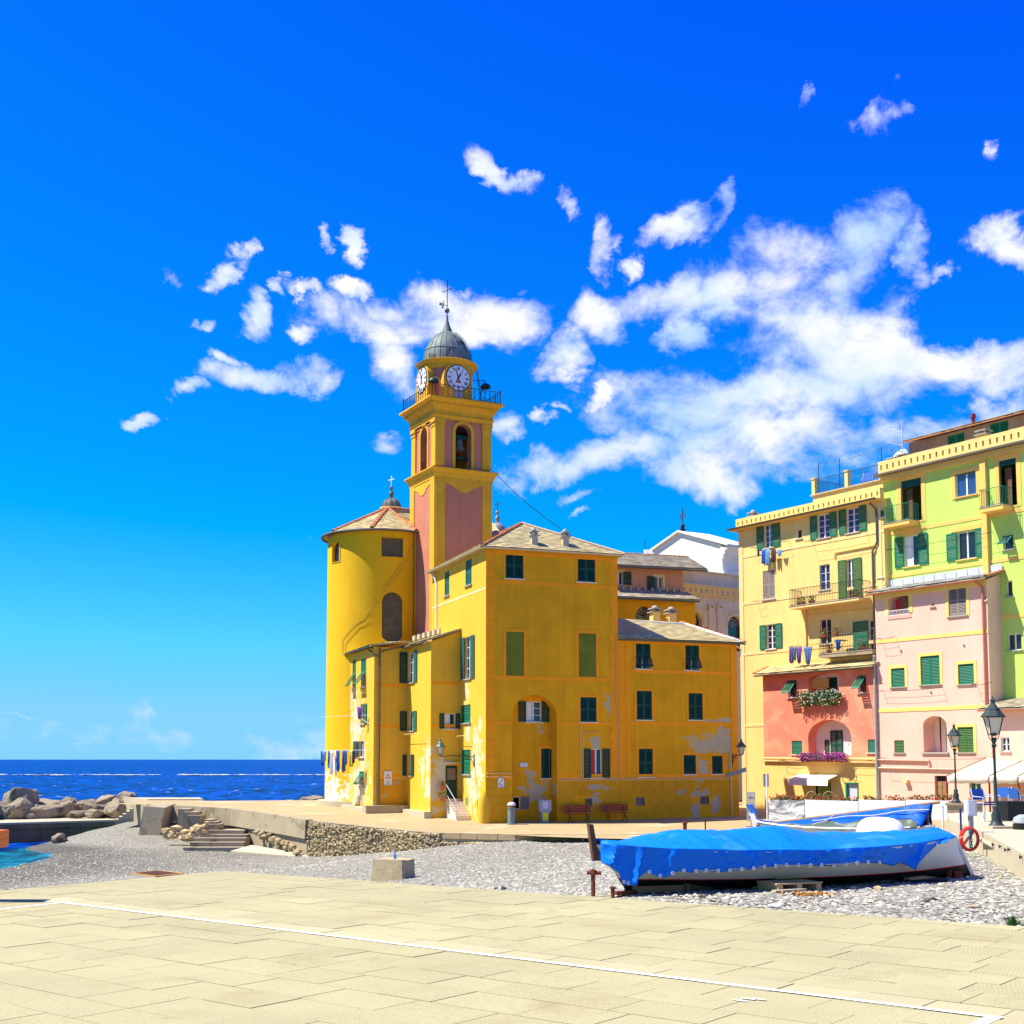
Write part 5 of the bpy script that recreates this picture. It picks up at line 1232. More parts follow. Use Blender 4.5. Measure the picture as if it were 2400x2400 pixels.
# white gable
gA = at(1521, 1302, 104); gP = at(1598, 1243, 104); Fg = Fac(at(1600, HOR, 106).xy, UR)
s_l, s_r, s_p = Fg.s_at(1519), Fg.s_at(1700), Fg.s_at(1600); zl_, zp_, zr_ = Fg.sz(1521, 1303)[1], Fg.sz(1600, 1246)[1], Fg.sz(1700, 1276)[1]
mb = MB(); mb.prism([Fg.p(s_l, zl_-5), Fg.p(s_r, zl_-6), Fg.p(s_r, zr_), Fg.p(s_p, zp_), Fg.p(s_l, zl_)], -Fg.Nn*3); mb.build('white_gable', M.cwhite, cu)
mb = MB(); t = .22
for (p, q) in (((s_l-.2, zl_), (s_p, zp_)), ((s_p, zp_), (s_r+.9, zr_-.18))):
    a, b = Fg.p(*p, .3), Fg.p(*q, .3); mb.prism([a, b, b+Z*.14, a+Z*.14], -Fg.Nn*3.6)
mb.build('gable_coping', M.cwhite, cu)
mb = MB()
for (d, z0, z1) in ((.75, -.55, -.3), (.45, -.9, -.55), (.25, -1.25, -.9), (.35, -2.6, -2.3)): Fg.bx(mb, s_r-.1, s_r+d, zr_+z0+.12, zr_+z1+.12, -2.5, .15)
mb.build('gable_cornice', M.cwhite, cu)
mb = MB(); b = Fg.p(s_p, zp_+.1, -.3); mb.box(b+Z*.1, (.4, .4, .25)); mb.ico(b+Z*.45, .2, 2); mb.tube([b+Z*.4, b+Z*2.0], .035, 5); mb.tube([b+Z*1.3-Fg.U*.45, b+Z*1.3+Fg.U*.45], .03, 5)
for sg in (-1, 1): mb.tube([b+Z*1.3+Fg.U*.3*math.cos(t)+Z*.3*math.sin(t) for t in [i*math.pi/6 for i in range(13)]], .02, 4); mb.tube([b+Z*1.0+Fg.U*sg*.35, b+Z*1.65-Fg.U*sg*.3], .02, 4)
mb.build('gable_cross', M.iron, cu)
mb = MB(); q = at(1512, 1300, 99); mb.prism([q-Fg.U*.15-Z*.8, q+Fg.U*.9-Z*.8, q-Fg.U*.15+Z*.45], -Fg.Nn*.8); mb.build('buttress_top', M.cwhite, cu)
mb = MB(); mb.tube([q+Z*.4, q+Z*1.2], .03, 5); mb.build('lightning_rod', M.iron, cu)

# ================================================================== bell tower
TW = 3.86; TA = Vector((-.454, .891, 0)).normalized(); TB = Vector((.891, .454, 0)).normalized()
T0 = at(1016, HOR, 77); T0.z = 0
tw = thing('bell_tower', 'rose and yellow church bell tower with clock drum and green copper dome', 'tower', (T0.x+TA.x*2+TB.x*2, T0.y+TA.y*2+TB.y*2, EZ-3))
TC = T0+TA*TW/2+TB*TW/2
def tz(py, px=1016, D=77): return at(px, py, D).z
FR = Fac(T0.xy, TB.xy); FL = Fac((T0+TA*TW).xy, (-TA).xy)
def sqring(mb, w0, z0, w1=None, z1=None, cap=False):
    w1 = w1 or w0
    def q(w, z): h = w/2; return [TC-TA*h-TB*h+Z*z, TC-TA*h+TB*h+Z*z, TC+TA*h+TB*h+Z*z, TC+TA*h-TB*h+Z*z]
    mb.grid([q(w0, z0), q(w1, z1)], True)
    if cap: mb.face(q(w1, z1))
zs0 = tz(1500)-3; zs1 = tz(1117); zm = tz(1096); zb1 = tz(975); zcap = tz(934)
mb = MB(); sqring(mb, TW, zs0, TW, zs1); mb.build('shaft', M.twp, tw)
# yellow corner strips and drooping frieze on the shaft
for F in (FR, FL):
    mb = MB(); pw = .66
    F.bx(mb, 0, pw, zs0, zs1, .001, .05); mb.build('corner_strip', M.twy, tw); mb = MB(); F.bx(mb, TW-pw, TW, zs0, zs1, .001, .05); mb.build('corner_strip', M.twy, tw)
    mb = MB(); n = 30; pts = []
    for i in range(n+1):
        t = i/n; u = abs(2*t-1); d = .32
        if u < .9: d = .32+.28*math.cos(u/.9*math.pi/2)
        if u < .52: d = .50+.33*math.cos(u/.52*math.pi/2)
        pts.append((pw+(TW-2*pw)*t, zs1-d))
    mb.prism([F.p(a, z, .001) for a, z in [(pw, zs1)]+pts+[(TW-pw, zs1)]], F.Nn*.03); mb.build('frieze', M.twy, tw)
mb = MB()
for (w0, a, w1, b) in ((TW+.12, zs1-.04, TW+.12, zs1+.08), (TW+.12, zs1+.08, TW+.24, zs1+.16), (TW+.24, zs1+.16, TW+.34, zs1+.34), (TW+.34, zs1+.34, TW+.66, zm-.04), (TW+.66, zm-.04, TW+.66, zm+.03), (TW+.66, zm+.03, TW*.9, zm+.10)): sqring(mb, w0, a, w1, b)
mb.build('middle_cornice', M.twy, tw)
# belfry stage
BW = TW-.22; hB = (TW-BW)/2
FRb = Fac((TC-TA*BW/2-TB*BW/2).xy, TB.xy); FLb = Fac((TC+TA*BW/2-TB*BW/2).xy, (-TA).xy)
FKb = Fac((TC+TB*BW/2-TA*BW/2).xy, TA.xy); FBb = Fac((TC+TA*BW/2+TB*BW/2).xy, (-TB).xy)
ow = 1.08; oz0 = zm+.06; oz1 = tz(998, 1076, 78.3)
for F, vis in ((FRb, 1), (FLb, 1), (FKb, 0), (FBb, 0)):
    F.hole([BW/2-ow/2, BW/2+ow/2, oz0, oz1], ow/2, .45)
    mb = MB(); F.wall(mb, [(0, zm), (BW, zm), (BW, zb1), (0, zb1)]); mb.build('belfry_wall', M.twp, tw)
    mb = MB(); lp_ = F.holes[0][0]; n = len(lp_)
    o2 = [(BW/2-ow/2-.2, oz0), (BW/2+ow/2+.2, oz0)]+[(BW/2+(ow/2+.2)*math.cos(math.pi*i/14), oz1-ow/2+(ow/2+.2)*math.sin(math.pi*i/14)) for i in range(15)]
    for dz_ in (.06,):
        mb.poly([o2, lp_], lambda a, z: F.p(a, z, .06))
        for lo in (o2, lp_):
            for i in range(n): p1, p2 = lo[i], lo[(i+1) % n]; mb.face([F.p(*p1, .06), F.p(*p2, .06), F.p(*p2, -.1), F.p(*p1, -.1)])
    mb.build('arch_surround', M.twy, tw)
    pw = .52
    for a, b in ((-.07, pw), (BW-pw, BW+.07)):
        mb = MB(); F.bx(mb, a, b, zm+.2, zb1-.55, -.2, .09)
        F.bx(mb, a-.03, b+.03, zb1-.55, zb1-.45, -.2, .13); F.bx(mb, a-.05, b+.06, zb1-.3, zb1-.12, -.2, .17); F.bx(mb, a-.02, b+.02, zb1-.45, zb1-.3, -.2, .10)
        mb.build('pilaster', M.twy, tw)
mb = MB()
for (w0, a, w1, b) in ((BW+.3, zb1-.12, BW+.3, zb1), (BW+.3, zb1, BW+.5, zb1+.12), (BW+.36, zb1+.12, BW+.36, zb1+.42), (BW+.36, zb1+.42, BW+.62, zb1+.6), (BW+.62, zb1+.6, BW+.98, zcap-.2), (BW+.98, zcap-.2, BW+1.42, zcap-.05), (BW+1.42, zcap-.05, BW+1.42, zcap+.05)): sqring(mb, w0, a, w1, b, w1 == BW+1.42 and w0 == w1)
mb.build('top_cornice', M.twy, tw)
mb = MB()
for F in (FRb, FLb):
    for k in range(22): x = -.35+(BW+.7)*k/21; F.bx(mb, x-.04, x+.04, zcap-.36, zcap-.26, .36, .50)
mb.build('dentils', M.twy, tw)
mb = MB(); sqring(mb, BW-.1, oz0-.05, .01, oz0-.04); sqring(mb, BW-.1, zb1-.2, .01, zb1-.19); mb.build('belfry_floor', M.dark, tw)
# bell and its frame (things that hang in the tower)
def bell(p, r, label):
    t = thing('bell', label, 'bell', p); mb = MB(); mb.lathe(p, [(.001, r*1.9), (r*.35, r*1.88), (r*.52, r*1.7), (r*.6, r*1.2), (r*.72, r*.5), (r*.95, r*.12), (r, 0), (r*.9, .02), (.001, r*.6)], 24); mb.build('bell_body', M.bronze, t, True)
    mb = MB(); mb.box(Vector(p)+Z*(r*2.15), (r*2.4, .22, .2), math.atan2(TB.y, TB.x)); mb.build('headstock', M.dgreen, t)
    mb = MB(); mb.tube([Vector(p)+Z*(r*2.1)-TB*r*1.15+Z*.4*math.sin(t_)+TA*.4*math.cos(t_) for t_ in [i*math.pi/8 for i in range(17)]], .03, 5); mb.build('bell_wheel', M.iron, t); return t
q = FRb.p(BW/2, tz(1057, 1076, 78.4), -.62); bell(q, .40, 'large green bronze bell hanging in the shaded belfry arch')
q = FLb.p(BW/2, tz(1055, 985, 79), -.6); bell(q, .26, 'small bell with wheel hanging in the sunlit belfry arch')
mb = MB()
for zz in (tz(1012), tz(1064)): mb.obox(FRb.p(.6, zz, -.5), FRb.U*(BW-1.2), -FRb.Nn*.2, Z*.16)
for x in (.9, BW-.9): mb.obox(FRb.p(x, oz0, -.55), FRb.U*.14, -FRb.Nn*.14, Z*(zb1-oz0-.3))
mb.build('bell_frame', M.dgreen, tw)
mb = MB(); Fq = FLb
for k in range(9): x = BW/2-ow/2+ow*k/8; mb.tube([Fq.p(x, oz0, -.1), Fq.p(x, oz0+.75, -.1)], .014, 4)
mb.tube([Fq.p(BW/2-ow/2, oz0+.75, -.1), Fq.p(BW/2+ow/2, oz0+.75, -.1)], .02, 4); mb.build('arch_railing', M.iron, tw)
# platform railing
RW = BW+1.0; rz0 = zcap+.05; rh_ = .78
FRr = Fac((TC-TA*RW/2-TB*RW/2).xy, TB.xy); FLr = Fac((TC+TA*RW/2-TB*RW/2).xy, (-TA).xy); FKr = Fac((TC+TB*RW/2-TA*RW/2).xy, TA.xy)
for F in (FRr, FLr, FKr):
    mb = MB(); mb.tube([F.p(0, rz0+rh_, 0), F.p(RW, rz0+rh_, 0)], .022, 5); mb.tube([F.p(0, rz0+.08, 0), F.p(RW, rz0+.08, 0)], .018, 5)
    for x in (0, RW): mb.tube([F.p(x, rz0-.06, 0), F.p(x, rz0+rh_+.1, 0)], .035, 6); mb.ico(F.p(x, rz0+rh_+.13, 0), .05, 1)
    n = 13
    for k in range(1, n):
        x = RW*k/n
        for sg in (-.06, .06): mb.tube([F.p(x+sg, rz0+.08, 0), F.p(x+sg*.4, rz0+.25, 0), F.p(x+sg, rz0+.42, 0), F.p(x+sg*.4, rz0+.58, 0), F.p(x+sg, rz0+rh_, 0)], .014, 4)
        for zz in (.25, .58): mb.ico(F.p(x, rz0+zz, 0), .04, 1)
    mb.build('platform_railing', M.iron, tw)
# clock drum
DC = Vector((TC.x-.28, TC.y, 0)); dr_ = 1.62; zd0 = zcap; zd1 = tz(836, 1046, 77.6)-.12
mb = MB(); mb.lathe(DC, [(dr_, zd0), (dr_, zd1)], 40); mb.build('drum', M.twp, tw, True)
mb = MB(); mb.lathe(DC, [(dr_+.02, zd1-.42), (dr_+.1, zd1-.3), (dr_+.12, zd1-.12), (dr_+.32, zd1+.0), (dr_+.36, zd1+.1), (dr_+.3, zd1+.13), (1.3, zd1+.2)], 48); mb.build('drum_cornice', M.twy, tw, True)
def drumF(av):
    av = Vector(av).normalized(); p = DC+av*dr_; return Fac(p.xy, Vector((-av.y, av.x)))
for (av, nm) in ((-TA, 1), (-TB, 0)):
    F = drumF(av); zc = tz(888, 1074, 78.2) if nm else tz(895, 988, 79.2)
    # block behind clock
    mb = MB(); rr_ = .98; out = [(-rr_, zd0), (rr_, zd0)]+[(rr_*math.cos(math.pi*i/20), zc+rr_*math.sin(math.pi*i/20)) for i in range(21)]
    mb.prism([F.p(a, z, -.9) for a, z in out], F.Nn*1.0); mb.build('clock_block', M.twy, tw)
    cl = thing('clock', 'round white clock face with black Roman numerals on the '+('shaded' if nm else 'sunlit')+' side of the drum', 'clock', F.p(0, zc, .1))
    R_ = .80
    mb = MB(); mb.prism([F.p(R_*math.cos(2*math.pi*i/40), zc+R_*math.sin(2*math.pi*i/40), .101) for i in range(40)], F.Nn*.035); mb.build('dial', M.clock, cl)
    mb = MB(); mb.tube([F.p((R_+.01)*math.cos(2*math.pi*i/40), zc+(R_+.01)*math.sin(2*math.pi*i/40), .12) for i in range(41)], .032, 5, False); mb.build('rim', M.black, cl)
    num = ['XII', 'I', 'II', 'III', 'IIII', 'V', 'VI', 'VII', 'VIII', 'IX', 'X', 'XI']
    for k in range(12):
        a = math.pi/2-2*math.pi*k/12; er = Vector((math.cos(a), math.sin(a))); et = Vector((math.sin(a), -math.cos(a))); mb = MB(); s_ = num[k]
        wd = {'I': .05, 'V': .10, 'X': .10}; tot = sum(wd[x] for x in s_); x = -tot/2
        def st_(p, q, w):
            P1 = er*p[1]+et*p[0]; P2 = er*q[1]+et*q[0]; d = (P2-P1).normalized(); nn = Vector((-d.y, d.x))*w/2
            mb.prism([F.p(*(v_.x, zc+v_.y), .137) for v_ in (P1+nn, P1-nn, P2-nn, P2+nn)], F.Nn*.008)
        for chh in s_:
            w_ = wd[chh]; i0, i1 = R_*.62, R_*.88
            if chh == 'I': st_((x+w_/2, i0), (x+w_/2, i1), .028)
            if chh == 'V': st_((x+.01, i1), (x+w_/2, i0), .028); st_((x+w_-.01, i1), (x+w_/2, i0), .014)
            if chh == 'X': st_((x+.01, i1), (x+w_-.01, i0), .028); st_((x+w_-.01, i1), (x+.01, i0), .014)
            x += w_
        mb.build('numeral', M.black, cl)
        mb = MB(); P1 = er*R_*.94; mb.prism([F.p(P1.x+.018*math.cos(t*1.047), zc+P1.y+.018*math.sin(t*1.047), .137) for t in range(6)], F.Nn*.006); mb.build('hour_dot', M.black, cl)
    for (h_, ln, w_) in ((-17, .66, .05), (29, .48, .075)):       # just before one o'clock
        a = math.pi/2-R(h_); er = Vector((math.cos(a), math.sin(a))); et = Vector((-math.sin(a), math.cos(a))); b0 = Vector((0, -.12))
        pts = [er*-.14+et*w_*.5, er*-.14-et*w_*.5, er*ln*.55-et*w_*.6, er*ln, er*ln*.55+et*w_*.6]
        mb = MB(); mb.prism([F.p(v_.x, zc+v_.y-.0, .15) for v_ in pts], F.Nn*.012); mb.build('hand', M.black, cl)
    mb = MB(); F.bx(mb, -.17, .17, zc-.30, zc-.16, .137, .141); mb.build('maker_plate', M.red, cl)
mb = MB(); F = drumF(-TA); F.bx(mb, -.28, .28, zd0, zd0+.75, .1, .14); mb.build('drum_door', M.grey, tw)
# dome, spire, ball, cross
zD = zd1+.18; dR = 1.5; dh = tz(781, 1046, 79.6)-zD
mb = MB(); pf = [(dR, 0), (dR*1.0, dh*.12), (dR*.97, dh*.28), (dR*.90, dh*.46), (dR*.78, dh*.64), (dR*.62, dh*.80), (dR*.42, dh*.93), (dR*.26, dh)]
zS = tz(740, 1044, 79.6)-zD
prof = [(dR+.12, -.08), (dR+.02, -.02)]+pf+[(dR*.235, dh+.02), (dR*.19, dh+(zS-dh)*.2), (dR*.11, dh+(zS-dh)*.45), (dR*.055, dh+(zS-dh)*.72), (.06, zS), (.001, zS+.02)]
mb.lathe(DC+Z*zD, prof, 48); mb.build('dome', M.copper, tw, True)
for k in range(24):
    a = 2*math.pi*k/24; mb = MB(); mb.tube([DC+Z*(zD+z)+Vector((r_*1.004*math.cos(a), r_*1.004*math.sin(a), 0)) for r_, z in pf], .022, 4, False); mb.build('dome_seam', M.copper, tw)
mb = MB(); mb.lathe(DC+Z*(zD+dh*.40), [(dR*.925+.02, -.02), (dR*.935+.02, .0), (dR*.915+.02, .03)], 48); mb.build('dome_lap', M.copper, tw)
zb_ = tz(728, 1043, 79.6); zx = tz(657, 1042, 79.6)
mb = MB(); mb.ico(DC+Z*zb_, .16, 2, 0, (1, 1, 1.15)); mb.build('ball', M.copper, tw, True)
mb = MB(); mb.tube([DC+Z*(zD+zS-.05), DC+Z*zx], .026, 6); xv = (TB*.6+Vector((.4, -.3, 0))).normalized(); zc_ = tz(680, 1042, 79.6)
mb.tube([DC+Z*(zc_-.12)-xv*.26, DC+Z*(zc_+.12)+xv*.26], .026, 6)
for q in (DC+Z*zx, DC+Z*(zc_-.12)-xv*.26, DC+Z*(zc_+.12)+xv*.26): mb.ico(q, .045, 1)
mb.build('cross', M.iron, tw)
an = DC+Z*tz(715, 1035, 79.6)-Vector((.26, 0, 0)); mb = MB()
mb.tube([an+Vector((-.06, 0, -.2)), an+Vector((0, 0, 0)), an+Vector((.03, 0, .16))], [.07, .06, .04], 6); mb.ico(an+Vector((.03, 0, .24)), .05, 1); mb.prism([an+Vector((0, 0, .1)), an+Vector((-.22, .03, .2)), an+Vector((-.26, .03, .02)), an+Vector((-.05, 0, -.05))], (0, .02, 0)); mb.tube([an, an+Vector((.24, 0, -.02))], .02, 4); mb.build('angel_vane', M.copper, tw)
# chiming bells outside the drum, stair hoop on the dome
for (px, py, D, lab) in ((1016, 893, 77.8, 'green clock bell on a bracket between the two clock faces'), (1138, 907, 79.4, 'dark clock bell on a bracket above the railing corner by the ladder')):
    p = at(px, py, D); t = thing('clock_bell', lab, 'bell', p); mb = MB(); mb.lathe(p, [(.34, -.06), (.33, .02), (.26, .14), (.12, .22), (.001, .24)], 20); mb.lathe(p, [(.34, -.06), (.3, -.07), (.001, .12)], 20); mb.build('bell_body', M.dgreen, t, True)
    mb = MB(); w_ = (DC+Z*(p.z+.35)-p); w_.z = 0; mb.tube([p+Z*.2, p+Z*.42, p+Z*.45+w_*.6], .022, 5); mb.tube([p+Z*.42-w_*.0, Vector((p.x, p.y, zcap+.05))+w_*.25], .022, 5); mb.build('bracket', M.iron, t)
mb = MB()
vv = (TB*.97+TA*-.25).normalized(); hoop = []
for k in range(17):
    t = k/16; 
    if t < .5: rr_, zz = 2.35-t*1.0, zcap+.1+t*2*(zD-zcap+.1)
    else:
        j = (t-.5)*2*(len(pf)-1); i = min(len(pf)-2, int(j)); fr = j-i; rr_ = pf[i][0]*(1-fr)+pf[i+1][0]*fr+.12; zz = zD+pf[i][1]*(1-fr)+pf[i+1][1]*fr+.05
    hoop.append(DC+vv*rr_+Z*zz)
sv = Z.cross(vv)
for sg in (-.16, .16): mb.tube([p+sv*sg for p in hoop], .018, 4)
for k in range(40): j = k/39*15.99; i = int(j); p = hoop[i].lerp(hoop[i+1], j-i); mb.tube([p-sv*.16, p+sv*.16], .012, 4)
for j in (2, 3.5, 5, 6.5): i = int(j); p = hoop[i].lerp(hoop[i+1], j-i); mb.tube([p+sv*.3*math.cos(t)+vv*(.35*math.sin(t)) for t in [math.pi*i_/8 for i_ in range(9)]], .014, 4)
mb.build('dome_ladder', M.iron, tw)
# cable from the tower down to the roofs
mb = MB(); a, b = at(1146, 1095, 80), at(1340, 1256, 84); mb.tube([a.lerp(b, t)-Z*.5*math.sin(math.pi*t)*.6 for t in [i/12 for i in range(13)]], .022, 4)
tag(mb.build('overhead_cable', M.iron), 'dark cable sloping from the bell tower down to the slate roofs', 'cable')
# ================================================================== the row of tall houses
FY = Fac(YP, UR)                       # yellow + lime plane
PO = .75
FP = FY.off(PO)                        # pink and salmon plane, standing forward
RG = EZ-3.7
def sAt(F, px): return F.s_at(px)
def railing(mb, pts, h, pitch=.11, r=.011):
    pts = [Vector(p) for p in pts]
    mb.tube([p+Z*h for p in pts], r*1.6, 4); mb.tube([p+Z*.06 for p in pts], r*1.4, 4)
    for a, b in zip(pts, pts[1:]):
        n = max(1, int((b-a).length/pitch))
        for k in range(n+1): p = a.lerp(b, k/n); mb.tube([p+Z*.02, p+Z*h], r, 4, False)
def balcony(B, F, s0, s1, z, d, h=1.0, m=M.iron, slab=M.yell2t, bow=0, th=.14):
    mb = MB(); F.bx(mb, s0, s1, z-th, z, .0, d); o = mb.build('balcony', slab, B)
    mb = MB(); F.bx(mb, s0-.02, s1+.02, z, z+.03, .0, d+.03); mb.build('balcony_edge', M.sill, o)
    mb = MB()
    if bow:
        n = 5; pts = [F.p(s0+.02, z+.03, .02), F.p(s0+.02, z+.03, d-.05), F.p(s1-.02, z+.03, d-.05), F.p(s1-.02, z+.03, .02)]
    else: pts = [F.p(s0+.03, z+.03, .02), F.p(s0+.03, z+.03, d-.03), F.p(s1-.03, z+.03, d-.03), F.p(s1-.03, z+.03, .02)]
    railing(mb, pts, h, .12); mb.build('balcony_railing', m, o); return o
def cren(B, F, s0, s1, z0, h, t=.32, m=M.yell2, n=20, d0=-.32, first=.3, name='parapet'):
    mb = MB(); hh = h*.42
    F.bx(mb, s0, s1, z0, z0+h*.28, d0, d0+t); F.bx(mb, s0, s1, z0+h*.28+hh, z0+h, d0, d0+t)
    w = (s1-s0)/n
    for k in range(n+1):
        a, b = s0+k*w-w*.36, s0+k*w+w*.36; a, b = max(s0, a), min(s1, b)
        if b > a: F.bx(mb, a, b, z0+h*.28, z0+h*.28+hh, d0+.001, d0+t-.001)
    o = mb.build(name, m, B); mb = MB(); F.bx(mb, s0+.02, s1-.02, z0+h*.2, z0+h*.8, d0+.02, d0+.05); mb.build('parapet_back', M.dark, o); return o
def rod_line(B, F, px0, px1, py, ln=.55, m=M.iron, name='drying_line'):
    a = F.sz(px0, py); b = F.sz(px1, py); z = a[1]; mb = MB()
    for s_ in (a[0], b[0]): mb.tube([F.p(s_, z+.1, 0), F.p(s_, z+.08, ln*.4), F.p(s_, z, ln)], .012, 4)
    for d in (ln*.5, ln*.95): mb.tube([F.p(a[0]+(b[0]-a[0])*t, z+.04-.05*math.sin(math.pi*t), d) for t in [i/8 for i in range(9)]], .007, 4)
    return mb.build(name, m, B), a[0], b[0], z
def garment(kind, p, U, N, w, h, m, label, group):
    """hung cloth with folds: kind in shirt, trousers, towel"""
    mb = MB(); nx, nz = 10, 8; rows = []; ph = random.uniform(0, 6)
    for j in range(nz+1):
        v = j/nz; row_ = []
        for i in range(nx+1):
            u = i/nx-.5; ww = w
            if kind == 'shirt': ww = w*(1.25 if v < .35 else .85)
            if kind == 'trousers': ww = w*(1-.12*v)
            if kind == 'towel': ww = w*(1-.55*v)
            uu = u
            if kind == 'trousers' and v > .35: uu = u+(.10 if u > 0 else -.10)*(v-.35)
            row_.append(Vector(p)+U*(uu*ww)-Z*(h*v*(1-.08*math.sin(i*1.7+ph)))+N*(.05*math.sin(i*1.3+ph)*(.3+v)))
        rows.append(row_)
    if kind == 'trousers':
        mid = nx//2; mb.grid(rows[:4]); mb.grid([r_[:mid+1] for r_ in rows[3:]]); mb.grid([r_[mid:] for r_ in rows[3:]])
        for r_ in rows[4:]: pass
    else: mb.grid(rows)
    o = mb.build('garment', m, None, True); 
    sd = o.modifiers.new('thick', 'SOLIDIFY'); sd.thickness = .012
    tag(o, label, 'garment', group); return o
CL = {n: mat('cloth_'+n, c, .85, .12, 8) for n, c in dict(navy=(.02, .03, .12), blue=(.03, .12, .42), sky=(.18, .36, .62), white=(.7, .7, .7), yellow=(.65, .50, .03), purple=(.18, .07, .26), green=(.02, .28, .18), red=(.5, .03, .03), brown=(.10, .05, .05), denim=(.08, .14, .32)).items()}

# ---------------------------------------------------------------- yellow apartment house
ya = thing('apartment_house', 'tall pale yellow apartment house with green shutters, roof terrace and balconies', 'house', (*YP, PZ(*YP)))
Ly = FY.s_at(2086)
zy = FY.sz(1733, 1243)[1]
def Y(*a, **k): return window(ya, FY, FY.rc(*a[:4]), *a[4:], **k)
Y(1791, 1229, 1812, 1284, 'OO', M.green, lw=.62, rows=4, glass=M.bglass, sill=M.pale); Y(1866, 1240, 1879, 1262, '--', cols=1, rows=1, sill=M.pale)
Y(1916, 1205, 1945, 1261, 'OO', M.green, lw=.55, rows=4, glass=M.bglass, sill=M.pale); Y(1984, 1190, 2014, 1248, 'OO', M.green, lw=.55, rows=4, glass=M.bglass, sill=M.pale)
Y(2060, 1194, 2072, 1212, '--', cols=1, rows=1, sill=M.pale); Y(2058, 1333, 2069, 1353, '--', cols=1, rows=1, sill=M.pale)
Y(1788, 1337, 1816, 1404, 'CC', M.grey_sh, sill=M.pale); Y(1921, 1323, 1945, 1382, '--', bars=True, rows=3, glass=M.bglass, sill=M.pale)
zb1 = FY.sz(1960, 1414)[1]
r_ = FY.rc(1985, 1310, 2001, 1405); r_[2] = zb1+.04; window(ya, FY, r_, 'OO', M.ogreen, lw=.62, rows=3, cols=2, sill=None)
Y(1797, 1463, 1818, 1521, 'OO', M.green, lw=.56, rows=4, sill=M.pale); Y(1922, 1451, 1948, 1509, '--', bars=True, rows=2, sill=M.pale)
zb2 = FY.sz(2000, 1531)[1]
r_ = FY.rc(2036, 1453, 2056, 1524); r_[2] = zb2+.04; window(ya, FY, r_, 'O-', M.green, lw=1.1, rows=4, sill=None)
mb = MB(); FY.wall(mb, [(0, RG), (Ly, RG), (Ly, zy), (0, zy)])
dp = 9.
mb.face([FY.p(0, RG), FY.p(0, zy), FY.p(0, zy, -dp), FY.p(0, RG, -dp)]); mb.face([FY.p(0, RG, -dp), FY.p(0, zy, -dp), FY.p(Ly, zy, -dp), FY.p(Ly, RG, -dp)]); mb.face([FY.p(Ly, RG), FY.p(Ly, zy), FY.p(Ly, zy, -dp), FY.p(Ly, RG, -dp)]); mb.face([FY.p(0, zy), FY.p(Ly, zy), FY.p(Ly, zy, -dp), FY.p(0, zy, -dp)])
mb.build('wall', M.yell2, ya)
for py in (1302, 1413, 1532, 1700): zz = FY.sz(1760, py)[1]; band(ya, FY, .02, Ly-.02, zz-.09, zz+.09, M.yell2t, .025)
for (a, b) in ((.0, .38), (Ly-.55, Ly-.2)):
    mb = MB(); FY.bx(mb, a+.02, b, RG, zy-.1, .001, .035); mb.build('corner_strip', M.yell2t, ya)
mb = MB(); FY.bx(mb, -.35, Ly+.02, zy-.05, zy+.06, -.3, .55); ev = mb.build('eave', M.limet, ya)
gutter(ya, FY.p(-.4, zy+.08, .60), FY.p(Ly, zy+.08, .60), .09, M.gutterd, joints=False)
cren(ya, FY, .05, Ly, zy+.06, .62, n=29, d0=-.05)
chimney(ya, FY.p(.75, zy+.5, -.6), .42, .35, M.yell2, rz=-.98)
# roof terrace
st0 = FY.s_at(1918); z0t = zy+.6; z1t = FY.sz(1918, 1160)[1]
Ft = FY.off(-1.0); s0t = Ft.s_at(1918); z1t = Ft.sz(1918, 1160)[1]
mb = MB(); mb.obox(Ft.p(s0t, zy, 0), Ft.U*(Ly-s0t), -Ft.Nn*5, Z*(z1t-zy)); mb.build('terrace_block', M.yell2, ya)
mb = MB(); Ft.bx(mb, s0t-.12, Ly, z1t, z1t+.08, -5, .12); mb.build('terrace_coping', M.concl, ya)
for px in (1918, 1997, 2080):
    s_ = Ft.s_at(px); mb = MB(); Ft.bx(mb, s_-.12, s_+.12, z1t+.08, z1t+1.05, -.28, -.04); Ft.bx(mb, s_-.17, s_+.17, z1t+1.05, z1t+1.12, -.33, .01); mb.build('terrace_post', M.yell2, ya)
mb = MB(); Ft.bx(mb, s0t-.1, s0t+.12, z1t+.08, z1t+.8, -4.2, -3.95); mb.build('terrace_post', M.yell2, ya)
mb = MB(); railing(mb, [Ft.p(s0t, z1t+.08, -4), Ft.p(s0t, z1t+.08, -.16), Ft.p(Ly-.1, z1t+.08, -.16)], .95, .13); mb.build('terrace_railing', mat('blue_grey_iron', (.03, .05, .10), .5, .1), ya)
mb = MB()
for px in (1922, 1972, 2073): s_ = Ft.s_at(px); mb.tube([Ft.p(s_, z1t+.08, -.4), Ft.p(s_, z1t+2.1, -.4)], .022, 5)
a, b = Ft.p(Ft.s_at(1922), z1t+2.05, -.4), Ft.p(Ft.s_at(2073), z1t+2.05, -.4); mb.tube([a.lerp(b, i/10)-Z*.15*math.sin(math.pi*i/10) for i in range(11)], .008, 4); mb.build('line_pole', M.iron, ya)
mb = MB(); q = Ft.p(Ft.s_at(2050), z1t, -2.6); mb.obox(q, Ft.U*1.6, -Ft.Nn*1.5, Z*1.5); hut = mb.build('terrace_hut', M.white, ya); 
dk = thing('deck_chair', 'folded blue deck chair on the roof terrace behind the railing', 'chair', Ft.p(Ft.s_at(2028), z1t+.08, -.7))
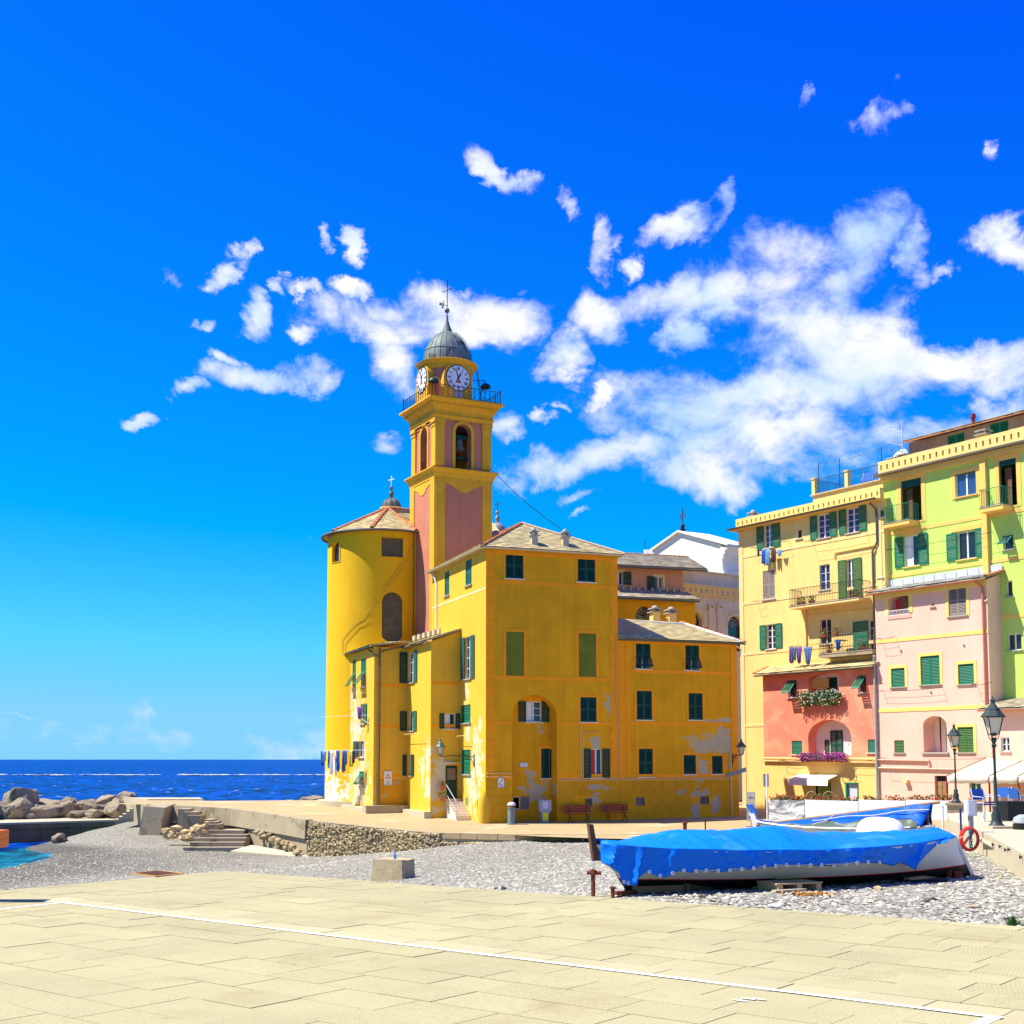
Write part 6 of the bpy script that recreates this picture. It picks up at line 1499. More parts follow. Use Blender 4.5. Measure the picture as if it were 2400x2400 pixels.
q = Ft.p(Ft.s_at(2017), z1t+.08, -.5); mb = MB(); mb.prism([q+Z*.12, q+Ft.U*.95+Z*.12, q+Ft.U*1.0-Ft.Nn*.35+Z*.8, q+Ft.U*.05-Ft.Nn*.35+Z*.8], -Ft.Nn*.04); mb.build('canvas', CL['blue'], dk)
mb = MB()
for x in (0, .95): mb.tube([q+Ft.U*x, q+Ft.U*x-Ft.Nn*.38+Z*.85], .02, 5); mb.tube([q+Ft.U*x-Ft.Nn*.4, q+Ft.U*x+Z*.45], .02, 5)
mb.build('frame', M.lgrey, dk)
balcony(ya, FY, FY.s_at(1884), FY.s_at(2050), zb1, 1.0, 1.0); balcony(ya, FY, FY.s_at(1949), Ly-.3, zb2, .9, 1.0, slab=M.conc, th=.2)
mb = MB(); s_ = FY.s_at(2071); mb.tube([FY.p(s_-.1, zy-.15, .5), FY.p(s_, zy-.5, .12), FY.p(s_, FY.sz(2071, 1268)[1], .1), FY.p(s_-.35, FY.sz(2065, 1290)[1], .1), FY.p(s_-.35, FY.sz(2068, 1545)[1], .1)], .06, 7); mb.build('drainpipe', M.gutterd, ya)
mb = MB(); s_ = FY.s_at(1897); mb.tube([FY.p(s_, zb1-.2, .06), FY.p(s_, FY.sz(1897, 1530)[1], .06)], .05, 6); mb.build('wall_pipe', M.limet, ya); mb = MB(); mb.tube([FY.p(s_+.1, zb1-.5, .06), FY.p(Ly-.3, zb1-.55, .06)], .03, 5); mb.build('wall_pipe', M.limet, ya); mb = MB(); mb.tube([FY.p(FY.s_at(1968), FY.sz(1968, 1307)[1], .06), FY.p(FY.s_at(1970), FY.sz(1969, 1294)[1], .06), FY.p(FY.s_at(2065), FY.sz(2060, 1277)[1], .06)], .04, 5); mb.build('wall_pipe', M.limet, ya)
rod_line(ya, FY, 1770, 1850, 1287); rod_line(ya, FY, 1905, 2030, 1272, .7); rod_line(ya, FY, 1775, 1790, 1412)
garm = 'washing under the top yellow house window'
for px, kd, cc, w, h in ((1786, 'towel', 'navy', .2, .4), (1798, 'trousers', 'blue', .36, .85), (1808, 'trousers', 'sky', .34, .95), (1821, 'trousers', 'brown', .42, .75), (1836, 'towel', 'sky', .45, .4)):
    s_, z = FY.sz(px, 1289); garment(kd, FY.p(s_, z, .3), FY.U, FY.Nn, w, h, CL[cc], cc.replace('sky', 'light blue')+' '+('cloth' if kd == 'towel' else 'trousers')+' on the line below the white framed top window', garm)
for px, kd, cc, w, h in ((1880, 'trousers', 'purple', .35, .95), (1888, 'towel', 'green', .3, .8), (1898, 'towel', 'purple', .55, .95), (1919, 'towel', 'denim', .7, 1.0)):
    s_, z = FY.sz(px, 1518); garment(kd, FY.p(s_, z, .9), FY.U, FY.Nn, w, h, CL[cc], cc+' washing ('+kd+') hung above the salmon house roof', 'washing above the salmon roof')
rod_line(ya, FY, 1876, 1940, 1518, .95)
gp_ = 'pots on the yellow house balconies'
for px, zb, fl in ((1900, zb1, M.fl_red), (1912, zb1, None), (1928, zb1, M.fl_red), (1934, zb1, None), (2030, zb1, None), (2038, zb1, M.fl_red)):
    s_ = FY.s_at(px); pot(('terracotta pot of red flowers' if fl else 'terracotta pot with green plant')+' on the upper balcony of the yellow house', FY.p(s_, zb+.03, .75), .13, .2, fl, 50, 6, group=gp_+(' red' if fl else ' green'))
for px, zz, fl in ((1966, zb2+.03, M.fl_red), (1962, zb2+1.0, M.fl_red), (1990, zb2+1.0, M.fl_red), (2040, zb2+.03, None), (2050, zb2+.03, None)):
    s_ = FY.s_at(px); pot(('terracotta pot of red flowers on the lower balcony of the yellow house' if fl else 'terracotta pot with green plant on the lower balcony of the yellow house') if zz < zb2+.5 else 'red geraniums in a box on the lower balcony railing', FY.p(s_, zz, .6 if zz < zb2+.5 else .85), .17, .2, fl, 70, 10, group=gp_+(' low'+str(bool(fl)) if zz < zb2+.5 else ' rail'))
bt = thing('balcony_table', 'small folding table with cloth on the lower yellow balcony', 'table', FY.p(FY.s_at(1992), zb2+.03, .5)); q = FY.p(FY.s_at(1992), zb2+.03, .5)
mb = MB(); mb.box(q+Z*.72, (.6, .5, .03), -.98); mb.build('tabletop', M.iron, bt); mb = MB()
for sg in (-1, 1): mb.tube([q+Vector((-.25*sg, .1, 0)), q+Vector((.25*sg, .1, .7))], .012, 4)
mb.build('leg', M.iron, bt)
garment('towel', q+Z*.76+FY.Nn*.3, FY.U, FY.Nn, .45, .6, CL['blue'], 'blue patterned cloth hanging over the balcony table', None)

# ---------------------------------------------------------------- lime green house
lg = thing('green_house', 'tall lime green house with apricot trim, pierced parapet and balconies', 'house', FY.p(Ly+3, PZ(*FY.p(Ly+3, 0).xy)))
FG = FY.off(-.35); FG.holes = []; sG0 = FG.s_at(2086); sG1 = FG.s_at(2700)
zg = FG.sz(2086, 1112)[1]
def G(*a, **k): return window(lg, FG, FG.rc(*a[:4]), *a[4:], **k)
zgb = FG.sz(2140, 1224)[1]
r_ = FG.rc(2112, 1123, 2160, 1222); r_[2] = zgb+.04; window(lg, FG, r_, '--', glass=None, trim=M.limet, tm=.28, sill=None, frame=M.brownwood, back=False)
mb = MB(); FG.bx(mb, r_[0], r_[1], r_[3]-.42, r_[3], -.13, -.08); mb.build('roller_blind', M.dgreen, lg); mb = MB(); FG.bx(mb, r_[0]+.1, r_[0]+.5, r_[2], r_[3]-.45, -.4, -.36); mb.build('door', M.brownwood, lg)
G(2239, 1108, 2288, 1162, '--', trim=M.limet, tm=.26, rows=1, glass=M.bglass, sill=M.limet)
r2 = FG.rc(2239, 1096, 2288, 1110); mb = MB(); FG.bx(mb, r2[0], r2[1], r2[2], r2[3], -.1, .004); mb.build('roller_blind', M.dgreen, lg)
zgb2 = FG.sz(2370, 1187)[1]; r_ = FG.rc(2342, 1076, 2383, 1186); r_[2] = zgb2+.04; window(lg, FG, r_, '--', glass=None, trim=M.limet, tm=.26, sill=None, frame=M.brownwood, back=False)
mb = MB(); FG.bx(mb, r_[0], r_[1], r_[3]-.3, r_[3], -.13, -.08); mb.build('roller_blind', M.dgreen, lg); mb = MB(); FG.bx(mb, r_[0]+.1, r_[0]+.5, r_[2], r_[3]-.35, -.4, -.36); mb.build('door', M.brownwood, lg)
G(2119, 1255, 2154, 1327, 'OO', M.green, lw=.62, glass=M.glass, trim=None, sill=M.limet, rows=1, curtain=M.white); G(2244, 1245, 2287, 1310, 'OO', M.green, lw=.66, rows=1, sill=M.limet)
for q in ((2119, 1246, 2154, 1254), (2232, 1232, 2296, 1243)):
    r2 = FG.rc(*q); mb = MB(); FG.bx(mb, r2[0]-.1, r2[1]+.1, r2[2], r2[3], .001, .04); mb.build('lintel', M.limet, lg)
G(2351, 1256, 2375, 1288, 'A', M.teal, amid=1.0, aang=50, cols=1, rows=1); G(2358, 1361, 2373, 1398, '--', cols=1, rows=1); G(2361, 1485, 2394, 1524, '--', cols=2, rows=1)
mb = MB(); FG.wall(mb, [(sG0, RG), (sG1, RG), (sG1, zg), (sG0, zg)])
for (a, b) in ((sG0, sG0), (sG1, sG1)): mb.face([FG.p(a, RG), FG.p(a, zg), FG.p(a, zg, -dp), FG.p(a, RG, -dp)])
mb.face([FG.p(sG0, zg), FG.p(sG1, zg), FG.p(sG1, zg, -dp), FG.p(sG0, zg, -dp)]); mb.face([FG.p(sG0, RG, -dp), FG.p(sG0, zg, -dp), FG.p(sG1, zg, -dp), FG.p(sG1, RG, -dp)]); mb.build('wall', M.lime, lg)
mb = MB(); FG.bx(mb, sG0, sG1, zg-.36, zg-.05, .001, .22); mb.build('frieze', M.limet, lg)
mb = MB(); FG.bx(mb, sG0-.25, sG1, zg-.05, zg+.06, -.3, .5); mb.build('eave', M.gutterd, lg)
cren(lg, FG, sG0-.05, sG1, zg+.06, .72, n=int((sG1-sG0)/.42), d0=.0)
for py in (1243, 1345, 1470): zz = FG.sz(2130, py)[1]; band(lg, FG, sG0, sG1, zz-.1, zz+.1, M.limet, .025)
mb = MB(); s_ = FG.s_at(2329); FG.bx(mb, s_-.15, s_+.19, RG, zg-.3, .001, .2); mb.build('pilaster', M.limet, lg)
balcony(lg, FG, FG.s_at(2106), FG.s_at(2170), zgb, .85, .95, M.green, M.limet, th=.22); balcony(lg, FG, FG.s_at(2338), FG.s_at(2395), zgb2, .85, .95, M.green, M.limet, th=.22)
rod_line(lg, FG, 2092, 2330, 1292, .6)
# attic storey set back
Fk = FG.off(-2.6); sk0 = Fk.s_at(2150); zk = Fk.sz(2150, 1034)[1]; zk0 = zg
for q in ((2221, 1017, 2261, 1056), (2320, 989, 2364, 1029)): window(lg, Fk, Fk.rc(*q), 'CC', M.green, sill=None, mid=0, lpitch=.06)
mb = MB(); Fk.wall(mb, [(sk0, zk0), (sG1, zk0), (sG1, zk), (sk0, zk)]); mb.face([Fk.p(sk0, zk0), Fk.p(sk0, zk), Fk.p(sk0, zk, -5), Fk.p(sk0, zk0, -5)]); mb.build('attic_wall', M.brick, lg)
a, b = Fk.p(sk0-.2, zk, .35), Fk.p(sG1, zk, .35); c_, d_ = Fk.p(sG1, zk+1.2, -5), Fk.p(sk0-.2, zk+1.2, -5)
mb = MB(); mb.prism([a, b, c_, d_], (0, 0, .07)); at_r = mb.build('attic_roof', M.terra, lg); s_ = MB(); slates(s_, a+Z*.07, b+Z*.07, c_+Z*.07, d_+Z*.07, .4, .3); tag(s_.build('slates', M.slate2, at_r), kind='stuff')
for px, py in ((2096, 1090), (2118, 1082)): q = at(px, py, FG.p(FG.s_at(px), 0).y+1.5); chimney(lg, q-Z*.3, .5, .45, M.yell2, rz=-.98, dome=False)
q = FG.p(FG.s_at(2328), zg+.75, -.1); chimney(lg, q-Z*.2, .5, .4, M.limet, rz=-.98, dome=False)
q = Fk.p(Fk.s_at(2301), zk+.05, -.2); mb = MB(); mb.lathe(q, [(.14, 0), (.1, .25), (.1, .5), (.15, .52), (.13, .75), (.001, .8)], 12); mb.build('flue', M.darkred, lg)
# aerial and dish
ae = thing('roof_aerial', 'television aerial mast with white satellite dish on the green house roof', 'aerial', Fk.p(Fk.s_at(2144), zg, .4)); q = Fk.p(Fk.s_at(2146), zg+.3, .4)
mb = MB(); mb.tube([q, q+Z*3.2], .03, 6); mb.tube([q+Z*2.7, q+Z*2.95-FY.U*1.0+Z*.15], .02, 5); mb.tube([q+Z*1.85, q+Z*2.3-FY.U*1.0], .02, 5); mb.build('mast', M.lgrey, ae)
mb = MB()
for k in range(9): p = (q+Z*1.9).lerp(q+Z*2.3-FY.U*1.0, k/8); mb.tube([p-Vector((.1, .2, -.1)), p+Vector((.1, .2, .1))], .012, 4)
mb.build('aerial_rods', M.lgrey, ae)
mb = MB(); dn = Vector((-.75, -.45, .45)).normalized(); x = dn.cross(Z).normalized(); y = x.cross(dn); cd = q+Z*1.25-FY.U*.25
mb.grid([[cd+(x*math.cos(2*math.pi*i/18)+y*math.sin(2*math.pi*i/18))*r_-dn*(.16*(1-(r_/.55)**2)) for i in range(18)] for r_ in (.01, .2, .4, .55)], True); mb.build('dish', M.white, ae, True)
mb = MB(); mb.tube([cd-y*.5, cd+dn*.75-y*.1], .015, 4); mb.box(cd+dn*.75-y*.1, (.12, .12, .12)); mb.build('dish_arm', M.grey, ae)

# ---------------------------------------------------------------- pink house
pk = thing('pink_house', 'pale pink house with butter yellow trim and green shutters standing forward of the row', 'house', FP.p(Ly, PZ(*FP.p(Ly, 0).xy)))
sP0 = FP.s_at(2060); sP1 = FP.s_at(2326); zpk = FP.sz(2060, 1392)[1]
def P(*a, **k): return window(pk, FP, FP.rc(*a[:4]), *a[4:], **k)
kt = dict(trim=M.pinkt, tm=.17, sill=M.sill)
P(2223, 1372, 2265, 1443, 'CC', M.grey_sh, **kt); P(2089, 1566, 2121, 1610, 'C', M.green, **kt); P(2158, 1537, 2203, 1604, 'CC', M.green, mid=0, **kt); P(2246, 1556, 2283, 1603, 'C', M.green, **kt)
P(2182, 1410, 2190, 1421, '--', cols=1, rows=1, sill=M.pink); P(2303, 1396, 2311, 1407, '--', cols=1, rows=1, sill=M.pink)
P(2245, 1704, 2282, 1763, 'CC', M.ogreen, **kt); P(2096, 1735, 2119, 1764, 'C', M.ogreen, sill=M.sill)
P(2272, 1834, 2299, 1869, '--', bars=M.green, sill=M.sill, cols=2, rows=1)
r_ = FP.rc(2082, 1393, 2130, 1440); FP.hole(r_, .25, .7); Fq = FP.off(-.7); mb = MB(); Fq.bx(mb, r_[0]-.3, r_[1]+.3, r_[2]-.3, r_[3]+.3, -.05, 0); lo_ = mb.build('loggia_wall', M.warmin, pk)
mb = MB(); FP.bx(mb, r_[0]-.25, r_[0], r_[2], r_[3]+.2, .001, .025); mb.build('surround', M.pinkt, lo_); mb = MB(); FP.bx(mb, r_[1], r_[1]+.25, r_[2], r_[3]+.2, .001, .025); mb.build('surround', M.pinkt, lo_)
mb = MB(); railing(mb, [FP.p(r_[0]-.1, r_[2]-.1, .12), FP.p(r_[1]+.1, r_[2]-.1, .12)], .32, .09); mb.build('loggia_railing', M.white, pk)
garment('towel', Fq.p(r_[0]+.55, r_[3]-.3, .5), FP.U, FP.Nn, .4, .75, CL['red'], 'red cloth hanging inside the pink house loggia', None)
r_ = FP.rc(2164, 1678, 2219, 1763); FP.hole(r_, .5, .95); Fq = FP.off(-.95); mb = MB(); Fq.bx(mb, r_[0]-.5, r_[1]+.5, r_[2]-.3, r_[3]+.3, -.05, 0); lo_ = mb.build('loggia_wall', M.cwhite, pk)
mb = MB(); Fq.bx(mb, r_[1]-.75, r_[1]+.2, r_[2]-.1, r_[2]+1.35, .0, .04); mb.build('loggia_door', M.dgreen, lo_); mb = MB(); mb.tube([FP.p(r_[0]+.65, r_[2], -.6), FP.p(r_[0]+.65, r_[3], -.6)], .045, 6); mb.build('loggia_pipe', M.darkred, lo_)
mb = MB(); FP.bx(mb, r_[0]-.12, r_[1]+.12, r_[2]-.09, r_[2]-.01, -.2, .1); mb.build('loggia_sill', M.sill, lo_)
r_ = FP.rc(2191, 1818, 2219, 1885); FP.hole([r_[0], r_[1], RG+.4, r_[3]], 0, .2); mb = MB(); FP.bx(mb, r_[0], r_[1], RG+.4, r_[3]-.3, -.2, -.14); d_ = mb.build('door', M.oldwood, pk); mb = MB(); FP.bx(mb, (r_[0]+r_[1])/2-.01, (r_[0]+r_[1])/2+.01, RG+.4, r_[3]-.3, -.14, -.13); mb.build('door_gap', M.dark, d_); mb = MB(); FP.bx(mb, r_[0], r_[1], r_[3]-.3, r_[3], -.2, -.18); mb.build('door_light', M.glass, d_)
mb = MB(); FP.wall(mb, [(sP0, RG), (sP1, RG), (sP1, zpk), (sP0, zpk)])
mb.face([FP.p(sP1, RG), FP.p(sP1, zpk), FP.p(sP1, zpk+.4, -PO-.5), FP.p(sP1, RG, -PO-.5)]); mb.face([FP.p(sP0, RG), FP.p(sP0, zpk), FP.p(sP0, zpk+.4, -PO-.5), FP.p(sP0, RG, -PO-.5)]); mb.build('wall', M.pink, pk)
for py in (1502, 1665): zz = FP.sz(2080, py)[1]; band(pk, FP, sP0, sP1, zz-.1, zz+.1, M.pinkt, .025)
mb = MB(); FP.bx(mb, sP0, sP1, zpk-.3, zpk-.02, .001, .03); mb.build('frieze', M.pinkt, pk)
a, b = FP.p(sP0-.25, zpk, .45), FP.p(sP1+.25, zpk, .45); c_, d_ = FP.p(sP1+.25, zpk+.42, -PO-.33), FP.p(sP0-.25, zpk+.42, -PO-.33)
mb = MB(); mb.prism([a, b, c_, d_], (0, 0, .06)); o = mb.build('roof', M.slate, pk); s_ = MB(); slates(s_, a+Z*.06, b+Z*.06, c_+Z*.06, d_+Z*.06, .3, .4); tag(s_.build('slates', mat('light_slate', (.45, .43, .38), .8, .2, 1.5, .2, 10, island=.25), o), kind='stuff'); ridge_tiles(o, b+Z*.08, c_+Z*.08, .12, .34); ridge_tiles(o, a+Z*.08, a+(d_-a)*.5+Z*.08, .12, .34)
gutter(pk, a-Z*.02, b-Z*.02, .07, M.salmonp, joints=False)
for k in range(11):
    t0, t1 = k/11, (k+1)/11; mb = MB(); p0, p1 = d_.lerp(c_, t0)+Z*.08, d_.lerp(c_, t1)+Z*.08; mb.prism([p0+FP.Nn*.02, p1-FP.U*.04+FP.Nn*.02, p1-FP.U*.04+FP.Nn*.05+Z*.36, p0+FP.Nn*.05+Z*.36], FP.Nn*.03); mb.build('flashing_panel', M.lgrey, o)
mb = MB(); s_ = FP.s_at(2318); mb.tube([FP.p(s_-.2, zpk-.1, .4), FP.p(s_, zpk-.4, .1), FP.p(s_, FP.sz(2322, 1660)[1], .1)], .06, 7); mb.build('drainpipe', M.salmonp, pk)
mb = MB(); s_ = sP0+.05; mb.tube([FP.p(s_+.0, FP.sz(2060, 1537)[1], .25), FP.p(s_-.1, FP.sz(2056, 1548)[1], .13), FP.p(s_-.1, RG+.5, .13)], .075, 8); mb.build('drainpipe', M.grey, pk)
rod_line(pk, FP, 2076, 2310, 1780, .7); rod_line(pk, FP, 2065, 2100, 1500); rod_line(pk, FP, 2070, 2210, 1622, .4); rod_line(pk, FP, 2290, 2325, 1606, .5)
mb = MB(); z_ = FP.sz(2120, 1800)[1]; mb.tube([FP.p(sP0, z_+.45, .08), FP.p(FP.s_at(2180), z_+.4, .08), FP.p(FP.s_at(2180), z_, .08)], .07, 6); mb.build('wall_pipe', M.pink, pk); mb = MB(); mb.tube([FP.p(sP0, z_, .08), FP.p(FP.s_at(2240), z_-.05, .08)], .06, 6); mb.build('wall_pipe', M.pink, pk)
mb = MB(); s_, z = FP.sz(2127, 1831); mb.box(FP.p(s_, z, .12), (.3, .25, .15), -.98); mb.build('wall_lamp', M.yell2t, pk)
for px, py in ((2112, 1524), (2259, 1511), (2182, 1621)):
    s_, z = FP.sz(px, py); mb = MB(); mb.ico(FP.p(s_, z, .03), .07, 1); mb.build('wall_anchor', M.sill, pk)

# ---------------------------------------------------------------- salmon house
sh_ = thing('salmon_house', 'low salmon house with arched loggias, flower boxes and slate eave', 'house', FP.p(FP.s_at(1900), PZ(*FP.p(FP.s_at(1900), 0).xy)))
sS0 = FP.s_at(1791); sS1 = sP0-.02; FS = Fac(FP.P, FP.u); zsh = FS.sz(1800, 1582)[1]; zlow = FS.sz(1900, 1775)[1]
def S(*a, **k): return window(sh_, FS, FS.rc(*a[:4]), *a[4:], **k)
S(1847, 1594, 1867, 1635, 'A', M.green, amid=.98, aang=40, cols=1, rows=1); S(2011, 1583, 2030, 1624, 'A', M.green, amid=.98, aang=40, cols=1, rows=1)
S(1856, 1736, 1880, 1768, 'C', M.green, sill=M.pale); S(2034, 1733, 2058, 1764, 'C', M.green, sill=M.pale)
rl1 = FS.rc(1893, 1577, 1966, 1634); FS.hole(rl1, .28, .68); Fq = FS.off(-.68); mb = MB(); Fq.bx(mb, rl1[0]-.6, rl1[1]+.6, rl1[2]-.4, rl1[3]+.3, -.05, 0); lo_ = mb.build('loggia_wall', M.cwhite, sh_)
mb = MB(); Fq.bx(mb, rl1[0]+.9, rl1[0]+1.7, rl1[2]-.2, rl1[3]-.25, 0, .05); mb.build('loggia_door', M.dgreen, lo_)
mb = MB(); FS.bx(mb, rl1[0]+.15, rl1[0]+1.45, rl1[2]+.55, rl1[2]+1.1, -.25, -.2); mb.build('bamboo_blind', M.straw, lo_)
rl2 = FS.rc(1894, 1687, 1995, 1770); FS.hole(rl2, 1.0, .68); mb = MB(); Fq.bx(mb, rl2[0]-.6, rl2[1]+.6, rl2[2]-.4, rl2[3]+.3, -.05, 0); lo_ = mb.build('loggia_wall', M.cwhite, sh_)
cm_ = (rl2[0]+rl2[1])/2
for k in (0, 1): leaf('shutter', Fq.p(cm_-.5+k*.47, rl2[2]-.3, .02), Fq.U, Z, Fq.Nn, .46, 1.75, M.dgreen, lo_, .5)
leaf('shutter', Fq.p(cm_-.95, rl2[2]-.1, .02), Fq.U, Z, Fq.Nn, .32, 1.0, M.dgreen, lo_, 0)
leaf('shutter', FS.p(rl2[1]-.03, rl2[2], -.35), -FS.Nn, Z, -FS.U, .5, 1.6, M.dgreen, lo_, 0)
# shop door, side door
rd = FS.rc(1912, 1834, 1948, 1900); rd[2] = RG+.4; FS.hole(rd, 0, .5); mb = MB(); F3 = FS.off(-.5); F3.bx(mb, rd[0]-.3, rd[1]+.3, rd[2], rd[3]+.3, -.05, 0); o = mb.build('shop_interior', mat('lime_shop_wall', (.35, .55, .10), .8, .1), sh_)
mb = MB(); FS.bx(mb, rd[0], rd[0]+.09, rd[2], rd[3], -.1, -.02); FS.bx(mb, rd[1]-.09, rd[1], rd[2], rd[3], -.1, -.02); mb.build('door_frame', M.dgreen, o)
re = FS.rc(1982, 1834, 2013, 1900); re[2] = RG+.4; FS.hole(re, 0, .15); mb = MB(); FS.bx(mb, re[0], re[1], re[2], re[3], -.15, -.12); o = mb.build('side_door', M.lgrey, sh_); mb = MB(); FS.bx(mb, re[0], re[0]+.13, re[2], re[3], -.12, .01); FS.bx(mb, re[1]-.1, re[1], re[2], re[3], -.12, .01); FS.bx(mb, re[0]+.13, re[1]-.1, re[3]-.1, re[3], -.12, .01); mb.build('door_frame', M.green, o)
up = MB(); hs_ = [h for h in FS.holes]
FSu = Fac(FS.P, FS.u); FSu.holes = [h for h in hs_ if min(z for _, z in h[0]) > zlow]; FSl = Fac(FS.P, FS.u); FSl.holes = [h for h in hs_ if min(z for _, z in h[0]) <= zlow]
mb = MB(); FSu.wall(mb, [(sS0, zlow), (sS1, zlow), (sS1, zsh), (sS0, zsh)]); mb.face([FS.p(sS0, zlow), FS.p(sS0, zsh), FS.p(sS0, zsh+.35, -PO+.02), FS.p(sS0, zlow, -PO+.02)]); mb.build('upper_wall', M.rose, sh_)
mb = MB(); FSl.wall(mb, [(sS0, RG), (sS1, RG), (sS1, zlow), (sS0, zlow)]); mb.face([FS.p(sS0, RG), FS.p(sS0, zlow), FS.p(sS0, zlow, -PO+.02), FS.p(sS0, RG, -PO+.02)]); mb.build('lower_wall', mat('worn_yellow_plaster', (.80, .56, .17), .85, .18, .8, .3, 8, c2=(.55, .47, .33), c2t=.66, c2s=.7), sh_)
a, b = FS.p(sS0-.3, zsh, .45), FS.p(sS1+.1, zsh, .45); c_, d_ = FS.p(sS1+.1, zsh+.46, -PO+.02), FS.p(sS0-.3, zsh+.46, -PO+.02)
mb = MB(); mb.prism([a, b, c_, d_], (0, 0, .06)); o = mb.build('roof', M.slate2, sh_); s_ = MB(); slates(s_, a+Z*.06, b+Z*.06, c_+Z*.06, d_+Z*.06, .3, .4); tag(s_.build('slates', M.slate2, o), kind='stuff'); ridge_tiles(o, a+Z*.08, d_+Z*.08, .12, .36); gutter(sh_, a-Z*.02, b-Z*.02, .08, M.gutterd, joints=False)
# canvas awning over the shop
aw = thing('shop_awning', 'small white canvas awning over the green shop door of the salmon house', 'awning', FS.p(FS.s_at(1920), FS.sz(1920, 1825)[1], .3))
q0, q1 = FS.sz(1873, 1815), FS.sz(1966, 1815); mb = MB(); zz = q0[1]
mb.grid([[FS.p(q0[0], zz, .02), FS.p(q1[0], zz, .02)], [FS.p(q0[0], zz-.28, .9), FS.p(q1[0], zz-.28, .9)], [FS.p(q0[0], zz-.62, .93), FS.p(q1[0], zz-.62, .93)]]); o = mb.build('canopy', M.canvas, aw); sd = o.modifiers.new('t', 'SOLIDIFY'); sd.thickness = .02
mb = MB(); mb.tube([FS.p(q0[0], zz-.27, .9), FS.p(q1[0], zz-.27, .9)], .03, 6); mb.build('front_bar', M.white, aw)
# flower boxes
def flower_box(label, F, px0, px1, py, d, fl, n, nf, hang, tall=.35):
    a, z = F.sz(px0, py); b = F.sz(px1, py)[0]; t = thing('flower_box', label, 'flower box', F.p((a+b)/2, z, d)); mb = MB(); F.bx(mb, a, b, z-.2, z, d-.12, d+.12); mb.build('box', M.pot, t)
    l_, f_ = MB(), MB()
    for k in range(int((b-a)/.22)+1):
        p = F.p(a+(b-a)*(k+.5)/(int((b-a)/.22)+1), z, d+.08); flowers(l_, f_, p, .28, .22, random.uniform(.6, 1.3)*tall, n, nf, .06, .038, hang*random.uniform(.4, 1.3))
    tag(l_.build('plants', M.leaf, t, fix=False), kind='stuff'); tag(f_.build('blossoms', fl, t, fix=False), kind='stuff'); return t
flower_box('overflowing box of white flowers below the salmon house loggia', FS, 1880, 1978, 1640, .2, M.fl_white, 150, 16, 1.0, .45)
flower_box('long box of magenta flowers below the lower salmon arch', FS, 1890, 1992, 1778, .35, M.fl_pink, 75, 42, .45, .28)
o, *_ = rod_line(sh_, FS, 1838, 1890, 1784, .45); rod_line(sh_, FS, 1994, 2050, 1784, .45)
mb = MB(); mb.tube([FS.p(sS0, zlow-.05, .1), FS.p(sS1, zlow-.12, .1)], .06, 6); mb.build('wall_pipe', M.yell2t, sh_); mb = MB(); mb.tube([FS.p(sS0, zlow-.22, .1), FS.p(sS1, zlow-.3, .1)], .05, 6); mb.build('wall_pipe', M.yell2t, sh_)

# ---------------------------------------------------------------- low pink cafe at the end of the row, awnings
cf = thing('cafe_house', 'low pink building with slate roof and terracotta eave beside the white awnings', 'house', FP.p(FP.s_at(2380), PZ(*FP.p(FP.s_at(2380), 0).xy)))
FC = FP.off(.6); FC.holes = []; sc0 = FC.s_at(2330); sc1 = FC.s_at(2680); zcf = FC.sz(2340, 1664)[1]
window(cf, FC, FC.rc(2346, 1728, 2366, 1761), '--', rows=2, cols=2, sill=M.sill)
mb = MB(); FC.wall(mb, [(sc0, RG), (sc1, RG), (sc1, zcf), (sc0, zcf)]); mb.face([FC.p(sc0, RG), FC.p(sc0, zcf), FC.p(sc0, zcf, -2.5), FC.p(sc0, RG, -2.5)]); mb.build('wall', M.pink, cf)
a, b = FC.p(sc0-.5, zcf, .5), FC.p(sc1, zcf, .5); c_, d_ = FC.p(sc1, zcf+.75, -2.5), FC.p(sc0-.5, zcf+.75, -2.5)
mb = MB(); mb.prism([a, b, c_, d_], (0, 0, .06)); o = mb.build('roof', M.slate, cf); s_ = MB(); slates(s_, a+Z*.06, b+Z*.06, c_+Z*.06, d_+Z*.06, .3, .4); tag(s_.build('slates', M.slate, o), kind='stuff'); gutter(cf, a, b, .07, M.terra, joints=False)
for k, (px0, px1) in enumerate(((2218, 2316), (2317, 2384), (2385, 2470))):
    F4 = FP.off(.05); F5 = FP.off(3.2)
    tl = [2316, 2394, 2470][k]; 
    fl_, fr_ = F5.s_at(px0), F5.s_at(px1); zf_ = F5.sz(px0, 1820)[1]; zr_ = F4.sz(2316, 1778)[1]
    t = thing('canopy_awning', ['wide white canvas awning beside the wooden door, on dark red poles', 'white canvas awning behind the tall lamp post, on dark red poles', 'white canvas awning at the end of the row, on dark red poles'][k], 'awning', F5.p(fl_, PZ(*F5.p(fl_, 0).xy), 0))
    n = 8; rows = []
    for i in range(n+1):
        u = i/n; x = fl_+(fr_-fl_)*u; sag = -.06*math.sin(math.pi*u)
        rows.append([F4.p(x, zr_, 0), F4.p(x, (zr_+zf_)/2+sag, 1.6), F5.p(x, zf_+sag*.5, 0), F5.p(x, zf_-.32+.03*math.sin(u*14), .02)])
    mb = MB(); mb.grid(rows); o = mb.build('canopy', M.canvas, t, True); sd = o.modifiers.new('t', 'SOLIDIFY'); sd.thickness = .015
    mb = MB(); mb.tube([F4.p(fl_, zr_+.03, 0), F5.p(fl_, zf_+.03, 0)], .035, 6); mb.build('side_bar', M.oldwood, t)
    mb = MB(); mb.tube([F5.p(fl_, zf_, 0), F5.p(fl_, PZ(*F5.p(fl_, 0).xy)-.05, 0)], .05, 6); mb.build('pole', M.darkred, t)
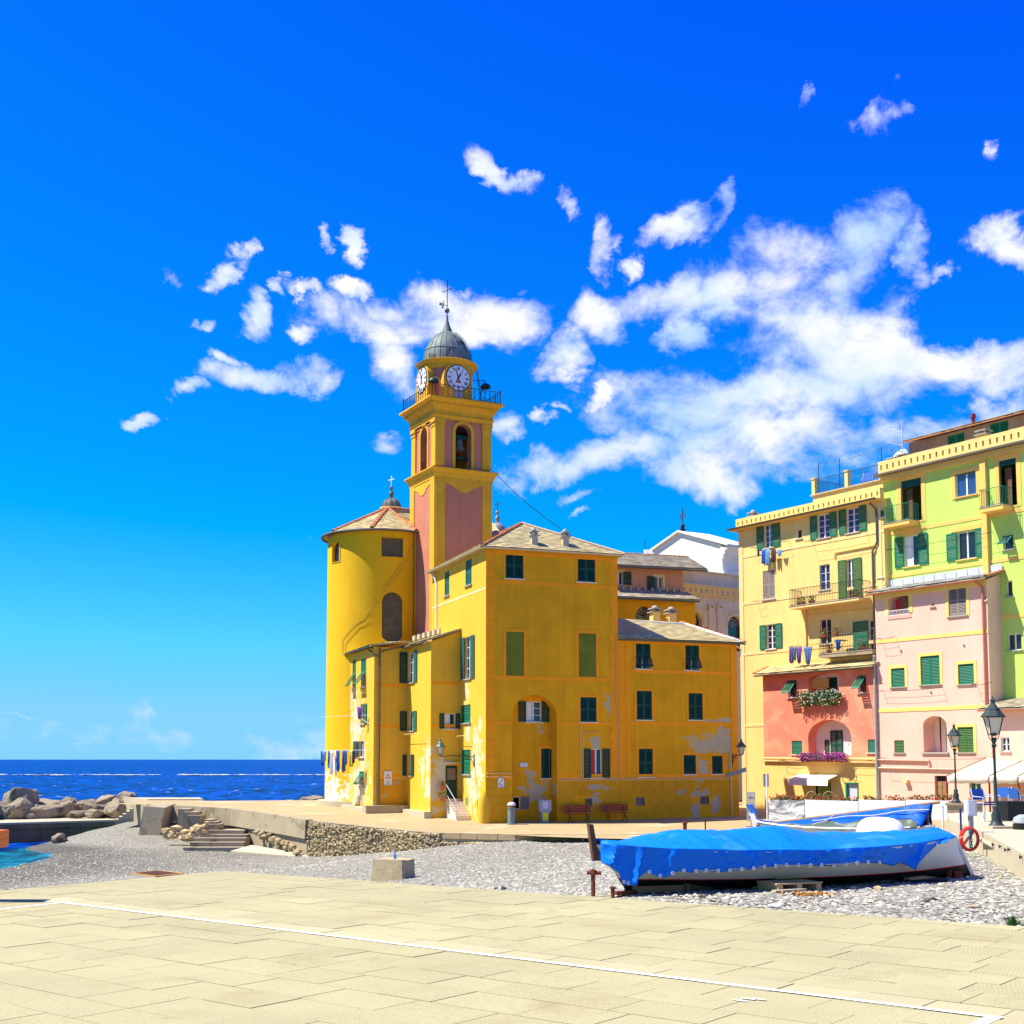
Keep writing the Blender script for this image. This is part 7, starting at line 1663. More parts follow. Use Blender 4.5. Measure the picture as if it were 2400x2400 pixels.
# ================================================================== right-hand quay and things on it
QR = EZ-1.58
qpts = [ath(2292, 1944, 1.58), ath(2400, 2002, 1.58), ath(2400, 2002, 1.58)+(ath(2400, 2002, 1.58)-ath(2292, 1944, 1.58)).normalized()*7, Vector((26, 14, 0)), Vector((28, 46, 0)), at(2215, HOR, 38), ath(2228, 1922, 1.58)]
mb = MB(); mb.prism([Vector((p.x, p.y, QR-2.2)) for p in qpts], (0, 0, 2.2)); tag(mb.build('quay', M.concl), 'pale concrete quay wall with lamp post beside the beached boats', 'quay')
# ================================================================== boats
def interp(tab, x):
    if x <= tab[0][0]: return tab[0][1]
    for (a, b), (c, d) in zip(tab, tab[1:]):
        if a <= x <= c: return b+(d-b)*(x-a)/(c-a)
    return tab[-1][1]
M.hullw = mat('hull_white', (.74, .71, .64), .5, .08, 2, spec=.4)
M.hullb = mat('antifouling_black', (.012, .013, .012), .6, .3, 4)
def tarp_mat(name, c, fade, t=.56, s_=1.3):
    m = mat(name, c, .5, .18, 1.6, 1.0, 4.5, spec=.18); nt = m.node_tree; N = nt.nodes; L = nt.links; b = N['Principled BSDF']
    src = b.inputs['Base Color'].links[0].from_socket; geo = N.new('ShaderNodeNewGeometry'); n = N.new('ShaderNodeTexNoise'); n.inputs['Scale'].default_value = s_; n.inputs['Detail'].default_value = 8; n.inputs['Distortion'].default_value = .8; L.new(geo.outputs['Position'], n.inputs['Vector'])
    mr = N.new('ShaderNodeMapRange'); mr.inputs['From Min'].default_value = t; mr.inputs['From Max'].default_value = t+.22; mr.inputs['To Max'].default_value = .6; L.new(n.outputs['Fac'], mr.inputs['Value'])
    mx = N.new('ShaderNodeMixRGB'); mx.inputs[2].default_value = (*fade, 1); L.new(mr.outputs[0], mx.inputs[0]); L.new(src, mx.inputs[1]); L.new(mx.outputs[0], b.inputs['Base Color']); return m
M.tarp = tarp_mat('blue_tarpaulin', (.001, .17, .72), (.12, .45, .82), .58)
M.tarp2 = tarp_mat('deep_blue_tarpaulin', (.001, .09, .52), (.05, .28, .7), .6)
M.tarpg = tarp_mat('silver_green_tarpaulin', (.10, .13, .085), (.42, .46, .36), .48, 2.2)
M.rope = mat('rope', (.62, .56, .42), .9, .2, 10)

def hull_rows(P0, P1, zk, zg, beam, rake0, rake1, nt_=40, nv=9, sheer=.12, trans=0):
    ax_ = (P1-P0); Ln = ax_.length; ax_ = ax_.normalized(); nx_ = Vector((ax_.y, -ax_.x, 0))     # nx_ points to the viewer's side
    def pt(t, v, side):
        x0 = rake0*(1-v); x1 = Ln-rake1*v if rake1 > 0 else Ln+rake1*(1-v)
        x = x0+(x1-x0)*t; b = beam*max(0, math.sin(math.pi*(.5*t if trans else t)))**.55 if not trans else beam*max(0, math.sin(math.pi*(.06+.56*t)))**.6*min(1, t*6)**.5
        k = abs(2*t-1)**3; fl = v**(.36+.5*k); z = zk+(zg+sheer*abs(2*t-1)**2.2-zk)*v
        if v < .001: z -= 0
        return P0+ax_*x+nx_*(side*b*fl)+Z*(z-P0.z)
    return pt, ax_, nx_, Ln
def boat_hull(B, P0, P1, zk, zg, beam, rake0, rake1, zcut, trans=0, sheer=.12):
    P0, P1 = Vector((P0.x, P0.y, 0)), Vector((P1.x, P1.y, 0)); pt, ax_, nx_, Ln = hull_rows(P0, P1, zk, zg, beam, rake0, rake1, trans=trans, sheer=sheer)
    T = [i/44 for i in range(45)]; vc = (zcut-zk)/(zg-zk)
    for nm, vs, m in (('hull_bottom', [vc*i/5 for i in range(6)], M.hullb), ('hull_side', [vc+(1-vc)*i/8 for i in range(9)], M.hullw)):
        mb = MB()
        for sd in (1, -1): mb.grid([[pt(t, v, sd) for t in T] for v in vs])
        if trans: mb.face([pt(1, v, 1) for v in vs]+[pt(1, v, -1) for v in vs[::-1]])
        mb.build(nm, m, B, True)
    mb = MB(); 
    for sd in (1, -1): mb.tube([pt(t, vc, sd)+nx_*sd*.004 for t in T], .009, 4)
    mb.build('boot_stripe', M.red, B)
    mb = MB()
    for sd in (1, -1): mb.tube([pt(t, .97, sd)+nx_*sd*.012 for t in T], .025, 5)
    mb.build('rubbing_strake', M.hullw, B)
    return pt, ax_, nx_, Ln
b1 = thing('boat', 'large white wooden boat with black bottom under a bright blue tarpaulin', 'boat', at(1800, HOR, 21.5)*1.0-Z*(EZ+.42)+Z*EZ)
zk = EZ-2.06
P0, P1 = at(1394, HOR, 20.0), at(2268, HOR, 23.0)
zg1 = EZ-1.42
pt, ax_, nx_, Ln = boat_hull(b1, P0, P1, zk, zg1, 1.12, .55, .42, EZ-1.885)
# stem post and rudder post
mb = MB(); q = pt(0, 1, 1); mb.prism([q-ax_*.05-nx_*.04-Z*.25, q+ax_*.05-nx_*.04-Z*.25, q-ax_*.05-nx_*.04+Z*.30, q-ax_*.13-nx_*.04+Z*.31], nx_*.08); mb.build('stem_post', M.brownwood, b1)
mb = MB(); q0, q1 = pt(1, 1, 1), pt(1, 0, 1); mb.prism([q0-nx_*.03+ax_*.0, q0-nx_*.03+ax_*.05, q1-nx_*.03+ax_*.06, q1-nx_*.03-ax_*.02], nx_*.06); mb.build('stern_post', M.hullw, b1)
mb = MB(); q = pt(.06, 0, 1); mb.prism([pt(0.02, 0, 1)-nx_*.035, pt(.98, 0, 1)-nx_*.035, pt(.98, 0, 1)-nx_*.035-Z*.07, pt(.03, 0, 1)-nx_*.035-Z*.07], nx_*.07); mb.build('keel', M.hullb, b1)
ridge = [(1380,1979),(1400,1978),(1484,1980),(1541,1970),(1606,1958),(1660,1945),(1700,1946),(1735,1949),(1800,1950),(1850,1944),(1898,1936),(1950,1943),(2002,1952),(2101,1954),(2217,1947),(2270,1944)]
hem = [(1380,2000),(1400,2015),(1415,2028),(1438,2038),(1452,2048),(1460,2072),(1470,2077),(1485,2075),(1500,2058),(1515,2046),(1535,2052),(1551,2059),(1570,2052),(1593,2043),(1620,2047),(1650,2044),(1696,2045),(1740,2040),(1774,2036),(1830,2030),(1900,2030),(1956,2031),(2000,2024),(2043,2023),(2070,2025),(2095,2031),(2112,2022),(2128,2030),(2141,2041),(2155,2024),(2173,2002),(2195,1978),(2217,1960),(2240,1952)]
def proj(p): 
    y = p.y*math.cos(TILT)+(p.z-EZ)*math.sin(TILT); z = -p.y*math.sin(TILT)+(p.z-EZ)*math.cos(TILT); return (1200+FPX*p.x/y, PV-FPX*z/y)
NT = 220; rows = []
for i in range(NT+1):
    t = .004+.955*i/NT; g = pt(t, 1, 1); f_ = pt(t, 1, -1); c_ = (g+f_)/2; b_ = (g-f_).length/2
    px = proj(g)[0]; D = c_.y
    zr = at(px, interp(ridge, px), D).z; zr = max(zr, g.z+.03); zh = at(px, interp(hem, px), g.y-.05).z; zh = min(zh, g.z-.02)
    row_ = []
    left = max(0, 1-(px-1390)/330); right = max(0, (px-1940)/260)
    amp = .032+.10*left+.08*min(1, right)
    def cloth(u): return noise.noise(Vector((px*.013, u*3.1, 1.7)))
    nf = 7
    for k in range(nf+1):                    # far side hanging
        pass
    row_.append(f_-nx_*.06-Z*.28); row_.append(f_-nx_*.05+Z*.02)
    for k in range(1, 8):                    # over the top
        u = k/8; y_ = -1+2*u; zz = g.z+.02+(zr-g.z)*(1-abs(y_)**1.6)
        zz += .05*cloth(u*2)+.025*noise.noise(Vector((px*.05, u*6, 4)))
        row_.append(c_+nx_*(y_*b_)+Z*(zz-c_.z))
    row_.append(g+nx_*.035+Z*.015+Z*.012*cloth(5))
    H = g.z-zh
    for k in range(1, 10):                   # near side hanging
        v = k/9; fold = (1-2*abs(math.sin(px*.031+1.3*math.sin(px*.017)+1.2*v*(left+right)))**.7)*amp*1.15*(v**.7)+amp*.8*v*noise.noise(Vector((px*.035, v*2.2, 8)))+.03*noise.noise(Vector((px*.06, v*5, 2)))+.018*noise.noise(Vector((px*.13, v*8, 2)))
        side = pt(t, max(.05, 1-H*v/(zg1-zk)*.95), 1)
        base = g+nx_*.035
        lim = (side-g).dot(nx_)
        row_.append(g+nx_*(.045+max(lim, -.22)*.35+max(fold, -.03)+.03*v)-Z*(H*v))
    rows.append(row_)
mb = MB(); mb.grid(rows); tp = mb.build('tarpaulin', M.tarp, b1, True); sd = tp.modifiers.new('t', 'SOLIDIFY'); sd.thickness = .008
tp.data.polygons.foreach_set('use_smooth', [True]*len(tp.data.polygons))
for px in list(range(1520, 2080, 27))+[1462, 1475, 2195]:
    i = min(range(NT+1), key=lambda k: abs(proj(rows[k][-1])[0]-px)); p = rows[i][-2].lerp(rows[i][-1], .4); mb = MB(); mb.lathe((0, 0, 0), [(.012, 0), (.030, 0), (.032, .008), (.012, .01)], 10); o = mb.build('eyelet', M.white, tp); 
    o.location = p+nx_*.014; o.rotation_euler = (nx_.to_track_quat('Z', 'Y')).to_euler()
for a, b in ((1625, 1684), (1708, 1790), (1818, 1902), (1930, 2010)):
    ia, ib = [min(range(NT+1), key=lambda k: abs(proj(rows[k][-1])[0]-x)) for x in (a, b)]; pa, pb = rows[ia][-2]+nx_*.02, rows[ib][-2]+nx_*.02; mb = MB(); mb.tube([pa, pa.lerp(pb, .5)-Z*.015, pb], .009, 5); mb.build('lashing', M.rope, b1)
mb = MB(); q = pt(.99, .9, 1); mb.tube([q-ax_*.5+nx_*.1+Z*.05, q+nx_*.03, q+ax_*.15+Z*.03], .008, 4); mb.build('lashing', M.rope, b1)
# chocks under the boat
def plank(label, c, size, rz=0, tilt=0, m=M.plank, name='plank', cat='plank', group=None):
    mb = MB(); sx, sy, sz = size; mb.box((0, 0, 0), size); o = mb.build(name, m); o.location = c; o.rotation_euler = (0, tilt, rz); return tag(o, label, cat, group)
arz = math.atan2(ax_.y, ax_.x); gz_ = lambda x, y: float(bz(x, y))
for k, (px, py, D, sz_, lab, m_) in enumerate([(1540,2089,20.4,(.9,.5,.10),'brown plank under the boat near its stem',M.oldwood),(1610,2089,20.7,(.55,.6,.14),'dark timber chock under the middle of the boat',M.brownwood),(1480,2092,20.1,(.7,.12,.05),'thin rusty batten on the pebbles below the stem',M.rust),(2045,2072,22.2,(.45,.6,.2),'grey stone chock under the stern',M.sill),(2160,2058,22.3,(1.1,.1,.06),'long batten lying under the stern',M.plank)]):
    q = at(px, py, D); plank(lab, (q.x, q.y, gz_(q.x, q.y)+sz_[2]/2+.02), sz_, arz+.1*k, 0, m_, 'timber', 'timber')
pa = thing('pallet', 'small broken wooden pallet leaning out from under the boat', 'pallet', at(1850, 2088, 20.4)); q = at(1850, 2088, 20.3); q.z = gz_(q.x, q.y)
for k in range(3): mb = MB(); mb.box(q+ax_*(-.36+.36*k)+Z*.07, (.09, .55, .12), arz); mb.build('bearer', M.plank, pa)
for k in range(4): mb = MB(); mb.box(q+nx_*(-.22+.15*k)+Z*.145, (.86, .10, .022), arz); mb.build('deck_board', M.plank, pa)
for (px, py, D, sx, lab) in [(1845,2076,20.6,.5,'short yellow board on the pallet'),(1790,2080,20.7,.45,'grey-white board beside the pallet'),(1850,2108,19.9,.62,'pale plank lying flat on the pebbles in front of the boat')]:
    q = at(px, py, D); plank(lab, (q.x, q.y, gz_(q.x, q.y)+(.2 if py < 2090 else .04)), (sx, .1, .03), arz+.1, 0, M.plank if 'yellow' in lab else M.concl)
# second boat behind
b2 = thing('boat', 'white boat behind, tented with blue and silver green tarpaulins on a ridge pole', 'boat', Vector((*at(1980, HOR, 30).xy, EZ-2.2)))
Q0, Q1 = at(1772, HOR, 31.0), at(2196, HOR, 28.5)
pt2, ax2, nx2, Ln2 = boat_hull(b2, Q0, Q1, EZ-2.18, EZ-1.52, .95, .5, .1, EZ-2.0, sheer=.08)
mb = MB(); q = pt2(0, 1, 1); mb.prism([q-ax2*.02-nx2*.05-Z*.35, q+ax2*.16-nx2*.05-Z*.4, q-ax2*.08-nx2*.05+Z*.22, q-ax2*.2-nx2*.05+Z*.22], nx2*.10); mb.build('stem_post', M.hullw, b2)
mb = MB(); q = q-ax2*.09+Z*.16; mb.prism([q-ax2*.06-nx2*.055, q+ax2*.10-nx2*.055, q-ax2*.05-nx2*.055+Z*.2, q-ax2*.19-nx2*.055+Z*.2], nx2*.11); mb.build('stem_cap', CL['blue'], b2)
R0, R1 = at(1782, 1934, 30.9), at(2186, 1880, 28.6)
mb = MB(); mb.tube([R0-ax2*.1, R1+ax2*.15], .035, 6); mb.build('ridge_pole', M.oldwood, b2)
mb = MB()
for t in (.08, .55, .97): p = R0.lerp(R1, t); mb.tube([Vector((p.x, p.y, EZ-1.7)), p], .03, 5)
mb.build('pole_prop', M.oldwood, b2)
for sgn in (1, -1):
    for nm, v0, v1, m in (('blue_tarpaulin', 0, .42, M.tarp2), ('green_tarpaulin', .36, 1.0, M.tarpg)):
        rw_ = []
        for i in range(81):
            t = i/80; top = R0.lerp(R1, t); g = pt2(.03+.93*t, 1, sgn)+nx2*sgn*.05-Z*.05
            if nm[0] == 'b': e = .50+.13*math.sin(t*25)*(t > .1)+.5*max(0, t-.86)/.14+.75*max(0, .12-t)/.12; a_, b_ = 0., min(1.05, e)
            else: a_, b_ = min(.9, .36+.06*math.sin(t*20)), (1.0 if .0 < t < .98 else .6)
            r_ = []
            for k in range(9):
                v = a_+(b_-a_)*k/8; p = top.lerp(g, v)+nx2*sgn*(.10*math.sin(math.pi*min(v, 1))*-.6+.05*noise.noise(Vector((t*14, v*3, sgn*3)))+.03*noise.noise(Vector((t*40, v*9, 5)))+(.02 if nm[0] == 'b' else 0)); r_.append(p)
            rw_.append(r_)
        mb = MB(); mb.grid(rw_); o = mb.build(nm, m, b2, True); s2 = o.modifiers.new('t', 'SOLIDIFY'); s2.thickness = .008
mb = MB(); mb.tube([R0.lerp(R1, i/20).lerp(pt2(.03+.93*i/20, 1, 1), .28)+nx2*.06-Z*.02*math.sin(i) for i in range(7, 21)], .012, 5); p = R0.lerp(R1, .45); mb.tube([p+nx2*.04, p.lerp(pt2(.45, 1, 1), .5)+nx2*.1, p.lerp(pt2(.40, 1, 1), .8)+nx2*.1], .012, 5); mb.build('lashing', M.rope, b2)
# upturned dinghy
dg = Vector((*at(2058, HOR, 26).xy, 0)); mb = MB(); zb = EZ-1.62; nU, nV = 30, 10; rw_ = []
for j in range(nV+1):
    v = j/nV; rr = math.cos(v*math.pi/2)**.55 if j < nV else 0
    rw_.append([Vector((dg.x+.47*rr*math.cos(2*math.pi*i/nU)*(1+.06*math.cos(2*math.pi*i/nU)), dg.y+.9*rr*math.sin(2*math.pi*i/nU), zb+.46*math.sin(v*math.pi/2))) for i in range(nU)])
mb.grid(rw_, True); o = mb.build('dinghy', mat('dinghy_white', (.80, .79, .77), .35, .03), None, True); tag(o, 'small white dinghy lying upside down between the two boats', 'dinghy')
mb = MB(); mb.box((dg.x, dg.y, (zb+EZ-2.2)/2), (.7, 1.2, zb-EZ+2.2+.02)); tag(mb.build('trestle', M.oldwood), 'low wooden trestle carrying the upturned dinghy', 'trestle')
# ================================================================== small things on the beach
def pipe_post(label, px, ytop, ybot, D, r=.028, arm=False, base=None, m=M.rust):
    p = at(px, ytop, D); zb = gz_(p.x, p.y)-.1 if base is None else base; mb = MB(); mb.tube([(p.x, p.y, zb), (p.x, p.y, p.z)], r, 8); mb.lathe((p.x, p.y, p.z-.02), [(r, 0), (r*1.5, .0), (r*1.5, .03), (.001, .035)], 10)
    if arm: mb.tube([(p.x-.09, p.y, p.z-.03), (p.x+.12, p.y, p.z-.04)], r*.9, 8); mb.ico((p.x, p.y, p.z-.03), r*1.9, 1)
    o = mb.build('iron_post', m); return tag(o, label, 'post')
pipe_post('rusty iron post with a crossbar standing before the boat stem', 1390, 2040, 2115, 18.9, .032, True)
pipe_post('short rusty iron stub under the boat stem', 1436, 2080, 2108, 19.3, .03)
pipe_post('short rusty post behind the blue tarpaulin hump', 1576, 1946, 0, 36, .05); pipe_post('taller rusty post behind the blue tarpaulin hump', 1605, 1928, 0, 35, .055); pipe_post('thin dark rod standing behind the blue tarpaulin', 1653, 1922, 0, 34, .018, m=M.iron)
blk = ath(922, 2056, 3.62); zb = gz_(blk.x, blk.y)-.1
mb = MB(); a = R(24); bm = bmesh.new(); bmesh.ops.create_cube(bm, size=1); bmesh.ops.subdivide_edges(bm, edges=bm.edges, cuts=5, use_grid_fill=True)
for v in bm.verts:
    k = 1-.10*(v.co.z+.5); v.co = Vector((v.co.x*1.12*k, v.co.y*.85*k, v.co.z*.72)); v.co *= 1+.03*noise.noise(v.co*4); v.co.z -= .05*max(0, noise.noise(v.co*3+Vector((2, 1, 0))))
me = bpy.data.meshes.new('stone_block'); bm.to_mesh(me); bm.free(); me.materials.append(mat('sandstone', (.46, .36, .20), .9, .3, 2.2, .6, 9, c2=(.28, .2, .1), c2t=.6, c2s=2)); o = bpy.data.objects.new('stone_block', me); col.objects.link(o); o.location = (blk.x, blk.y, zb+.38); o.rotation_euler[2] = -.42; tag(o, 'square weathered stone block standing alone on the shingle', 'block')
mb = MB(); p = Vector((blk.x+.05, blk.y-.1, zb+.70)); mb.lathe(p, [(.001, 0), (.045, 0), (.045, .13), (.02, .19), (.018, .23), (.022, .23), (.022, .26), (.001, .262)], 12); tag(mb.build('bottle', mat('blue_plastic', (.05, .2, .7), .2, .0), None, True), 'blue plastic water bottle standing on the stone block', 'bottle')
q = ath(2178, 2124, 2.02); mb = MB(); mb.tube([q+Vector((-.2, -.10, .02)), q+Vector((-.07, -.02, .06)), q+Vector((.07, .05, .09)), q+Vector((.17, .06, .05))], [.030, .038, .036, .026], 9); o = mb.build('driftwood', mat('driftwood', (.14, .115, .1), .9, .4, 9, .5, 20), None, True); tag(o, 'curved grey driftwood log lying on the pebbles', 'driftwood')
for (px, py, r_, sc, lab) in [(1818,2131,.14,(1.5,.7,.55),'large white rounded stone near the paving edge'),(2282,2149,.12,(1.7,.6,.4),'long grey flat stone near the paving edge'),(2345,2062,.10,(1.2,.8,.6),'pinkish stone at the foot of the quay wall'),(1162,2074,.10,(1,.9,.9),'larger dark stone of the pair lying before the paving edge'),(1180,2078,.11,(1,.9,.9),'dark stone beside its twin near the paving edge'),(1770,2082,.1,(1.2,.8,.7),'small pale stone under the boat side'),(1640,2103,.1,(1.3,.8,.6),'pale stone in front of the boat keel'),(2058,2090,.12,(1.2,.9,.7),'tan stone in the boat shadow'),(1998,2085,.1,(1.3,.8,.6),'grey stone at the edge of the boat shadow')]:
    q = ath(px, py, 2.05 if px > 1300 else 2.75); q.z = gz_(q.x, q.y)
    o = boulder(q+Z*r_*sc[2]*.35, r_*.62, sc, lab, M.hullw if 'white' in lab else (mat('dark_stone', (.05, .05, .06), .8, .2) if 'dark' in lab else M.cope), px, 2, .3, name='stone'); o['category'] = 'stone'
l_, f_ = MB(), MB(); q = ath(2374, 2172, 1.95); q.z = gz_(q.x, q.y)
for k in range(110):
    a = random.uniform(0, 6.28); r_ = random.uniform(.02, .14); h = random.uniform(.05, .16); b0 = q+Vector((.4*r_*math.cos(a), .4*r_*math.sin(a), 0)); tip = q+Vector((r_*math.cos(a), r_*math.sin(a), h)); w = Vector((-math.sin(a), math.cos(a), 0))*.012; l_.face([b0-w, b0+w, tip])
tag(l_.build('weed_tuft', M.leaf, fix=False), 'green weed tuft growing at the edge of the paving', 'weed')
mb = MB(); q = at(1905, 2103, 19.2); q.z = gz_(q.x, q.y)
for k in range(60): mb.ico(q+Vector((random.gauss(0, .16), random.gauss(0, .1), random.uniform(.0, .05))), random.uniform(.015, .035), 0, .3)
tag(mb.build('seaweed', mat('dry_seaweed', (.40, .19, .04), .9, .3, 8, island=.4), fix=False), 'orange dry seaweed scattered in front of the boat', 'seaweed', kind='stuff')
mb = MB()
for k in range(46):
    p = at(2112+k*2.3, 2074+3*math.sin(k*1.1), 21.6); p.z = gz_(p.x, p.y)+.03; mb.tube([p+Vector((.045*math.cos(t), .03*math.sin(t), .015*math.sin(2*t+k))) for t in [i*math.pi/4 for i in range(9)]], .012, 4)
tag(mb.build('chain', M.iron), 'dark mooring chain heaped on the pebbles below the stern', 'chain')
mb = MB(); q = at(2243, 2058, 22.6); q.z = gz_(q.x, q.y)+.06; mb.box(q, (.16, .12, .12), .3); mb.lathe(q+Vector((-.14, 0, -.06)), [(.05, 0), (.05, .16), (.001, .16)], 8); tag(mb.build('rusty_fitting', M.rust), 'rusty iron fitting on the pebbles beside the stern', 'fitting')
# red hose coil on the quay wall
hz = at(2269, 1966, 27.6); mb = MB()
for k in range(3): mb.tube([hz+Vector((.19*math.cos(t)*(1-.03*k), -.05-.035*k, .24*math.sin(t)*(1-.03*k))) for t in [i*math.pi/12 for i in range(25)]], .028, 6, False)
mb.tube([hz+Vector((.1, -.12, .2)), hz+Vector((-.15, -.13, -.12))], .028, 6)
tag(mb.build('hose_coil', M.red, None, True), 'coil of red hose hanging at the corner of the quay', 'hose')
mb = MB()
for k in range(5): mb.tube([hz+Vector((.0+.03*math.sin(k*2+t*7), -.15, .2-.4*t)) for t in [i/8 for i in range(9)]], .012, 4)
tag(mb.build('rope_bundle', mat('teal_rope', (.02, .22, .28), .9, .2), None), 'teal rope tangled over the red hose coil', 'rope')
mx_ = thing('meter_box', 'grey electricity box on a post at the quay corner', 'box', ath(2276, 1955, 1.58)); q = ath(2276, 1950, 1.58)
mb = MB(); mb.box(q+Z*.2, (.09, .09, .5)); mb.build('post', M.grey, mx_); mb = MB(); mb.box(q+Z*.52, (.22, .16, .34), .2); o = mb.build('cabinet', M.lgrey, mx_); mb = MB(); mb.box(q+Z*.52+Vector((.0, -.09, 0)), (.16, .015, .28), .2); mb.build('cabinet_door', M.white, o)
for (px, yt, yb, D, lab, m) in [(2251, 1897, 1975, 27.6, 'dark blue and white striped mooring pole by the hose coil', CL['navy']), (2209, 1890, 1948, 27.2, 'white pole standing behind the boat stern', M.white)]: pipe_post(lab, px, yt, yb, D, .022, m=m)
mb = MB(); a, b = at(2292, 1964, 28.2), at(2330, 1985, 26.2); mb.tube([a, b], .045, 7); tag(mb.build('fender_pole', M.concl, None, True), 'pale round fender pole fixed along the quay wall', 'pole')
for (px, py) in ((2310, 1968), (2330, 1975), (2347, 1980), (2360, 1988), (2368, 1987), (2396, 2005)):
    q = None
    fq = Fac(qpts[0].xy, (qpts[1]-qpts[0]).xy); s_, z = fq.sz(px, py+4); mb = MB(); p = fq.p(s_, z, .02)
    mb.tube([p+fq.U*(.035*math.cos(t))+Z*.035*math.sin(t)+fq.Nn*.02 for t in [i*math.pi/4 for i in range(9)]], .008, 4, False); mb.box(p, (.03, .03, .03)); tag(mb.build('mooring_ring', M.iron), 'small iron mooring ring set in the quay wall', 'ring', 'mooring rings on the quay wall')
# ================================================================== lamps
def lantern_lamp(t, p, s_=1., m=M.lampgreen):
    p = Vector(p); mb = MB(); w0, w1, h = .15*s_, .26*s_, .42*s_
    for i in range(4):
        a, b = math.pi/4+i*math.pi/2, math.pi/4+(i+1)*math.pi/2
        mb.tube([p+Vector((w0*math.cos(a), w0*math.sin(a), 0)), p+Vector((w1*math.cos(a), w1*math.sin(a), h))], .014*s_, 4)
    mb.lathe(p+Z*h, [(w1*1.22, 0), (w1*1.22, .025*s_), (w1*.75, .17*s_), (w1*.72, .2*s_), (w1*.55, .24*s_), (w1*.25, .34*s_), (w1*.18, .4*s_), (w1*.28, .43*s_), (w1*.06, .5*s_), (.001, .56*s_)], 8); mb.lathe(p, [(.001, -.06*s_), (w0*.4, -.05*s_), (w0*1.1, 0), (.001, .01)], 8)
    o = mb.build('lantern', m, t)
    mb = MB(); k = .93; mb.grid([[p+Vector((w0*k*math.cos(math.pi/4+i*math.pi/2), w0*k*math.sin(math.pi/4+i*math.pi/2), .01)) for i in range(4)], [p+Vector((w1*k*math.cos(math.pi/4+i*math.pi/2), w1*k*math.sin(math.pi/4+i*math.pi/2), h-.01)) for i in range(4)]], True); mb.build('lantern_glass', M.lamp_glass, o)
def street_lamp(label, base, H, group=None):
    t = thing('street_lamp', label, 'street lamp', base); b = Vector(base); s_ = H/2.9
    mb = MB(); mb.lathe(b, [(.20*s_, 0), (.20*s_, .05*s_), (.14*s_, .1*s_), (.11*s_, .2*s_), (.12*s_, .3*s_), (.075*s_, .4*s_), (.085*s_, .5*s_), (.042*s_, .56*s_), (.036*s_, 1.2*s_), (.030*s_, 1.9*s_), (.055*s_, 1.93*s_), (.06*s_, 1.98*s_), (.035*s_, 2.0*s_), (.075*s_, 2.1*s_), (.03*s_, 2.15*s_)], 14); mb.build('post', M.lampdark, t, True)
    mb = MB()
    for i in range(4): a = math.pi/4+i*math.pi/2; mb.tube([b+Z*2.1*s_, b+Vector((.10*math.cos(a), .10*math.sin(a), 2.12))*s_, b+Vector((.15*math.cos(a), .15*math.sin(a), 2.25))*s_], .012*s_, 4)
    mb.build('lantern_arms', M.lampdark, t); lantern_lamp(t, b+Z*2.24*s_, s_*.95, M.lampdark); return t
street_lamp('tall dark green street lamp standing on the quay beside the awnings', ath(2336, 1940, 1.58), 2.82)
mb = MB(); q = ath(2338, 1941, 1.58); mb.box(q+Z*.02, (.55, .5, .06), .2); tag(mb.build('lamp_plinth', M.concl), 'square concrete plinth under the tall street lamp', 'plinth')
pd = at(2262, 1915, 52); zp_ = PZ(pd.x, pd.y); mb = MB(); tz_ = at(2262, 1886, 52).z; mb.box((pd.x, pd.y, (tz_+zp_-.2)/2), (1.3, .9, tz_-zp_+.2), -.4); mb.box((pd.x, pd.y, tz_+.03), (1.42, 1.0, .09), -.4); tag(mb.build('pedestal', M.conc), 'stone pedestal carrying the smaller street lamp', 'pedestal')
street_lamp('smaller street lamp standing on the stone pedestal in front of the pink house', Vector((at(2238, HOR, 52).x, pd.y, tz_+.075)), 2.95)
def wall_lamp(label, F, px, py, reach, s0, off_z):
    a, z = F.sz(px, py); t = thing('wall_lantern', label, 'lantern', F.p(a, z, .02)); w = F.p(a, z, .03); mb = MB(); tip = F.p(a, z, reach)
    mb.tube([w, w.lerp(tip, .4)+Z*.08, tip], .022, 5); mb.tube([w-Z*.45, w+F.Nn*.1-Z*.2, w+F.Nn*reach*.5+Z*.05], .018, 5); mb.tube([w+Z*.15, w-Z*.55], .025, 5)
    for k in range(2): mb.tube([w+F.Nn*(.18+k*.22+.08*math.cos(q))+Z*(-.06+.08*math.sin(q)) for q in [i*.6 for i in range(11)]], .014, 4)
    mb.build('bracket', M.iron, t); lantern_lamp(t, tip+Z*.1, .92)
wall_lamp('green wall lantern on a scrolled bracket above the door steps', F2, 1112, 1773, 1.9, 0, 0)
Fe = Fac(Fa.p(La, 0, .0).xy, UB); wall_lamp('wall lantern on an iron bracket at the annex corner', Fa, 1716, 1772, 1.0, 0, 0)
mb = MB(); a, z = Fa.sz(1704, 1818); p = Fa.p(a, z, .1); q = Fa.p(Fa.s_at(1728), Fa.sz(1728, 1803)[1], .9); mb.tube([p, q], [.09, .12], 10); tag(mb.build('floodlight', M.grey, None, True), 'grey tube floodlight pointing out from the annex corner', 'floodlight')
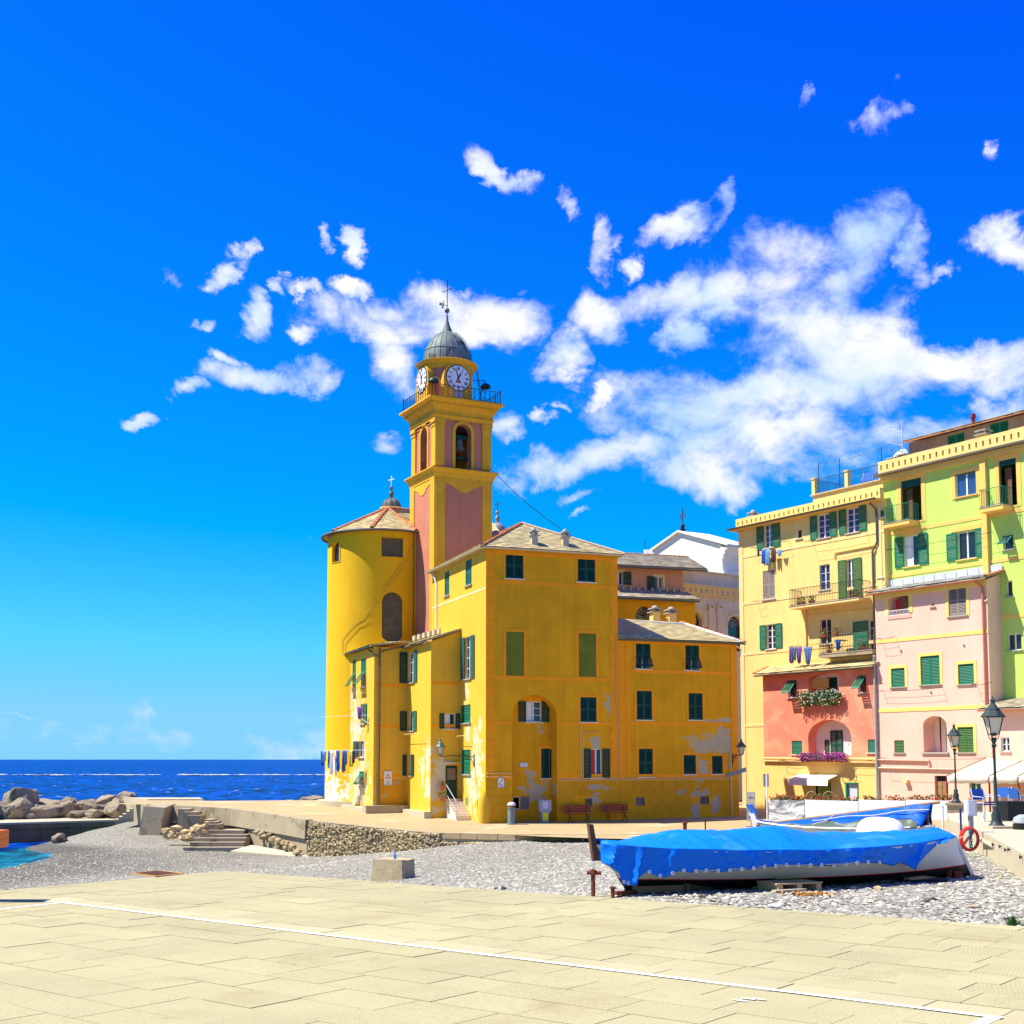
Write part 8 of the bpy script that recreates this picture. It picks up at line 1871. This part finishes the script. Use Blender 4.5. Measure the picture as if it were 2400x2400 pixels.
# ================================================================== promenade furniture
def bench(label, px):
    f = Fb.off(.55) if px < 1450 else Fb.off(.55); s_ = f.s_at(px); c = f.p(s_, 0); z = PZ(c.x, c.y); c.z = z; t = thing('park_bench', label, 'bench', c, 'benches against the yellow front')
    U, Nn = f.U, f.Nn; L_ = 1.55
    for k in range(3): mb = MB(); mb.obox(c-U*L_/2+Nn*(.02+.13*k)+Z*.42, U*L_, Nn*.115, Z*.03); mb.build('seat_slat', M.wood, t)
    for k in range(3): mb = MB(); mb.obox(c-U*L_/2-Nn*(.02+.02*k)+Z*(.50+.13*k), U*L_, -Nn*.025, Z*.115-Nn*.02); mb.build('back_slat', M.wood, t)
    for sg in (-.5, .5):
        mb = MB(); b = c+U*sg; mb.tube([b+Nn*.42, b+Nn*.30+Z*.22, b+Nn*.2+Z*.41], .02, 5); mb.tube([b-Nn*.1, b+Nn*.05+Z*.2, b+Nn*.02+Z*.41, b-Nn*.03+Z*.6, b-Nn*.08+Z*.86], .02, 5); mb.tube([b+Nn*.05+Z*.2, b+Nn*.30+Z*.22], .015, 5); mb.build('leg', M.iron, t)
bench('red-brown slatted bench beside the parking meter', 1353); bench('red-brown slatted bench beside the drain strip between the two houses', 1441)
f = Fb.off(.9); c = f.p(f.s_at(1199), 0); c.z = PZ(c.x, c.y); tb = thing('litter_bin', 'grey cylindrical litter bin with domed lid by the arched niche', 'litter bin', c)
mb = MB(); mb.lathe(c, [(.001, 0), (.27, 0), (.27, .06), (.20, .07), (.20, .80), (.22, .82), (.22, .86), (.001, .86)], 22); mb.build('body', mat('bin_grey', (.17, .21, .22), .5, .1), tb, True)
for k in range(6): a = k*math.pi/3; mb = MB(); mb.tube([c+Vector((.18*math.cos(a), .18*math.sin(a), .85)), c+Vector((.18*math.cos(a), .18*math.sin(a), .97))], .014, 5); mb.build('lid_post', M.grey, tb)
mb = MB(); mb.lathe(c+Z*.96, [(.22, 0), (.23, .02), (.20, .1), (.12, .16), (.001, .18)], 22); mb.build('lid', M.lgrey, tb, True)
f = Fb.off(.25); c = f.p(f.s_at(1276), 0); c.z = PZ(c.x, c.y); pm = thing('parking_meter', 'grey parking ticket machine with yellow panel in the arched niche', 'parking meter', c); z = c.z; s_ = f.s_at(1276)
mb = MB(); mb.prism([f.p(s_-.17, z, -.12), f.p(s_+.17, z, -.12), f.p(s_+.20, z+.5, -.12), f.p(s_+.34, z+.62, -.12), f.p(s_+.34, z+1.16, -.12), f.p(s_-.34, z+1.16, -.12), f.p(s_-.34, z+.62, -.12), f.p(s_-.20, z+.5, -.12)], f.Nn*.24); mb.build('cabinet', M.grey, pm)
mb = MB(); f.bx(mb, s_-.15, s_+.15, z+.72, z+1.08, .121, .13); mb.build('notice', mat('pale_notice', (.6, .5, .75), .5, .1, 30), pm); mb = MB(); f.bx(mb, s_-.15, s_+.15, z+.10, z+.5, .121, .13); mb.build('yellow_panel', M.yellow, pm)
def text(s_, size, p, U, N, m, parent, name='lettering', align='CENTER'):
    cu_ = bpy.data.curves.new(name, 'FONT'); cu_.body = s_; cu_.size = size; cu_.align_x = align; cu_.align_y = 'CENTER'; cu_.extrude = .002; cu_.materials.append(m)
    tmp_ = bpy.data.objects.new(name, cu_); col.objects.link(tmp_); bpy.context.view_layer.update()
    me = bpy.data.meshes.new_from_object(tmp_.evaluated_get(bpy.context.evaluated_depsgraph_get())); bpy.data.objects.remove(tmp_)
    o = bpy.data.objects.new(name, me); col.objects.link(o); Mx = Matrix((U, Z, N)).transposed().to_4x4(); Mx.translation = p
    me.transform(Mx)
    if not me.materials: me.materials.append(m)
    link(o, parent); return o
def sign(label, F, px0, py0, px1, py1, d=.02, name='wall_sign'):
    r_ = F.rc(px0, py0, px1, py1); t = thing(name, label, 'sign', F.p((r_[0]+r_[1])/2, r_[2], d)); mb = MB(); F.bx(mb, r_[0], r_[1], r_[2], r_[3], d, d+.025); mb.build('board', M.white, t); mb = MB()
    for (a, b, z0, z1) in ((r_[0], r_[1], r_[3]-.018, r_[3]), (r_[0], r_[1], r_[2], r_[2]+.018), (r_[0], r_[0]+.018, r_[2]+.018, r_[3]-.018), (r_[1]-.018, r_[1], r_[2]+.018, r_[3]-.018)): F.bx(mb, a, b, z0, z1, d+.025, d+.03)
    mb.build('border', M.grey, t); return t, r_
t, r_ = sign('white warning sign with red triangle on the shaded wing wall', G1, 899, 1807, 918.5, 1841)
cx = (r_[0]+r_[1])/2; w = (r_[1]-r_[0])*.36; zc = r_[3]-(r_[3]-r_[2])*.36
mb = MB(); out = [(cx-w, zc-w*.75), (cx+w, zc-w*.75), (cx, zc+w)]; inn = [(cx-w*.62, zc-w*.52), (cx+w*.62, zc-w*.52), (cx, zc+w*.56)]
for i in range(3): j = (i+1) % 3; mb.prism([G1.p(*out[i], .046), G1.p(*out[j], .046), G1.p(*inn[j], .046), G1.p(*inn[i], .046)], G1.Nn*.004)
mb.build('red_triangle', M.red, t); text('!', .2, G1.p(cx, zc-.06, .05), G1.U, G1.Nn, M.black, t)
for k, ln in enumerate(('in caso di', 'mareggiata', 'non sostare', 'divieto transito')): text(ln, .062, G1.p(cx, r_[2]+.27-.068*k, .05), G1.U, G1.Nn, M.black, t)
t, r_ = sign('small white sign with red diagonal bar near the house corner', Fb, 1166, 1823, 1181, 1846, .03); cx = (r_[0]+r_[1])/2; zc = r_[2]+(r_[3]-r_[2])*.64
mb = MB(); mb.prism([Fb.p(cx-.12, zc-.13, .057), Fb.p(cx-.08, zc-.14, .057), Fb.p(cx+.13, zc+.11, .057), Fb.p(cx+.09, zc+.13, .057)], Fb.Nn*.004); mb.build('red_bar', M.red, t)
for k, ln in enumerate(('VIETATO', 'GIOCARE', 'AL PALLONE')): text(ln, .05, Fb.p(cx, r_[2]+.16-.055*k, .058), Fb.U, Fb.Nn, M.black, t)
t, r_ = sign('cream plaque inside the arched niche', Fn, 1218, 1787, 1236, 1798); 
for k, ln in enumerate(('PIAZZA', 'COLOMBO')): text(ln, .06, Fn.p((r_[0]+r_[1])/2, r_[2]+.17-.085*k, .05), Fn.U, Fn.Nn, M.sill, t)
# ---- banner fence with photo prints and flower troughs
def print_mat(name, s_, dark, light):
    m = bpy.data.materials.new(name); m.use_nodes = True; nt = m.node_tree; N = nt.nodes; L = nt.links; b = N['Principled BSDF']; b.inputs['Roughness'].default_value = .5
    geo = N.new('ShaderNodeNewGeometry'); mp = N.new('ShaderNodeMapping'); mp.inputs['Scale'].default_value = (.5, .5, 1.4); L.new(geo.outputs['Position'], mp.inputs['Vector']); n = N.new('ShaderNodeTexNoise'); n.inputs['Scale'].default_value = s_; n.inputs['Detail'].default_value = 9; n.inputs['Roughness'].default_value = .7; n.inputs['Distortion'].default_value = 1; L.new(mp.outputs[0], n.inputs['Vector'])
    cr = N.new('ShaderNodeValToRGB'); cr.color_ramp.elements[0].position = .44; cr.color_ramp.elements[1].position = .58; cr.color_ramp.elements[0].color = (*dark, 1); cr.color_ramp.elements[1].color = (*light, 1); L.new(n.outputs['Fac'], cr.inputs[0]); L.new(cr.outputs[0], b.inputs['Base Color']); return m
bf = [at(1800, HOR, 63), at(1885, HOR, 61.4), at(2010, HOR, 59), at(2120, HOR, 57.2), at(2222, HOR, 55.6)]
labs = ['grey barrier panel printed with a breaking wave', 'pale barrier panel printed with a calm sea', 'plain white barrier panel beside the sea print', 'plain white barrier panel at the end by the lamp pedestal']
prm = [print_mat('wave_print', 1.0, (.16, .16, .17), (.72, .72, .72)), mat('sea_print', (.62, .61, .62), .5, .25, .9), mat('white_panel', (.72, .71, .70), .5, .05), mat('white_panel2', (.66, .65, .65), .5, .05)]
for k in range(4):
    a, b = bf[k].copy(), bf[k+1].copy(); za, zb_ = PZ(a.x, a.y), PZ(b.x, b.y); d = (b-a); d.z = 0; dn = d.normalized(); nn = Vector((dn.y, -dn.x, 0)); top = at(1800+0, 1874, 63).z if k == 0 else at((1885, 2010, 2120)[k-1], 1874, (61.4, 59, 57.2)[k-1]).z
    t = thing('barrier_panel', labs[k], 'panel', Vector((a.x, a.y, za))); mb = MB(); A_ = Vector((a.x, a.y, za+.02)); mb.obox(A_+dn*.02, dn*(d.length-.04), nn*.04, Z*(top-za-.02)); mb.build('sheet', prm[k], t)
    for e in (.03, d.length-.09): mb = MB(); mb.obox(A_+dn*e-nn*.08, dn*.06, nn*.06, Z*(top-za-.03)); mb.build('post', M.grey, t)
    for j in range(2 if k else 3):
        p = A_+dn*(d.length*(j+.5)/(2 if k else 3))-nn*.28; p.z = top-.2; l_, f_ = MB(), MB(); tt = thing('flower_trough', 'trough of red geraniums behind the '+['breaking wave print', 'calm sea print', 'plain white panel beside the sea print', 'plain white panel by the lamp pedestal'][k], 'planter', Vector((p.x, p.y, za)), 'geranium troughs, panel %d' % (k+1))
        mb = MB(); mb.obox(Vector((p.x, p.y, za))-dn*.45-nn*.14, dn*.9, nn*.28, Z*(top-za-.05)); mb.build('trough', M.pot, tt)
        for q in range(5): flowers(l_, f_, p+dn*(-.4+.2*q)+Z*.1, .2, .12, random.uniform(.12, .36), 42, 7, .05, .035)
        tag(l_.build('plants', M.leaf, tt, fix=False), kind='stuff'); tag(f_.build('blossoms', M.fl_red, tt, fix=False), kind='stuff')
# menu stand, blue-grey sign, chairs
c = at(1758, HOR, 62); c.z = PZ(c.x, c.y); mn = thing('menu_stand', 'tall white menu stand with three food pictures beside the annex', 'sign', c); zt0 = at(1758, 1856, 62).z
hh = (zt0-c.z-.25)/3; fm = Fac(c.xy, (1, 0))
mb = MB(); mb.tube([c, c+Z*.3], .02, 5); mb.box(c+Z*.01, (.5, .3, .02)); mb.build('foot', M.grey, mn)
for k in range(3):
    z0 = c.z+.25+hh*k; mb = MB(); fm.bx(mb, -.21, .21, z0+.015, z0+hh-.015, 0, .03); p_ = mb.build('menu_card', mat('green_card', (.30, .48, .28), .5, .0), mn); mb = MB(); fm.bx(mb, -.18, .18, z0+.04, z0+hh-.04, .031, .034); mb.build('card_sheet', M.white, p_)
    mb = MB(); rr_ = random.Random(k); mb.prism([fm.p(.14*math.cos(i*.628)*(1+.1*math.sin(i*3)), z0+hh*.4+.055*math.sin(i*.628), .035) for i in range(10)], fm.Nn*.004); mb.build('food_picture', [M.darkred, mat('sandwich_brown', (.5, .15, .04), .6, .3, 20), mat('focaccia', (.62, .30, .05), .6, .3, 20)][k], p_)
c = at(1796, HOR, 60); c.z = PZ(c.x, c.y); fs = thing('road_sign', 'grey back of a road sign on a white pole beside the barrier', 'sign', c); mb = MB(); mb.tube([c, Vector((c.x, c.y, at(1796, 1815, 60).z))], .035, 7); mb.build('pole', M.white, fs); mb = MB(); z0, z1 = at(1796, 1844, 60).z, at(1796, 1814, 60).z; mb.box((c.x-.02, c.y+.06, (z0+z1)/2), (.26, .02, z1-z0)); mb.build('plate', M.grey, fs)
for px, lab in ((1900, 'rattan armchair in front of the green shop doorway'), (1940, 'larger rattan armchair with crossed back beside the shop menu')):
    c = at(px, HOR, 66); c.z = PZ(c.x, c.y); rc_ = thing('rattan_chair', lab, 'chair', c); zt0 = at(px, 1855, 66).z; mb = MB(); w = .28; b = Vector((c.x, c.y, 0))
    mb.tube([b+Vector((w*math.cos(math.pi-math.pi*i/10), 0, zt0-.3+.3*math.sin(math.pi*i/10))) for i in range(11)], .02, 5)
    for sg in (-1, 1): mb.tube([b+Vector((sg*w, 0, c.z)), b+Vector((sg*w, 0, zt0-.3))], .02, 5)
    mb.build('back_frame', M.plank, rc_); mb = MB()
    for k in range(4): x = -w+.14*k; mb.tube([b+Vector((x, .01, c.z+.45)), b+Vector((x+.25, .01, zt0-.12))], .012, 4); mb.tube([b+Vector((-x, -.01, c.z+.45)), b+Vector((-x-.25, -.01, zt0-.12))], .012, 4)
    mb.build('back_lattice', M.plank, rc_); mb = MB(); mb.box(b+Vector((0, -.25, c.z+.43)), (.56, .5, .05)); mb.build('seat', M.plank, rc_)
    for sx in (-1, 1): mb = MB(); mb.tube([b+Vector((sx*w, -.48, c.z)), b+Vector((sx*w, -.48, c.z+.62)), b+Vector((sx*w, 0, c.z+.66))], .018, 5); mb.build('arm', M.plank, rc_)
# cafe chairs on the quay
def cafe_chair(label, px, D, rz):
    c = Vector((*at(px, HOR, D).xy, QR)); t = thing('cafe_chair', label, 'chair', c, 'blue cafe chairs'); Mr = Matrix.Rotation(rz, 4, 'Z')
    def pt_(x, y, z): v = Mr @ Vector((x, y, z)); return c+v
    mb = MB(); mb.prism([pt_(-.2, -.2, .42), pt_(.2, -.2, .42), pt_(.2, .2, .42), pt_(-.2, .2, .42)], (0, 0, .03)); mb.build('seat', CL['navy'], t); mb = MB(); mb.prism([pt_(-.2, .2, .55), pt_(.2, .2, .55), pt_(.2, .26, .82), pt_(-.2, .26, .82)], pt_(0, .02, 0)-c); mb.build('backrest', CL['blue'], t)
    for sx in (-1, 1): mb = MB(); mb.tube([pt_(sx*.22, -.22, 0), pt_(sx*.22, -.2, .62), pt_(sx*.22, .18, .64), pt_(sx*.2, .26, .84)], .014, 5); mb.tube([pt_(sx*.22, .24, 0), pt_(sx*.21, .18, .64)], .014, 5); mb.build('leg', M.lgrey, t)
cafe_chair('blue cafe chair with metal frame by the grey box', 2304, 33, .4); cafe_chair('blue cafe chair beside the lamp post', 2322, 34.5, 1.2); cafe_chair('blue cafe chair behind the lamp post', 2345, 35, -.6); cafe_chair('blue cafe chair at the awning poles', 2392, 34, 1.8)
c = ath(2398, 1944, 1.58); bq = thing('barrel_bin', 'dark round bin with a domed grey lid on the quay', 'litter bin', c); mb = MB(); mb.lathe(c, [(.001, 0), (.22, 0), (.22, .12), (.001, .12)], 20); mb.build('base', M.black, bq, True); mb = MB(); mb.lathe(c+Z*.13, [(.2, 0), (.23, .03), (.19, .14), (.08, .2), (.001, .21)], 20); mb.build('lid', M.grey, bq, True)
mb = MB(); c = at(2372, HOR, 33.5); mb.box((c.x, c.y, QR+.25), (.75, .5, .5), .3); tag(mb.build('crate', M.black), 'black storage crate behind the tall street lamp', 'crate')
# ---- laundry on the apse wing
lw0 = Fw1.p(Fw1.s_at(866), Fw1.sz(866, 1758)[1], .1)
zl_ = lw0.z; ra_ = thing('drying_rack', 'thin wall bracket with lines carrying washing at the apse', 'rack', lw0)
end = at(755, 1762, 77.5); end.z = zl_
mb = MB(); mb.tube([lw0, end], .014, 5); mb.tube([lw0+Vector((.2, -.35, 0)), end+Vector((0, -.6, 0))], .008, 4); mb.tube([lw0+Vector((.5, -.1, -.0)), lw0+Vector((.3, -.5, 0))], .014, 5); mb.build('rail', M.lgrey, ra_)
seq = [('towel', 'blue', .32, .95, 'royal blue'), ('shirt', 'blue', .3, .9, 'blue'), ('shirt', 'sky', .32, .7, 'light blue'), ('trousers', 'sky', .3, 1.1, 'pale blue'), ('shirt', 'navy', .3, .9, 'navy'), ('trousers', 'white', .3, 1.5, 'white'), ('towel', 'white', .35, 1.6, 'white'), ('shirt', 'navy', .28, .8, 'navy'), ('trousers', 'blue', .3, 1.3, 'blue'), ('trousers', 'denim', .3, 1.35, 'denim'), ('shirt', 'brown', .26, .8, 'brown'), ('towel', 'blue', .3, .9, 'blue'), ('trousers', 'blue', .26, 1.0, 'blue'), ('shirt', 'yellow', .34, 1.0, 'yellow'), ('towel', 'navy', .25, .8, 'navy')]
Ud = (lw0-end).normalized(); Nd = Vector((Ud.y, -Ud.x, 0))
for k, (kd, cc, w, h, nm) in enumerate(seq):
    p = end.lerp(lw0, .02+.80*k/len(seq))+Nd*(.05+.10*(k % 3))-Z*.02; nb = seq[k-1][4] if k else None
    garment(kd, p, Ud, Nd, w*.95, h*.9, CL[cc], nm+' '+{'towel': 'cloth', 'shirt': 'shirt', 'trousers': 'trousers'}[kd]+' on the long washing line at the apse, '+('at its free end' if nb is None else 'next to '+nb+' washing'), 'washing at the apse')
lw1 = Fw1.p(Fw1.s_at(868), Fw1.sz(868, 1676)[1], .1); e2_ = at(748, 1682, 77.5); e2_.z = lw1.z; mb = MB(); mb.tube([lw1, e2_], .012, 5); mb.tube([lw1-Z*.5, lw1.lerp(e2_, .25)], .012, 4); tag(mb.build('drying_pole', M.lgrey), 'bare white drying pole sticking out above the washing line', 'pole')
garment('towel', lw1.lerp(e2_, .18)+Z*.5, Ud, Nd, .5, .7, CL['purple'], 'dark purple cloth hanging from the second window of the wing', None)
for (F, px0, px1, py) in ((Fw2, 960, 1000, 1720), (F2, 1080, 1106, 1725)):
    z = F.sz((px0+px1)/2, py)[1]; mb = MB(); a, b = F.s_at(px0), F.s_at(px1); mb.tube([F.p(a, z, .35), F.p(b, z, .35)], .014, 4); mb.tube([F.p(a, z-.12, 0), F.p(a, z, .35)], .012, 4); mb.tube([F.p(b, z-.12, 0), F.p(b, z, .35)], .012, 4); tag(mb.build('drying_rail', M.yell2t), 'empty drying rail on the '+('wing wall below its window' if F is Fw2 else 'corner house wall above the lantern'), 'rail')
# orange thing whose end enters the picture at the far left, standing on the plaza; its kind is unknown, its unseen legs are added
c = at(-112, 2000, 15.2); c.z = 0; ob = thing('orange_block', 'end of an orange painted block on legs at the edge of the plaza', 'rack', c); M.oran = mat('orange_paint', (.75, .16, .02), .5, .1)
e_ = at(9, 1965, 15.2)
for z0, z1 in ((.72, .82), (.62, .715)): mb = MB(); mb.box((e_.x-.6, e_.y, (z0+z1)/2), (1.2, .30, z1-z0)); mb.build('rail', M.oran, ob)
for sx in (.45, 1.05): mb = MB(); mb.box((e_.x-sx, e_.y, .31), (.06, .06, .62)); mb.build('leg', M.oran, ob)
